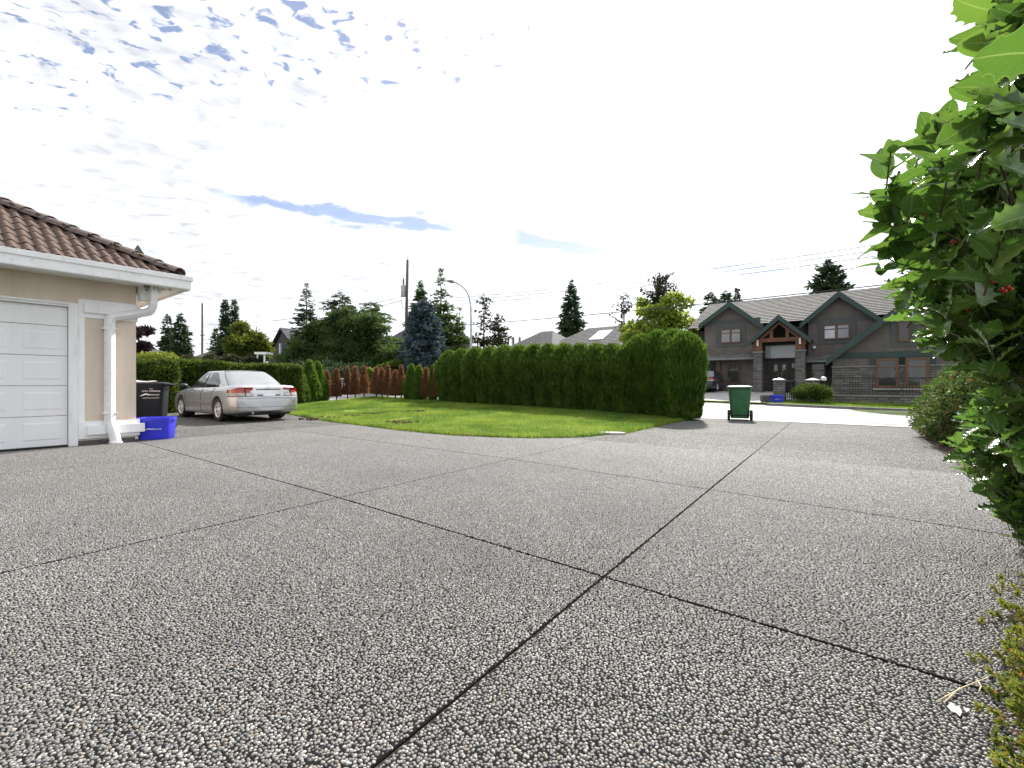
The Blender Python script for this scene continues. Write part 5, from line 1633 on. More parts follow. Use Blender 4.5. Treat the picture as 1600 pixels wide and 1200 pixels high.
# black cart behind the left stone post
q = psd(1232, 612, 28.6); s_, d_ = toSD(q.x, q.y)
build_cart(M_CARTK, M_CARTK, 'black wheeled cart partly hidden behind the left stone gate post', (q.x, q.y, lot_z(s_, d_)), -ANG, h=1.05)
def build_box(label, loc, rz, w_=0.60, dp=0.42, h=0.40, mat=M_BLUEB, name='recycling_box', logo=True, cat='recycling box'):
    root = empty(name, loc, rz)
    mb = MB(); vs = []
    lv = [(0.0, 0.89), (0.02, 0.91), (0.82, 0.99), (0.84, 1.02), (1.0, 1.035), (1.0, 0.98), (0.85, 0.94), (0.05, 0.82)]
    for (z, k_) in lv:
        for i in range(24):
            a = 2*math.pi*i/24; c, s2 = math.cos(a), math.sin(a); e = 0.25
            vs.append((math.copysign(abs(c)**e, c)*w_/2*k_, math.copysign(abs(s2)**e, s2)*dp/2*k_, z*h+0.003))
    fs = [tuple(range(23, -1, -1)), tuple((len(lv)-1)*24+i for i in range(24))]
    for r in range(len(lv)-1):
        for i in range(24): fs.append((r*24+i, r*24+(i+1) % 24, (r+1)*24+(i+1) % 24, (r+1)*24+i))
    mb.add(vs, fs).build('body', mat, root, smooth=True)
    hs = MB()
    for sx in (-1, 1):
        hs.tube([(sx*w_*0.50, -0.07, h*0.93), (sx*w_*0.56, -0.05, h*0.90), (sx*w_*0.56, 0.05, h*0.90), (sx*w_*0.50, 0.07, h*0.93)], 0.012, 6)
    hs.build('handles', mat, root, smooth=True)
    if logo:
        o = swoosh(0.14).build('logo', M_WTXT); o.parent = root; o.location = (-0.06, -dp/2*0.955-0.006, h*0.47); o.rotation_euler = (R(5), 0, 0)
        o = link('lettering', text_mesh('Richmond', 0.04, shear=0.3)); o.parent = root; o.location = (0.07, -dp/2*0.96-0.006, h*0.49); o.rotation_euler = (R(90)-R(5), 0, 0)
    tag(root, label, cat, 'recycling boxes')
    return root
p = onz(232, 687.5)
build_box('blue recycling box with white logo on the ground at the garage corner', (p.x, p.y+0.20, 0), R(14), w_=0.54, dp=0.36, h=0.41)
q = psd(1213.5, 629, 26.4); s_, d_ = toSD(q.x, q.y)
build_box('blue recycling box on the verge across the road', (q.x, q.y, lot_z(s_, d_)), -ANG+R(20), w_=0.56, dp=0.44, h=0.40)
q = psd(1195.5, 631, 26.2); s_, d_ = toSD(q.x, q.y)
build_box('small grey tub tipped beside the blue box across the road', (q.x, q.y, lot_z(s_, d_)+0.02), -ANG+R(35), w_=0.40, dp=0.34, h=0.36, mat=pm('grey_tub_plastic', (0.10, 0.10, 0.13), 0.5), name='grey_tub', logo=False, cat='tub')
q = psd(1201.5, 629.5, 26.7); s_, d_ = toSD(q.x, q.y)
bgm = MB().lathe([(0.0, 0.0), (0.13, 0.01), (0.17, 0.12), (0.12, 0.24), (0.04, 0.30), (0.05, 0.36), (0.0, 0.37)], 12)
o = bgm.build('white_bag', pm('white_bag', (0.75, 0.75, 0.76), 0.4), loc=(q.x, q.y, lot_z(s_, d_)), smooth=True)
tag(o, 'knotted white bag between the grey tub and the blue box', 'bag')

# ================================================================== HOUSE ACROSS THE ROAD
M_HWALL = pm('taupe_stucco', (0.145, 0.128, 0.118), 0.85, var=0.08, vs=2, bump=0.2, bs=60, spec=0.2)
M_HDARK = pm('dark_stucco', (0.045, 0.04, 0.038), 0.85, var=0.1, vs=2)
M_GREEN = pm('dark_green_trim', (0.028, 0.055, 0.05), 0.6, var=0.08, vs=3)
M_BAND = pm('green_grey_band', (0.075, 0.085, 0.08), 0.7, var=0.08, vs=3)
M_WOOD = pm('stained_timber', (0.135, 0.05, 0.022), 0.55, var=0.25, vs=5)
M_DWOOD = pm('dark_timber_door', (0.028, 0.016, 0.012), 0.45, var=0.25, vs=5)
M_WFR = pm('brown_window_frame', (0.13, 0.06, 0.03), 0.5, var=0.15)
M_BLIND = pm('white_blind', (0.72, 0.73, 0.75), 0.6, var=0.05, vs=4)
M_HGLASS = glassm('house_glass', (0.92, 0.95, 0.96), 1.7, 0.93, rough=0.03, body=(0.3, 0.3, 0.3))
M_GUTH = pm('grey_gutter', (0.20, 0.20, 0.205), 0.45)
M_GARD = pm('dark_green_garage_door', (0.03, 0.045, 0.036), 0.5)
M_LAMPW = pm('frosted_lamp_glass', (0.85, 0.85, 0.82), 0.4)
def m_shingle(name, a, b_):
    m = pm(name, a, 0.85, var=0.22, vs=3.5, bump=0.3, bs=30, dirt=b_, spec=0.25); return m
M_ROOF = m_shingle('grey_shake_roof', (0.14, 0.136, 0.132), (0.09, 0.087, 0.085))
def m_stone():
    m = bpy.data.materials.new('ledge_stone'); m.use_nodes = True
    t = NT(m.node_tree); out = t.n('ShaderNodeOutputMaterial'); b = t.n('ShaderNodeBsdfPrincipled'); t.l(b.outputs[0], out.inputs[0])
    tcn = t.n('ShaderNodeTexCoord'); g_ = t.n('ShaderNodeSeparateXYZ'); t.l(tcn.outputs['Object'], g_.inputs[0])
    cb = t.n('ShaderNodeCombineXYZ'); t.l(t.math('ADD', g_.outputs[0], g_.outputs[1]), cb.inputs[0]); t.l(g_.outputs[2], cb.inputs[1])
    br = t.n('ShaderNodeTexBrick'); t.l(cb.outputs[0], br.inputs[0])
    br.inputs['Scale'].default_value = 1.0; br.inputs['Brick Width'].default_value = 0.42; br.inputs['Row Height'].default_value = 0.13; br.inputs['Mortar Size'].default_value = 0.012; br.offset = 0.37
    br.inputs['Color1'].default_value = (0.10, 0.095, 0.09, 1); br.inputs['Color2'].default_value = (0.20, 0.185, 0.17, 1); br.inputs['Mortar'].default_value = (0.05, 0.048, 0.045, 1)
    nz = t.noise(tcn.outputs['Object'], 5, 5, 0.6)
    mul = t.n('ShaderNodeMix', data_type='RGBA', blend_type='MULTIPLY'); mul.inputs[0].default_value = 0.8
    t.l(br.outputs[0], mul.inputs[6]); cc_ = t.n('ShaderNodeCombineColor')
    kv = t.math('MULTIPLY_ADD', nz, 1.2, 0.4)
    for i in range(3): t.l(kv, cc_.inputs[i])
    t.l(cc_.outputs[0], mul.inputs[7]); t.l(mul.outputs[2], b.inputs['Base Color']); b.inputs['Roughness'].default_value = 0.85
    bp = t.n('ShaderNodeBump'); bp.inputs['Strength'].default_value = 0.9; bp.inputs['Distance'].default_value = 0.03
    t.l(t.math('SUBTRACT', nz, br.outputs['Fac']), bp.inputs['Height']); t.l(bp.outputs[0], b.inputs['Normal'])
    return m
M_STONE = m_stone()

HO = (-3.0, 34.0, 0.5)
hs = empty('dark_house', SD(*HO), -ANG)
tag(hs, 'dark taupe two-storey house with green gables and timber porch across the road', 'house')
def HM(): return MB(HO)
Z0 = 0.5
def stepped_roof(mb, x0a, x1a, d_lo, z_lo, x0b, x1b, d_hi, z_hi, n, lip=0.035, butts=None):
    """roof plane of overlapping courses from eave (lo) to ridge (hi)"""
    for i in range(n):
        t0, t1 = i/n, (i+1)/n
        xa0, xa1 = lerp(x0a, x0b, t0), lerp(x1a, x1b, t0); xb0, xb1 = lerp(x0a, x0b, t1), lerp(x1a, x1b, t1)
        da, db = lerp(d_lo, d_hi, t0), lerp(d_lo, d_hi, t1); za, zb_ = lerp(z_lo, z_hi, t0), lerp(z_lo, z_hi, t1)
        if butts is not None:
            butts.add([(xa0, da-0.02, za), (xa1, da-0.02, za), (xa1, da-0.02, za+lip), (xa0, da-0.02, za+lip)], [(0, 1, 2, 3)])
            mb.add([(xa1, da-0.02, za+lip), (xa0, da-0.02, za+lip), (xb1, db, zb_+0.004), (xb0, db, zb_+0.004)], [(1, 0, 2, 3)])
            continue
        mb.add([(xa0, da-0.02, za), (xa1, da-0.02, za), (xa1, da-0.02, za+lip), (xa0, da-0.02, za+lip), (xb1, db, zb_+0.004), (xb0, db, zb_+0.004)],
               [(0, 1, 2, 3), (3, 2, 4, 5)])
# main roof
RD = 39.6
rl, zr0 = pd(1105, 473.5, RD); rr_, zr1 = pd(1425, 450, RD)
ZR = (zr0+zr1)/2
ZEV = 5.0
XL, XR = rl+0.15, rr_+4.0
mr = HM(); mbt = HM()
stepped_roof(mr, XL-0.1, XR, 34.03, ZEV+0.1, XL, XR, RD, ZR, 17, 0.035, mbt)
mr.add([(XL, RD, ZR), (XR, RD, ZR), (XR, 45.4, ZEV), (XL, 45.4, ZEV)], [(0, 1, 2, 3)])
mr.add([(XL, 34.03, ZEV+0.1), (XL, RD, ZR), (XL, 45.4, ZEV), (XL, 34.03, ZEV-0.05), (XL, RD, ZR-0.15), (XL, 45.4, ZEV-0.15)], [(0, 1, 4, 3), (1, 2, 5, 4)])
roofm = mr.build('roof', M_ROOF, hs)
mbt.build('course_shadow_butts', pm('painted_course_shadow', (0.06, 0.055, 0.05), 0.9, var=0.2), roofm)  # butt faces coloured dark to paint the shadow lines between courses
rc = HM()
nrc = 40
for i in range(nrc):
    x0, x1 = lerp(XL, XR, i/nrc), lerp(XL, XR, (i+1)/nrc)-0.01
    rc.add([(x0, RD-0.16, ZR-0.03), (x0, RD, ZR+0.075), (x0, RD+0.16, ZR-0.03), (x1, RD-0.16, ZR-0.045), (x1, RD, ZR+0.055), (x1, RD+0.16, ZR-0.045)], [(0, 1, 4, 3), (1, 2, 5, 4), (0, 2, 1)])
rc.build('ridge_cap', M_ROOF, roofm)
HM().box(XL-0.02, XL+0.1, 34.2, 34.3, ZEV-0.3, ZEV).build('verge_board', M_GREEN, roofm)
# body walls
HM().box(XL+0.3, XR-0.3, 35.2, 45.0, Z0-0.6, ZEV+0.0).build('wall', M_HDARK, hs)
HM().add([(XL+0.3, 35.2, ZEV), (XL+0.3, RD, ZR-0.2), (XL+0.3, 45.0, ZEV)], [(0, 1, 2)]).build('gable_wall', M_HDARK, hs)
def gable(name, d0, d1, Lp, Ap, Rp, wall_x, wall_zb, th=0.20, over=0.45, mat=M_HWALL, rake=0.30, wall=True):
    """Lp/Ap/Rp: (s,z) of left eave, apex, right eave on the front plane d0"""
    r = HM()
    for (E, sg) in ((Lp, 1), (Rp, -1)):
        n = 10
        dx = (Ap[0]-E[0]); dzz = (Ap[1]-E[1])
        for i in range(n):
            a0, a1 = i/n, (i+1)/n
            p0 = (E[0]+dx*a0, E[1]+dzz*a0); p1 = (E[0]+dx*a1, E[1]+dzz*a1)
            r.add([(p0[0], d0-over, p0[1]), (p0[0], d1, p0[1]), (p0[0], d1, p0[1]+0.035), (p0[0], d0-over, p0[1]+0.035), (p1[0], d0-over, p1[1]+0.004), (p1[0], d1, p1[1]+0.004)],
                  [(0, 1, 2, 3), (3, 2, 5, 4)])
        r.add([(E[0], d0-over, E[1]-0.04), (Ap[0], d0-over, Ap[1]-0.04), (Ap[0], d1, Ap[1]-0.04), (E[0], d1, E[1]-0.04)], [(0, 1, 2, 3)])
    ro = r.build('gable_roof', M_ROOF, hs)
    for (E, sg) in ((Lp, 1), (Rp, -1)):
        HM().prism([(E[0], E[1]+0.03), (Ap[0], Ap[1]+0.03), (Ap[0], Ap[1]-rake*1.15), (E[0], E[1]-rake)] if sg > 0 else [(E[0], E[1]+0.03), (E[0], E[1]-rake), (Ap[0]+0.001, Ap[1]-rake*1.15), (Ap[0]+0.001, Ap[1]+0.03)], d0-over-0.05, d0-over+0.04).build('rake_board', M_GREEN, ro)
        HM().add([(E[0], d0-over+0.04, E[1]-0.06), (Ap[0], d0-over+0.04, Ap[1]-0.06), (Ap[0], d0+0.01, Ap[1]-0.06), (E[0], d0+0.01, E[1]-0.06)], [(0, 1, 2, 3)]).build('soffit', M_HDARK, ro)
    if wall:
        sl_ = lambda x: (lerp(Lp[1], Ap[1], (x-Lp[0])/(Ap[0]-Lp[0])) if x < Ap[0] else lerp(Rp[1], Ap[1], (x-Rp[0])/(Ap[0]-Rp[0]))) - 0.08
        HM().prism([(wall_x[0], wall_zb), (wall_x[1], wall_zb), (wall_x[1], sl_(wall_x[1])), (Ap[0], Ap[1]-0.08), (wall_x[0], sl_(wall_x[0]))], d0, d1).build('gable_wall', mat, hs)
    return ro
def window(x0, x1, z0, z1, d, cols=2, frame=M_WFR, trim=None, blind=True, fw=0.07, bar=True, tw=0.30):
    if trim:
        HM().box(x0-tw, x1+tw, d-0.03, d+0.02, z0-tw*0.9, z1+tw*0.75).build('window_surround', trim, hs)
    fr = HM()
    fr.box(x0, x0+fw, d-0.09, d-0.031, z0, z1); fr.box(x1-fw, x1, d-0.09, d-0.031, z0, z1)
    fr.box(x0+fw, x1-fw, d-0.088, d-0.031, z0, z0+fw); fr.box(x0+fw, x1-fw, d-0.088, d-0.031, z1-fw, z1)
    for c in range(1, cols):
        xm = lerp(x0, x1, c/cols); fr.box(xm-fw*0.8, xm+fw*0.8, d-0.089, d-0.031, z0+fw, z1-fw)
    fo = fr.build('window', frame, hs)
    for c in range(cols):
        a, b_ = lerp(x0, x1, c/cols)+fw, lerp(x0, x1, (c+1)/cols)-fw
        HM().add([(a, d-0.06, z0+fw), (b_, d-0.06, z0+fw), (b_, d-0.06, z1-fw), (a, d-0.06, z1-fw)], [(0, 1, 2, 3)]).build('pane', M_HGLASS, fo)
        if blind:
            HM().box(a, b_, d-0.045, d-0.035, z0+fw, z1-fw).build('blind', M_BLIND, fo)
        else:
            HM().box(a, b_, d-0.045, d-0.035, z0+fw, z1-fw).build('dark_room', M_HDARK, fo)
        if bar:
            zm = lerp(z0, z1, 0.70); HM().box(a, b_, d-0.085, d-0.062, zm-0.025, zm+0.025).build('bar', frame, fo)
    return fo
def P(px, py, d): return pd(px, py, d)
# left gable block
D1 = 34.0
L1, A1, R1 = P(1094, 509, D1), P(1142, 473, D1), P(1194, 509, D1)
zg = P(1140, 556, D1)[1]
gable('left', D1, 39, L1, A1, R1, (P(1101, 500, D1)[0], P(1189, 500, D1)[0]), zg)
xw0, xw1 = P(1101, 500, D1)[0], P(1188, 500, D1)[0]
zb0 = P(1142, 507, D1)[1]
HM().box(xw0-0.01, xw1+0.01, D1-0.012, D1-0.002, zb0-0.02, zb0+0.33).build('belt_band', M_BAND, hs)
window(P(1126, 520, D1)[0], P(1158, 520, D1)[0], P(1140, 536, D1)[1], P(1140, 514, D1)[1], D1, trim=M_BAND)
HM().box(xw0-0.6, xw1+0.15, D1-0.9, D1+0.2, zg-0.32, zg-0.18).build('gutter', M_GUTH, hs)
sk = HM(); sk.add([(xw0-0.6, D1-0.85, zg-0.17), (xw1+0.15, D1-0.85, zg-0.17), (xw1+0.15, D1-0.01, zg+0.12), (xw0-0.6, D1-0.01, zg+0.12)], [(0, 1, 2, 3)]); sk.build('skirt_roof', M_ROOF, hs)
HM().tube([(xw1+0.05, D1-0.06, P(1188, 536, D1)[1]), (xw1+0.05, D1-0.06, zg+0.1)], 0.04, 6).build('downspout', M_GUTH, hs)
# lower left wall: garage opening, post, window
zf = 0.5
xg0, xg1 = P(1094, 590, D1)[0]-0.8, P(1123, 590, D1)[0]
HM().box(xg1, xw1+0.05, D1+0.05, D1+0.4, zf-0.2, zg-0.2).build('wall', M_HWALL, hs)
HM().box(xg0-0.4, xg0, D1+0.05, D1+0.4, zf-0.2, zg-0.2).build('wall', M_HWALL, hs)
gd_ = HM().box(xg0, xg1, D1+1.05, D1+1.12, zf-0.1, zg-0.3).build('garage_door', M_GARD, hs)
for i in range(1, 4):
    HM().box(xg0, xg1, D1+1.03, D1+1.049, zf+i*0.62, zf+i*0.62+0.03).build('rail', M_HDARK, gd_)
HM().box(xg1-0.15, xg1+0.1, D1-0.1, D1+0.05, zf-0.1, zg-0.33).build('post', M_WFR, hs)
window(P(1136, 590, D1)[0], P(1156, 590, D1)[0], P(1146, 599, D1)[1], P(1146, 567, D1)[1], D1+0.05, cols=1, blind=False, trim=None)
# middle gable
L2, A2, R2 = P(1256, 508, D1), P(1311, 457, D1), P(1377, 499, D1)
L2 = (A2[0]-(R2[0]-A2[0]), R2[1])
zg2 = P(1290, 556, D1)[1]
gable('middle', D1, 39, L2, A2, R2, (P(1263, 500, D1)[0], P(1372, 500, D1)[0]), zg2-0.4)
zb2 = P(1311, 505, D1)[1]
HM().box(P(1264, 500, D1)[0], P(1371, 500, D1)[0], D1-0.012, D1-0.002, zb2+0.05, zb2+0.36).build('belt_band', M_BAND, hs)
window(P(1286.5, 520, D1)[0], P(1328, 520, D1)[0], P(1307, 530, D1)[1], P(1307, 507, D1)[1], D1, trim=M_BAND)
xm0, xm1 = P(1258, 580, D1)[0], P(1300, 580, D1)[0]
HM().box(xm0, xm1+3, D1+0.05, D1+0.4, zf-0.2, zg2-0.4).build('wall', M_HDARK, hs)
HM().box(xm0-0.1, xm1+0.2, D1-0.75, D1+0.1, zg2-0.42, zg2-0.28).build('gutter', M_GUTH, hs)
sk = HM(); sk.add([(xm0-0.1, D1-0.7, zg2-0.27), (xm1+0.2, D1-0.7, zg2-0.27), (xm1+0.2, D1-0.01, zg2+0.05), (xm0-0.1, D1-0.01, zg2+0.05)], [(0, 1, 2, 3)]); sk.build('skirt_roof', M_ROOF, hs)
window(P(1267, 590, D1)[0], P(1290, 590, D1)[0], P(1278, 606, D1)[1], P(1278, 567, D1)[1], D1+0.05, cols=1, blind=False)
q = P(1272.5, 543, D1)
HM().lathe([(0, -0.1), (0.09, -0.07), (0.1, 0), (0.09, 0.07), (0, 0.1)], 10, c=(q[0], D1-0.12, q[1])).build('wall_lamp', M_LAMPW, hs, smooth=True)
# timber porch
DP = 32.2
Lp, Ap, Rp = P(1170, 532, DP), P(1219, 493, DP), P(1268, 534, DP)
zz = (Lp[1]+Rp[1])/2; hwid = (Rp[0]-Lp[0])/2
Ap = ((Rp[0]+Lp[0])/2, Ap[1])
gable('porch', DP, 36, (Lp[0], zz), Ap, (Rp[0], zz), None, 0, over=0.3, wall=False, rake=0.26)
c1, c2 = P(1177, 560, DP)[0], P(1190.5, 560, DP)[0]; c3, c4 = P(1242, 560, DP)[0], P(1258, 560, DP)[0]
zbeam1, zbeam0 = P(1219, 527.5, DP)[1], P(1219, 533.5, DP)[1]
zstone = P(1184, 551, DP)[1]
for (a, b_) in ((c1, c2), (c3, c4)):
    HM().box(a, b_, DP+0.02, DP+0.62, zf-0.4, zstone).build('stone_pillar', M_STONE, hs)
    HM().box(a-0.05, b_+0.05, DP-0.03, DP+0.67, zstone, zstone+0.07).build('pillar_cap', M_GUTH, hs)
    HM().box(a+0.02, b_-0.02, DP+0.05, DP+0.58, zstone+0.07, zbeam0).build('timber_post', M_WOOD, hs)
    xm = (a+b_)/2
    lm = HM().box(xm-0.05, xm+0.05, DP-0.05, DP+0.049, zstone+0.42, zstone+0.80).build('porch_lamp', M_LAMPW, hs, bevel=0.01)
HM().box(c1-0.05, c4+0.05, DP+0.0, DP+0.2, zbeam0, zbeam1).build('timber_beam', M_WOOD, hs)
sl_ = (Ap[1]-zz)/hwid
for (a, b_) in ((c1-0.05, Ap[0]), (Ap[0], c4+0.05)):
    za, zb_ = Ap[1]-0.34-abs(a-Ap[0])*sl_, Ap[1]-0.34-abs(b_-Ap[0])*sl_
    HM().prism([(a, za-0.2), (b_, zb_-0.2), (b_, zb_), (a, za)], DP+0.01, DP+0.19).build('timber_rafter', M_WOOD, hs)
for px in (1205, 1230):
    x = P(px, 520, DP)[0]; zt_ = Ap[1]-0.36-abs(x-Ap[0])*sl_
    HM().box(x-0.09, x+0.09, DP+0.02, DP+0.18, zbeam1, zt_).build('truss_post', M_WOOD, hs)
HM().box(c1-0.3, c4+0.3, 34.3, 34.4, zf-0.1, Ap[1]-0.5).build('porch_back_wall', M_HDARK, hs)
DD = 34.3
tr_ = window(P(1194, 550, DD)[0], P(1247, 550, DD)[0], P(1219, 561, DD)[1], P(1219, 538, DD)[1], DD, cols=1, blind=True, frame=M_DWOOD, bar=False)
dx0, dx1 = P(1193, 590, DD)[0], P(1246, 590, DD)[0]
dzt = P(1219, 565, DD)[1]
for i in range(2):
    a, b_ = lerp(dx0, dx1, 0.24+0.26*i)+0.01, lerp(dx0, dx1, 0.50+0.26*i)-0.01
    dr = HM().box(a, b_, DD-0.08, DD-0.002, zf, dzt).build('entrance_door', M_DWOOD, hs)
    xm = b_-0.22 if i == 0 else a+0.22
    HM().box(xm-0.09, xm+0.09, DD-0.09, DD-0.081, dzt-1.1, dzt-0.2).build('door_lite', M_HGLASS, dr)
    xh = b_-0.08 if i == 0 else a+0.08
    HM().tube([(xh, DD-0.13, zf+0.9), (xh, DD-0.13, zf+1.3)], 0.015, 6).build('handle', M_CHROME, dr)
for (a, b_) in ((0.0, 0.23), (0.77, 1.0)):
    x0, x1 = lerp(dx0, dx1, a), lerp(dx0, dx1, b_)
    sp2 = HM().box(x0, x1, DD-0.06, DD-0.002, zf, dzt).build('side_panel', M_DWOOD, hs)
    xm = (x0+x1)/2
    HM().box(xm-0.08, xm+0.08, DD-0.07, DD-0.061, dzt-0.9, dzt-0.15).build('side_lite', M_HGLASS, sp2)
# right wing
D3 = 31.6
L3, A3 = P(1291, 562, D3), P(1416, 470, D3)
R3 = (2*A3[0]-L3[0], L3[1])
zst = P(1330, 572, D3)[1]
xs0, xs1 = P(1301, 590, D3)[0], R3[0]-0.35
gable('right', D3, 39, L3, A3, R3, (xs0, xs1), zst-0.02, rake=0.36)
zb3 = P(1415, 553, D3)[1]
HM().box(xs0+0.005, xs1, D3-0.04, D3-0.002, zb3-0.16, zb3+0.16).build('belt_band', M_GREEN, hs)
HM().box(xs0-0.02, xs1, D3-0.06, D3+0.5, zf-0.5, zst-0.06).build('stone_wainscot', M_STONE, hs)
HM().box(xs0-0.06, xs1, D3-0.1, D3+0.5, zst-0.06, zst-0.0).build('stone_cap', M_GUTH, hs)
window(P(1403, 520, D3)[0], P(1421, 520, D3)[0], P(1412, 534, D3)[1], P(1412, 502, D3)[1], D3, cols=1, blind=False, trim=M_BAND, bar=False)
for (a, b_) in ((1368, 1404), (1414, 1452)):
    x0, x1 = P(a, 580, D3)[0], P(b_, 580, D3)[0]
    HM().box(x0-0.25, x1+0.25, D3-0.07, D3-0.0615, zst, zb3-0.17).build('window_surround', M_GREEN, hs)
    wn = window(x0, x1, P(1386, 606, D3)[1], P(1386, 560, D3)[1], D3-0.065, cols=1, blind=False, fw=0.12)
    HM().box(x0+0.12, x1-0.12, D3-0.105, D3-0.098, P(1386, 585, D3)[1]-0.13, P(1386, 580, D3)[1]-0.1).build('blind_edge', M_BLIND, wn)
    HM().box(x0-0.1, x1+0.1, D3-0.17, D3-0.155+0.1, P(1386, 607.5, D3)[1]-0.05, P(1386, 607.5, D3)[1]+0.02).build('sill', M_CONC, wn)

# low stone wall with railing, gate posts
def lz(px, d): return lot_z(P(px, 600, d)[0], d)
DW = 28.7
wx0, wx1 = P(1296, 620, DW)[0], P(1440, 620, DW)[0]+3
WO = (wx0, DW, 0.0)
zc = P(1350, 617.5, DW)[1]
wr_ = empty('garden_wall', SD(*WO), -ANG)
MB(WO).box(wx0, wx1, DW, DW+0.3, lz(1350, DW)-0.5, zc-0.07).build('stone_course', M_STONE, wr_)
MB(WO).box(wx0-0.04, wx1, DW-0.04, DW+0.34, zc-0.069, zc).build('coping', M_GUTH, wr_)
tag(wr_, 'low grey stone garden wall before the right wing of the dark house', 'wall')
ro_ = empty('metal_railing', SD(wx0, DW+0.15, zc), -ANG)
RO = (wx0, DW+0.15, zc)
zt_ = zc + 0.85
for i in range(60):
    x = wx0+0.05+i*0.115
    if x > wx0+6.5: break
    MB(RO).box(x-0.008, x+0.008, DW+0.142, DW+0.158, zc, zt_-0.001).build('baluster', M_BLACKP, ro_)
MB(RO).box(wx0, wx0+6.6, DW+0.13, DW+0.17, zt_, zt_+0.04).build('top_rail', M_BLACKP, ro_)
tag(ro_, 'thin black metal railing on the low garden wall across the road', 'railing')
for (px0, px1, pt, d, lab, sign) in ((1207, 1227, 591.5, 27.6, 'stone gate post with pale cap beside the blue box across the road', False), (1257, 1281, 592, 28.2, 'stone gate post with white number plate behind the round clump', True)):
    x0, x1 = P(px0, 600, d)[0], P(px1, 600, d)[0]; zt2 = P((px0+px1)/2, pt, d)[1]; zb_ = lz((px0+px1)/2, d)
    o3 = ((x0+x1)/2, d+0.3, zb_)
    po = empty('stone_gate_post', SD(*o3), -ANG)
    wdt = x1-x0
    MB(o3).box(x0+0.04, x1-0.04, d, d+wdt, zb_-0.2, zt2-0.12).build('shaft', M_STONE, po)
    cp = MB(o3); cp.box(x0, x1, d-0.04, d+wdt+0.04, zt2-0.119, zt2-0.05)
    cp.add([(x0, d-0.04, zt2-0.05), (x1, d-0.04, zt2-0.05), (x1, d+wdt+0.04, zt2-0.05), (x0, d+wdt+0.04, zt2-0.05), ((x0+x1)/2, d+wdt/2, zt2+0.05)], [(0, 1, 4), (1, 2, 4), (2, 3, 4), (3, 0, 4)])
    cp.build('cap', M_GUTH, po)
    if sign:
        MB(o3).box(x0+0.14, x1-0.14, d-0.02, d-0.002, zt2-0.36, zt2-0.22).build('number_plate', M_PLATE, po)
    tag(po, lab, 'gate post', 'stone gate posts')
# small pale picket panel between the posts
pk0, pk1 = P(1229, 615, 28.0)[0], P(1244, 615, 28.0)[0]
PO = (pk0, 28.0, lz(1236, 28.0))
pk = empty('picket_panel', SD(*PO), -ANG); zp = P(1236, 616, 28.0)[1]
for i in range(6):
    x = lerp(pk0, pk1, i/5); MB(PO).box(x-0.02, x+0.02, 28.0, 28.03, PO[2], zp+0.08).build('picket', M_WHITE, pk)
MB(PO).box(pk0-0.03, pk1+0.03, 28.031, 28.05, PO[2]+0.12, PO[2]+0.17).build('rail', M_WHITE, pk)
tag(pk, 'short pale picket panel between the two stone gate posts', 'fence')
# white garden lamp beside right post
q = psd(1287, 592, 28.6); s_, d_ = toSD(q.x, q.y)
gl = empty('garden_lamp', SD(s_, d_, lot_z(s_, d_)))
hgt = q.z-lot_z(s_, d_)
MB().tube([(0, 0, 0), (0, 0, hgt-0.12)], 0.03, 8).build('post', M_BLACKP, gl)
MB().lathe([(0, -0.13), (0.11, -0.09), (0.14, 0), (0.11, 0.09), (0, 0.13)], 14, c=(0, 0, hgt)).build('globe', M_LAMPW, gl, smooth=True)
tag(gl, 'white globe garden lamp beside the right stone gate post', 'lamp')

# ================================================================== OTHER HOUSES
def hip_house(name, px0, px1, eave_py, ridge_py, d, depth, label, wmat, rmat, ridge=(0.3, 0.7), trim=None, zbase=0.4):
    x0, ze = pd(px0, eave_py, d); x1, ze1 = pd(px1, eave_py, d); ze = (ze+ze1)/2
    zr = pd((px0+px1)/2, ridge_py, d+depth/2)[1]
    O = ((x0+x1)/2, d, zbase)
    r = empty(name, SD(*O), -ANG)
    MB(O).box(x0+0.5, x1-0.5, d+0.5, d+depth-0.5, zbase-0.5, ze-0.05).build('wall', wmat, r)
    ra, rb = lerp(x0, x1, ridge[0]), lerp(x0, x1, ridge[1]); dm = d+depth/2
    rf = MB(O)
    stepped_roof(rf, x0, x1, d, ze, ra, rb, dm, zr, 14, 0.03)
    rf.add([(x0, d, ze), (ra, dm, zr), (x0, d+depth, ze)], [(0, 1, 2)]); rf.add([(x1, d, ze), (x1, d+depth, ze), (rb, dm, zr)], [(0, 1, 2)])
    rf.add([(x0, d+depth, ze), (ra, dm, zr), (rb, dm, zr), (x1, d+depth, ze)], [(0, 1, 2, 3)])
    ro2 = rf.build('roof', rmat, r)
    MB(O).box(x0-0.02, x1+0.02, d-0.07, d-0.025, ze-0.24, ze+0.02).build('fascia', trim or M_WHITE, r)
    MB(O).box(x0-0.05, x0-0.02, d-0.07, d+depth, ze-0.24, ze+0.02).build('fascia', trim or M_WHITE, r)
    tag(r, label, 'house', 'neighbouring houses')
    return r, O, (x0, x1, ze, ra, rb, dm, zr, ro2)
M_ROOFD = m_shingle('charcoal_shingles', (0.10, 0.098, 0.10), (0.065, 0.063, 0.065))
M_ROOFB = m_shingle('blue_grey_shingles', (0.07, 0.072, 0.085), (0.05, 0.05, 0.06))
M_ROOFT = m_shingle('tan_shingles', (0.14, 0.128, 0.115), (0.10, 0.09, 0.08))
M_CREAM = pm('cream_wall', (0.45, 0.41, 0.35), 0.8, var=0.05)
M_GREYW = pm('grey_siding', (0.20, 0.20, 0.205), 0.8, var=0.06)
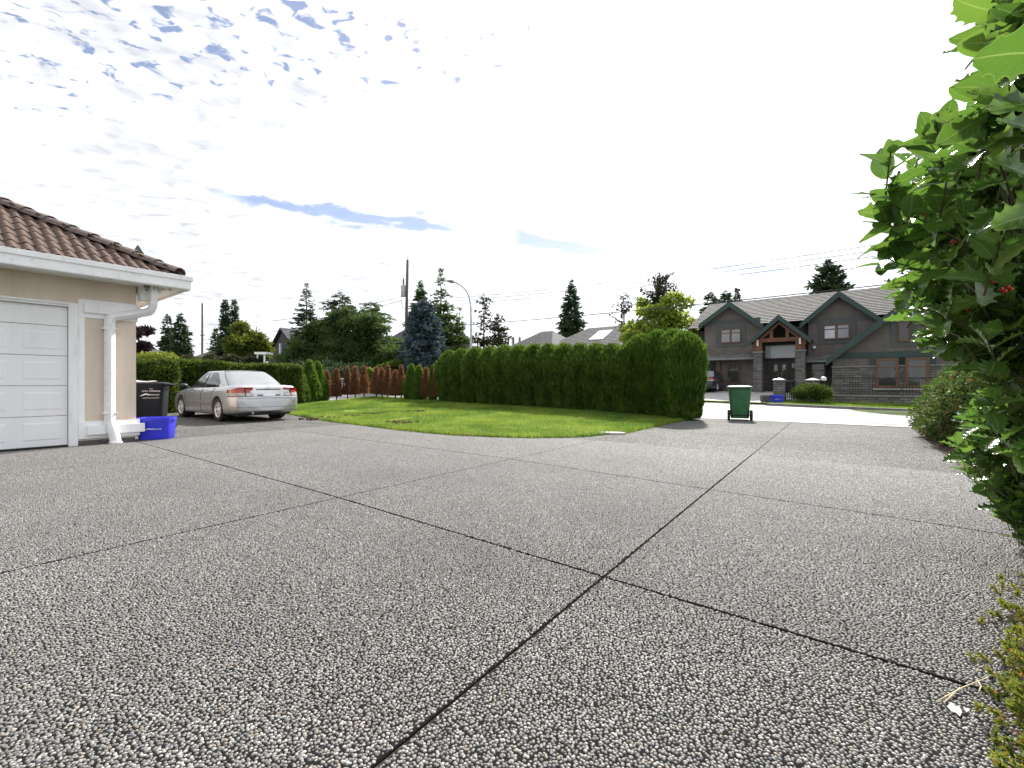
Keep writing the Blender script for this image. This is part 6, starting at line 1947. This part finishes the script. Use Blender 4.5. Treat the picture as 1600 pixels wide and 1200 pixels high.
r1, O1, g1 = hip_house('neighbour_house', 846, 1010, 541, 512, 41, 11, 'low house with charcoal roof and skylights behind the tall hedge', M_CREAM, M_ROOFD, (0.25, 0.8))
hip_house('neighbour_house', 792, 862, 541, 520, 40, 8, 'smaller charcoal hip roof just left of the skylight roof', M_CREAM, M_ROOFD, (0.35, 0.6))
x0, x1, ze, ra, rb, dm, zr, ro2 = g1
d0 = 41
sk0, sk1 = pd(926, 528, d0+2.5)[0], pd(948, 528, d0+2.5)[0]
for i in range(3):
    a = lerp(sk0, sk1, i/3)+0.05; b_ = lerp(sk0, sk1, (i+1)/3)-0.05
    def rz_(d): return ze+(zr-ze)*(d-d0)/(dm-d0)
    fr = MB(O1)
    da, db = d0+1.6, d0+4.0
    for k_, (aa, bb_, o_) in enumerate(((a-0.04, b_+0.04, 0.09),)):
        fr.add([(aa, da, rz_(da)+0.0), (bb_, da, rz_(da)), (bb_, db, rz_(db)), (aa, db, rz_(db)), (aa, da, rz_(da)+o_+0.03), (bb_, da, rz_(da)+o_+0.03), (bb_, db, rz_(db)+o_+0.03), (aa, db, rz_(db)+o_+0.03)],
               [(4, 5, 6, 7), (0, 1, 5, 4), (1, 2, 6, 5), (2, 3, 7, 6), (3, 0, 4, 7)])
    so = fr.build('skylight', M_WHITE, ro2)
    MB(O1).add([(a+0.05, da+0.1, rz_(da+0.1)+0.13), (b_-0.05, da+0.1, rz_(da+0.1)+0.13), (b_-0.05, db-0.1, rz_(db-0.1)+0.13), (a+0.05, db-0.1, rz_(db-0.1)+0.13)], [(0, 1, 2, 3)]).build('pane', pm('skylight_dome', (0.75, 0.78, 0.8), 0.12, coat=1.0), so)
for px in (802, 812):
    s_, z_ = pd(px, 527, 44); MB(O1).tube([(s_, 44, z_-1.2), (s_, 44, z_)], 0.14, 8).build('chimney_pipe', M_GUTH, r1)
hip_house('neighbour_house', 596, 672, 532, 503, 39, 9, 'grey house with dark roof beside the blue spruce', M_GREYW, M_ROOFB, (0.35, 0.65), trim=M_GUTH)
# steep dark gabled house left of the spreading cedar
DH_ = 30.0
Lh, Ah, Rh = pd(412, 562, DH_), pd(437, 514, DH_), pd(468, 556, DH_)
HH = (Ah[0], DH_, 0.2)
gh = empty('gabled_house', SD(*HH), -ANG)
MB(HH).prism([(Lh[0]+0.4, 0), (Rh[0]-0.4, 0), (Rh[0]-0.4, Rh[1]+0.1), (Ah[0], Ah[1]-0.3), (Lh[0]+0.4, Lh[1]+0.1)], DH_+0.4, DH_+9).build('wall', pm('purple_grey_wall', (0.10, 0.09, 0.10), 0.8), gh)
rf = MB(HH)
for E in (Lh, Rh):
    rf.add([(E[0], DH_, E[1]), (Ah[0], DH_, Ah[1]), (Ah[0], DH_+9.5, Ah[1]), (E[0], DH_+9.5, E[1]), (E[0], DH_, E[1]+0.2), (Ah[0], DH_, Ah[1]+0.2), (Ah[0], DH_+9.5, Ah[1]+0.2), (E[0], DH_+9.5, E[1]+0.2)], [(0, 1, 2, 3), (4, 7, 6, 5), (0, 4, 5, 1), (0, 3, 7, 4)])
rf.build('roof', M_ROOFB, gh)
q = pd(434, 545, DH_)
MB(HH).box(q[0]-0.45, q[0]+0.45, DH_+0.36, DH_+0.399, q[1]-0.8, q[1]+0.8).build('window', M_HGLASS, gh)
tag(gh, 'steep dark gabled house half hidden left of the spreading cedar', 'house', 'neighbouring houses')
# white porch frame and distant hipped roof
def frame_thing(name, px0, px1, py0, py1, Y, label):
    a, b_ = at(px0, py0, Y), at(px1, py1, Y)
    o = empty(name, (a.x, Y, 0)); W_ = b_.x-a.x; H_ = a.z
    MB().box(-0.2, W_+0.2, -0.1, 1.2, H_-0.25, H_).build('lintel', M_WHITE, o)
    for x in (0.0, W_-0.15): MB().box(x, x+0.15, 0, 0.15, 0, H_-0.251).build('post', M_WHITE, o)
    tag(o, label, 'porch')
frame_thing('white_porch', 401, 414, 550, 560, 48, 'small white porch frame in front of the steep gabled house')
frame_thing('white_arbour', 302, 312, 563, 570, 44, 'small white garden arbour left of the far pole')
hip_house('neighbour_house', 296, 342, 558, 547, 25, 5, 'distant tan hip roof behind the far pole', M_CREAM, M_ROOFT, (0.35, 0.65), trim=M_GUTH, zbase=0)
hip_house('neighbour_house', 190, 226, 553, 545, 17, 2.5, 'pale low roof glimpsed between the garage corner and the golden shrub', M_CREAM, M_ROOFT, (0.35, 0.65), trim=M_WHITE, zbase=0)

# ================================================================== POLES, WIRES, LAMP
M_POLE = pm('weathered_pole_wood', (0.13, 0.105, 0.085), 0.9, var=0.2, vs=3, bump=0.3, bs=20, streak=True)
M_WIRE = pm('wire_black', (0.03, 0.03, 0.035), 0.6)
M_TRAFO = pm('transformer_grey', (0.42, 0.43, 0.45), 0.5, var=0.05)
DPL = 27.6
def pole(px, top, d, label, trafo=False, lean=0.0):
    s_, z_ = pd(px, top, d); zb_ = lot_z(s_, d) if d > 25.4 else 0
    o = empty('utility_pole', SD(s_, d, zb_), -ANG); h = z_-zb_
    MB().tube([(0, 0, -0.3), (lean*0.5, 0, h*0.5), (lean, 0, h)], [0.17, 0.15, 0.11], 10).build('pole', M_POLE, o, smooth=True)
    MB().tube([(lean, 0, h), (lean, 0, h+0.35)], 0.03, 6).build('top_insulator', M_TRAFO, o)
    if trafo:
        x = lean*0.8-0.48; zt = h-3.4
        tb_ = MB().lathe([(0, 0), (0.26, 0.0), (0.28, 0.05), (0.28, 1.0), (0.22, 1.08), (0, 1.1)], 16, c=(x, 0, zt)).build('transformer', M_TRAFO, o, smooth=True)
        MB().tube([(x+0.25, 0, zt+0.5), (lean*0.8, 0, zt+0.5)], 0.05, 6).build('bracket', M_TRAFO, tb_)
        MB().tube([(x-0.05, 0, zt+1.1), (x-0.05, 0, zt+1.5), (x-0.02, 0, zt+1.75)], [0.07, 0.08, 0.03], 8).build('bushing', M_POLE, tb_)
        MB().tube([(x-0.1, 0, zt+1.0), (x-0.42, 0.05, zt+0.7), (x-0.48, 0.05, zt-0.2), (x-0.2, 0, zt-1.0), (lean*0.7-0.1, 0, zt-1.3)], 0.025, 5).build('cable', M_WIRE, tb_)
    else:
        MB().box(-0.9, 0.9, -0.06, 0.06, h*0.62, h*0.62+0.12).build('crossarm', M_POLE, o)
    tag(o, label, 'utility pole', 'utility poles'); return s_, z_
pole(633, 407, DPL, 'wooden utility pole with grey transformer left of the blue spruce', True, lean=0.35)
pole(316, 474, 26.5, 'distant wooden utility pole between the conifer pairs on the left')
def wire(pa, pb, da, db, sag, label, r=0.014):
    A_ = psd(*pa, da); B_ = psd(*pb, db)
    mb = MB(); pts = []
    for i in range(15):
        t_ = i/14; p_ = A_.lerp(B_, t_); p_.z -= sag*4*t_*(1-t_); pts.append(p_ - A_)
    o = mb.tube(pts, r, 5).build('power_line', M_WIRE, loc=A_)
    tag(o, label, 'power line', 'overhead wires')
wire((634, 470), (1560, 352), DPL, DPL, 0.5, 'upper of the three parallel wires rising to the right', 0.014)
wire((634, 474), (1560, 362), DPL, DPL, 0.5, 'middle of the three parallel wires rising to the right', 0.014)
wire((634, 479), (1560, 372), DPL, DPL, 0.5, 'lower of the three parallel wires rising to the right', 0.014)
wire((632, 514), (1560, 425), DPL, DPL, 0.25, 'thick dark low cable passing above the hedge and the house roof', 0.026)
wire((635, 405), (316, 472), DPL, 26.5, 0.8, 'top wire between the two utility poles on the left', 0.007)
wire((632, 463), (316, 507), DPL, 26.5, 0.8, 'middle wire between the two utility poles on the left', 0.018)
wire((632, 468), (316, 531), DPL, 26.5, 0.8, 'lowest wire between the two utility poles on the left', 0.02)
# street lamp with curved arm
s_, _ = pd(736, 540, 26.6); zb_ = lot_z(s_, 26.6)
lampo = empty('street_lamp', SD(s_, 26.6, zb_), 0)
Yl = SD(s_, 26.6).y
def lx(px, py): return ((px-736)/F*Yl, 0, CAM_H+(600-py)/F*Yl-zb_)
pts = [(0, 0, 0), lx(736, 560), lx(736, 500)] + [lx(*q) for q in ((735.5, 478), (733, 464), (728.5, 454), (722, 447), (714, 442.5), (706, 440))]
MB().tube(pts, [0.11, 0.09, 0.075] + [0.06]*6, 10).build('pole', M_TRAFO, lampo, smooth=True)
a, b_ = Vector(lx(711, 441.3)), Vector(lx(698, 439))
hd2 = MB(); hd2.tube([a, a.lerp(b_, .4)+Vector((0, 0, .03)), b_], [0.06, 0.15, 0.06], 8, flat=None)
hd2.build('lamp_head', M_GUTH, lampo, smooth=True)
tag(lampo, 'street lamp with long curved arm above the left part of the hedge', 'street lamp')

# ================================================================== HOLLY AND SMALL THINGS NEAR THE CAMERA
def m_holly():
    m = bpy.data.materials.new('holly_leaf'); m.use_nodes = True
    t = NT(m.node_tree); out = t.n('ShaderNodeOutputMaterial'); b = t.n('ShaderNodeBsdfPrincipled')
    g_ = t.n('ShaderNodeNewGeometry'); oi = t.n('ShaderNodeObjectInfo'); tcn = t.n('ShaderNodeTexCoord')
    r = t.math('FRACT', t.math('ADD', g_.outputs['Random Per Island'], oi.outputs['Random']))
    uv = t.n('ShaderNodeUVMap'); uv.uv_map = 'leaf'; su = t.n('ShaderNodeSeparateXYZ'); t.l(uv.outputs[0], su.inputs[0])
    across = t.math('ABSOLUTE', t.math('SUBTRACT', su.outputs[0], 0.5))
    c = t.mix(r, (0.014, 0.052, 0.011), (0.055, 0.125, 0.02))
    rib = t.inv_smooth(across, 0.006, 0.03); edge = t.smooth(across, 0.465, 0.495)
    c = t.mix(t.math('MULTIPLY', t.math('MAXIMUM', rib, edge), 0.65), c, (0.24, 0.33, 0.10))
    # fine side veins
    vein = t.n('ShaderNodeTexWave'); vein.wave_type = 'BANDS'; vein.bands_direction = 'Y'
    cv = t.n('ShaderNodeCombineXYZ'); t.l(t.math('MULTIPLY_ADD', across, -0.55, su.outputs[1]), cv.inputs[1]); t.l(cv.outputs[0], vein.inputs[0]); vein.inputs['Scale'].default_value = 2.4
    vv = t.smooth(vein.outputs['Fac'], 0.9, 0.99)
    c = t.mix(t.math('MULTIPLY', vv, 0.3), c, (0.16, 0.26, 0.06))
    t.l(c, b.inputs['Base Color']); b.inputs['Roughness'].default_value = 0.2; b.inputs['Specular IOR Level'].default_value = 0.65
    bp = t.n('ShaderNodeBump'); bp.inputs['Strength'].default_value = 0.35; bp.inputs['Distance'].default_value = 0.002
    t.l(t.math('ADD', t.noise(tcn.outputs['UV'], 6, 3), t.math('MULTIPLY', vv, -0.3)), bp.inputs['Height']); t.l(bp.outputs[0], b.inputs['Normal'])
    tr = t.n('ShaderNodeBsdfTranslucent')
    t.l(t.mix(t.math('MULTIPLY', t.math('MAXIMUM', rib, edge), 0.6), t.mix(r, (0.10, 0.23, 0.03), (0.21, 0.37, 0.05)), (0.38, 0.5, 0.15)), tr.inputs[0])
    mx = t.n('ShaderNodeMixShader'); mx.inputs[0].default_value = 0.42
    t.l(b.outputs[0], mx.inputs[1]); t.l(tr.outputs[0], mx.inputs[2]); t.l(mx.outputs[0], out.inputs[0])
    return m
M_HOLLY = m_holly()
def holly_leaf(seed, spiny=1.0, ns=4):
    """unit leaf along +y, length 1: midrib, wavy margin with a few sharp spines"""
    r = random.Random(seed); nseg = ns*4
    rows = []
    cl, cr2 = r.uniform(-.04, .04), r.uniform(-.3, .3)
    for i in range(nseg+1):
        t = i/nseg
        w_ = 0.285*math.sin(math.pi*min(t*0.96+0.02, 1))**0.7*(1.08-0.16*t)
        ph = abs(math.sin(math.pi*ns*t))          # 0 at a spine, 1 in the bay
        kx = 1 + spiny*(0.22*(1-ph)**2.2 - 0.20*ph)
        if i in (0, nseg): w_ = 0.006; kx = 1
        zz = spiny*(0.10*(1-ph) - 0.03) + 0.055*(w_/0.28)
        arch = -0.22*(t-0.35)**2
        bx = cl*math.sin(math.pi*t)
        dy = 0.03*spiny*(1-ph)**2 if 0 < i < nseg else 0
        rows.append([(-w_*kx+bx, t+dy, arch+zz), (-w_*0.5+bx, t, arch+0.03), (bx, t, arch), (w_*0.5+bx, t, arch+0.03), (w_*kx+bx, t+dy, arch+zz*(1+cr2))])
    V = np.array([p for row in rows for p in row])
    Fq = np.array([(i*5+j, i*5+j+1, (i+1)*5+j+1, (i+1)*5+j) for i in range(nseg) for j in range(4)])
    UV = np.array([(j/4, i/nseg) for i in range(nseg+1) for j in range(5)])
    return V, Fq, UV
def leaf_to_mesh(name, V, Fq, UV):
    me = np_mesh(name, V, Fq, smooth=True)
    ul = me.uv_layers.new(name='leaf'); ul.data.foreach_set('uv', UV[Fq.ravel()].astype(np.float32).ravel())
    me.materials.append(M_HOLLY); return me
LV = [holly_leaf(1, 1.0, 4), holly_leaf(2, 0.75, 5), holly_leaf(3, 0.3, 3), holly_leaf(4, 0.0, 3)]
LMesh = [leaf_to_mesh('leaf', *q) for q in LV]
# outline of the shrub as seen, with the depth of its near face at each height
OUT = [(-200, 1660, 0.6), (70, 1605, 0.62), (100, 1590, 0.64), (150, 1555, 0.75), (185, 1505, 0.95), (200, 1470, 1.05), (225, 1430, 1.15), (300, 1402, 1.2), (340, 1405, 1.2), (380, 1412, 1.25), (420, 1420, 1.25), (450, 1415, 1.3), (480, 1432, 1.3), (520, 1450, 1.35), (550, 1525, 1.4), (585, 1580, 1.5), (600, 1565, 1.75), (625, 1530, 1.9), (660, 1498, 2.0), (690, 1490, 2.1), (705, 1505, 2.15), (730, 1510, 2.2), (760, 1545, 2.2), (790, 1572, 2.2), (815, 1592, 2.2), (850, 1640, 2.2), (1000, 1760, 2.0)]
oy = [q[0] for q in OUT]; ox = [q[1] for q in OUT]; od = [q[2] for q in OUT]
HB = Vector((4.3, 3.3, 0.05))
holly = empty('holly_shrub', HB)
tag(holly, 'large glossy spiny-leaved holly shrub with red berries at the right edge', 'shrub')
random.seed(21)
twigs = []      # (tip, direction, size scale)
stems = MB(HB); berries = []
leaves = []     # (matrix, mesh index)
core_axis = lambda z: Vector((2.6, 2.2, z))
def add_twig(tip, big=1.0, nl=7, spiny=None):
    ax = core_axis(tip.z-0.25)
    out = (tip-ax).normalized()
    out = (out + Vector((random.uniform(-.5, .5), random.uniform(-.5, .5), random.uniform(-.1, .7)))).normalized()
    ln = random.uniform(0.12, 0.2)*big
    base = tip - out*ln
    back = base.lerp(ax, 0.22) + Vector((0, 0, -0.03))
    if random.random() < 0.15: stems.tube([back, base.lerp(back, .4)+Vector((0, 0, .02)), base], [0.0022, 0.0026, 0.0024], 5, caps=False)
    stems.tube([base-out*0.03, base, tip], [0.002, 0.0024, 0.0015], 5, caps=False)
    for k_ in range(nl):
        u = (k_+0.6)/nl; p = base.lerp(tip, u)
        a = k_*2.4+random.uniform(-.5, .5)
        sidev = out.cross(Vector((0, 0, 1))); sidev.normalize(); up2 = sidev.cross(out)
        d = (out*lerp(0.25, 0.9, u) + (sidev*math.cos(a)+up2*math.sin(a))*lerp(1.0, 0.55, u)).normalized()
        size = random.uniform(0.058, 0.098)*big*lerp(1.0, 0.75, u if u > .8 else 0)
        y = d; nrm = (Vector((0, 0, 1)) + Vector((random.uniform(-.6, .6), random.uniform(-.6, .6), 0)))
        x = y.cross(nrm).normalized(); z = x.cross(y)
        M = Matrix((x, y, z)).transposed().to_4x4() @ Matrix.Diagonal((size*random.uniform(.9, 1.1), size, size, 1))
        M.translation = p
        si = random.choice((0, 1, 1, 2, 2, 3)) if spiny is None else random.choice(spiny)
        leaves.append((M, si))
    if random.random() < 0.09 and tip.y < 2.5:
        for _ in range(random.randint(2, 5)):
            berries.append(base.lerp(tip, .3) + Vector((random.uniform(-.02, .02), random.uniform(-.02, .02), random.uniform(-.015, .02))))
for it_ in range(1080):
    py = random.uniform(-140, 860) if it_ % 3 else random.uniform(420, 850)
    xl = np.interp(py, oy, ox); dn_ = np.interp(py, oy, od)
    q = random.random()**1.1
    px = xl + 8 + q*((1980 if it_ % 4 == 0 else 1660)-xl)
    dep = dn_ + random.random()**1.7*0.95
    if py < 180: dep = dn_*random.uniform(0.95, 2.0)
    tip = at(px, py, dep)
    if tip.z < 0.06: continue
    if tip.y < 0.75 and px < 1640 and py > 200: continue
    if (tip-cam_o.location).length < 0.42: continue
    add_twig(tip)
# twigs that shape the outline
for (px, py, dep, sp_) in ((1392, 235, 1.15, (3, 2)), (1388, 298, 1.18, (0, 2)), (1390, 318, 1.18, (2, 3)), (1378, 345, 1.2, (3,)), (1400, 375, 1.2, (3, 2)), (1400, 410, 1.22, (3, 2)), (1420, 440, 1.25, (2, 0)), (1440, 470, 1.3, (0, 1)), (1440, 205, 1.05, (3, 2)), (1462, 188, 1.0, (3,)), (1550, 170, 0.75, (0, 1)), (1490, 530, 1.35, (0, 1)), (1515, 650, 1.9, (0, 1)), (1490, 688, 2.05, (1, 0)), (1500, 730, 2.2, (1, 0)), (1540, 768, 2.2, (0, 1)), (1585, 810, 2.2, (0, 1)), (1430, 330, 1.1, (3, 2)), (1450, 380, 1.1, (2, 0)), (1480, 280, 1.0, (2, 3)), (1510, 330, 0.95, (0, 1)), (1520, 420, 1.0, (0, 1)), (1490, 470, 1.1, (1, 0)), (1540, 520, 1.1, (0, 1)), (1560, 620, 1.3, (0, 1)), (1540, 660, 1.5, (0, 1)), (1585, 700, 1.6, (0, 1)), (1570, 350, 0.85, (0, 1)), (1560, 250, 0.7, (0, 1))):
    add_twig(at(px, py, dep), 1.0, 8, sp_)
# a few big leaves close to the camera in the top corner
def near_leaf(px, py, dep, dirv, nrm, size, mi=0):
    y = Vector(dirv).normalized(); x = y.cross(Vector(nrm)).normalized(); z = x.cross(y)
    M = Matrix((x, y, z)).transposed().to_4x4() @ Matrix.Diagonal((size*1.15, size, size, 1)); M.translation = at(px, py, dep); leaves.append((M, mi))
near_leaf(1640, 85, 0.56, (-1, 0.1, 0.0), (0.1, -0.8, -0.55), 0.085, 1)
near_leaf(1650, 155, 0.60, (-1, 0.1, -0.06), (0.0, -0.75, 0.5), 0.085, 0)
near_leaf(1600, 165, 0.62, (-0.8, 0.2, 0.45), (0.3, -0.8, 0.3), 0.07, 1)
near_leaf(1640, 215, 0.55, (-0.7, 0.2, 0.5), (0.2, -0.9, 0.3), 0.06, 1)
near_leaf(1530, 185, 0.75, (-0.6, 0.1, -0.35), (0.2, -0.8, 0.5), 0.07, 2)
near_leaf(1560, 140, 0.8, (-0.7, 0.1, 0.3), (0.2, -0.8, 0.5), 0.07, 0)
near_leaf(1620, 280, 0.62, (-0.8, 0.1, 0.5), (0.2, -0.9, 0.4), 0.07, 0)
near_leaf(1645, 330, 0.65, (-0.9, 0.2, -0.2), (0.2, -0.8, 0.5), 0.075, 1)
# biggest in view stay separate leaves, the rest join
def shown(M):
    c = M.translation + M.col[1].to_3d()*0.5
    if c.y < 0.2: return 0
    px = 800+c.x/c.y*F; py = 600-(c.z-CAM_H)/c.y*F
    if px > 1640 or py < 30 or py > 1200: return 0
    return M.col[1].to_3d().length/c.y
order = sorted(range(len(leaves)), key=lambda i: -shown(leaves[i][0]))
# nearer leaves hide others: spread the picks over the face, nearest first
sep_set = set(order[:300])
Pn = []; Vs, Fs, Us = [], [], []; b0 = 0
Ti = Matrix.Translation(-HB)
for i, (M, mi) in enumerate(leaves):
    M2 = Ti @ M
    if i in sep_set:
        o = link('leaf', LMesh[mi], None, holly); o.matrix_local = M2
    else:
        V, Fq, UV = LV[mi]
        A_ = np.array(M2)
        Vs.append(V @ A_[:3, :3].T + A_[:3, 3]); Fs.append(Fq+b0); Us.append(UV); b0 += len(V)
V = np.concatenate(Vs); Fq = np.concatenate(Fs); UV = np.concatenate(Us)
me = leaf_to_mesh('inner_leaves', V, Fq, UV)
o = link('inner_leaves', me, None, holly); o['kind'] = 'stuff'
for i in range(9):      # main stems from the base
    a = i*0.7; z1 = random.uniform(1.0, 2.4)
    stems.tube([HB+Vector((math.cos(a)*.1, math.sin(a)*.1, -0.05)), Vector((3.6+math.cos(a)*.2, 2.9+math.sin(a)*.2, z1*.5)), Vector((3.0+math.cos(a)*.3, 2.5+math.sin(a)*.3, z1))], [0.018, 0.012, 0.006], 6)
stems.build('stems', pm('green_brown_stem', (0.075, 0.07, 0.03), 0.7), holly, smooth=True)
bmesh_b = MB().lathe([(0, -0.0055), (0.0036, -0.0044), (0.0055, 0), (0.0036, 0.0044), (0, 0.0055)], 10).mesh('berry', smooth=True); bmesh_b.materials.append(pm('red_berry', (0.55, 0.035, 0.015), 0.25, coat=0.5))
for (px, py, dep) in ((1490, 377, 1.05), (1484, 383, 1.05), (1565, 452, 0.95), (1575, 448, 0.95), (1548, 460, 0.95), (1552, 440, 1.0), (1557, 571, 1.2), (1443, 333, 1.12), (1570, 380, 0.95), (1487, 379, 1), (1570, 455, 1), (1580, 452, 1), (1545, 463, 1)):
    berries.insert(0, at(px, py, np.interp(py, oy, od)-0.05))
for p in berries[:60]:
    link('berry', bmesh_b, None, holly, p-HB)

# low conifer sprigs at the edge of the bed, bottom right
M_SPRIG = leafm('juniper_needles', (0.06, 0.11, 0.015), (0.26, 0.28, 0.04), 0.4, clump=9.0, rough=0.5, dead=(0.28, 0.13, 0.03))
sprig_root = onz(1640, 1060)
jun = empty('low_juniper', (sprig_root.x, sprig_root.y, 0.0))
tag(jun, 'low yellow-green juniper sprigs spilling over the bottom right driveway edge', 'shrub')
parts = []; sm_ = MB((sprig_root.x, sprig_root.y, 0))
random.seed(9)
spots = [(1552, 918), (1583, 915), (1590, 925), (1562, 937), (1577, 945), (1549, 958), (1536, 967), (1597, 970), (1568, 1003), (1588, 1000), (1515, 1023), (1530, 1020), (1560, 1020), (1580, 1030), (1545, 1048), (1595, 1045), (1572, 1060), (1590, 1075), (1545, 1075), (1560, 1085), (1528, 1104), (1550, 1110), (1580, 1105), (1597, 1110), (1565, 1125), (1590, 1130)]
for _ in range(90): spots.append((random.uniform(1560, 1900), random.uniform(880, 1230)))
for _ in range(70): spots.append((1640-85*random.random()**0.9, random.uniform(930, 1200)))
for (px, py) in spots:
    h_ = random.uniform(0.03, 0.12) if px > 1560 else random.uniform(0.02, 0.05)
    tip = onz(px, py, h_)
    out = Vector((-0.6+random.uniform(-.5, .5), random.uniform(-.6, .4), random.uniform(0.25, 1.0))).normalized()
    L_ = random.uniform(0.035, 0.06)
    n_ = 60
    u = rng.random(n_)
    P0 = np.array(tip)[None] + np.array(out)[None]*((u-1)*L_)[:, None]
    D = np.array(out)[None]*rng.uniform(0.5, 1.2, (n_, 1)) + rng.normal(0, 0.55, (n_, 3))
    parts.append(cards(P0-np.array([sprig_root.x, sprig_root.y, 0]), D, rng.uniform(0.013, 0.026, n_), 0.005))
    sm_.tube([tip, tip-out*L_, (tip.x+0.12, tip.y+0.03, max(h_*0.3, 0.005)), (tip.x+0.3, tip.y+0.06, 0.0)], [0.0018, 0.002, 0.0025, 0.003], 4, caps=False)
link('foliage', np_mesh('foliage', *join(parts)), M_SPRIG, jun)
sm_.build('stems', pm('brown_twig', (0.13, 0.075, 0.04), 0.9), jun)
# dry grass stalks and pale scraps on the slab
M_STRAW = pm('dry_straw', (0.55, 0.47, 0.30), 0.8, var=0.15, vs=20)
for i, (pts, lab) in enumerate(((((1463, 1096), (1505, 1074), (1545, 1058)), 'long dry grass stalk lying over the slab joint near the juniper'), (((1475, 1098), (1490, 1084), (1500, 1074)), 'short dry stalk beside the long one near the juniper'), (((1526, 1062), (1533, 1072), (1530, 1080)), 'bent dry stalk tip close to the juniper sprigs'))):
    w3 = [onz(px, py, 0.012) for px, py in pts]
    o = MB(w3[0]).tube(w3, [0.0016, 0.0022, 0.0014], 5).build('dry_stalk', M_STRAW, loc=w3[0]); tag(o, lab, 'stalk', 'dry stalks')
c0 = onz(1497, 1110, 0.0)
sc_ = MB(c0)
n_off = 0
for poly in ([(1480, 1104), (1486, 1099), (1492, 1105), (1499, 1106), (1503, 1113), (1500, 1120), (1494, 1114), (1487, 1113)], [(1506, 1108), (1512, 1107), (1515, 1111), (1510, 1113)]):
    p3 = [onz(px, py, 0.007) for px, py in poly]
    top_ = [q + Vector((0, 0, 0.001+0.004*random.random())) for q in p3]
    n = len(p3)
    sc_.add(p3+top_, [tuple(range(n-1, -1, -1)), tuple(range(n, 2*n))] + [(i, (i+1) % n, n+(i+1) % n, n+i) for i in range(n)])
o = sc_.build('paper_scrap', pm('white_paper', (0.70, 0.70, 0.72), 0.8), loc=c0); tag(o, 'torn white paper scrap on the slab in the bottom right corner', 'paper')
# fallen leaves on the driveway
M_FALL = leafm('fallen_leaf', (0.16, 0.08, 0.03), (0.32, 0.20, 0.06), 0.2)
fv, ff = [], []
b_n = 0
spots = [(30, 718), (12, 722), (48, 714), (1450, 700), (1465, 706), (1490, 722), (1515, 740), (1535, 752), (1430, 690), (1560, 775), (1577, 790), (1500, 728), (1543, 760), (1480, 712)]
for (px, py) in spots:
    p = onz(px, py, 0.008); a = random.uniform(0, 6.28); L_ = random.uniform(0.03, 0.06)
    P0 = np.array([p]); D = np.array([[math.cos(a), math.sin(a), 0.12]])
    V, Fq = cards(P0, D, L_, L_*0.6, 0.12)
    me = np_mesh('fallen_leaf', V-np.array(p), Fq)
    o = link('fallen_leaf', me, M_FALL, None, p)
    tag(o, 'small dry fallen leaf on the driveway by the garage door' if px < 100 else 'small dry fallen leaf at the driveway edge under the holly', 'leaf', 'fallen leaves by the garage' if px < 100 else 'fallen leaves under the holly')
# dried vine hanging from the garage eave corner
vc = SD(-10.22, 2.62, 2.86)
vn = empty('dried_vine', vc)
tw = MB(vc); parts = []
random.seed(4)
for i in range(26):
    a = random.uniform(0, 1); p0 = SD(-10.35+0.30*random.random(), 2.35+0.60*a, 2.86)
    pts = [p0]
    for k_ in range(3): pts.append(pts[-1]+Vector((random.uniform(-.05, .06), random.uniform(-.05, .05), random.uniform(-.05, 0.0))))
    tw.tube(pts, [0.004, 0.003, 0.002, 0.001], 4, caps=False)
    for k_ in range(4):
        q = pts[random.randint(1, 3)]; parts.append(cards(np.array([q-vc]), rng.normal(size=(1, 3)), random.uniform(.02, .045), .015))
for i in range(70):
    q = Vector(SD(-10.24, 2.47, 2.84)) + Vector((random.gauss(0, .05), random.gauss(0, .05), random.gauss(-.02, .03)))
    parts.append(cards(np.array([q-vc]), rng.normal(size=(1, 3)), random.uniform(.03, .06), .018))
tw.build('twigs', pm('brown_twig', (0.13, 0.075, 0.04), 0.9), vn)
link('leaves', np_mesh('leaves', *join(parts)), leafm('dried_vine_leaf', (0.09, 0.07, 0.03), (0.22, 0.19, 0.09), 0.2), vn)
tag(vn, 'dried vine hanging under the garage eave corner above the downspout', 'vine')
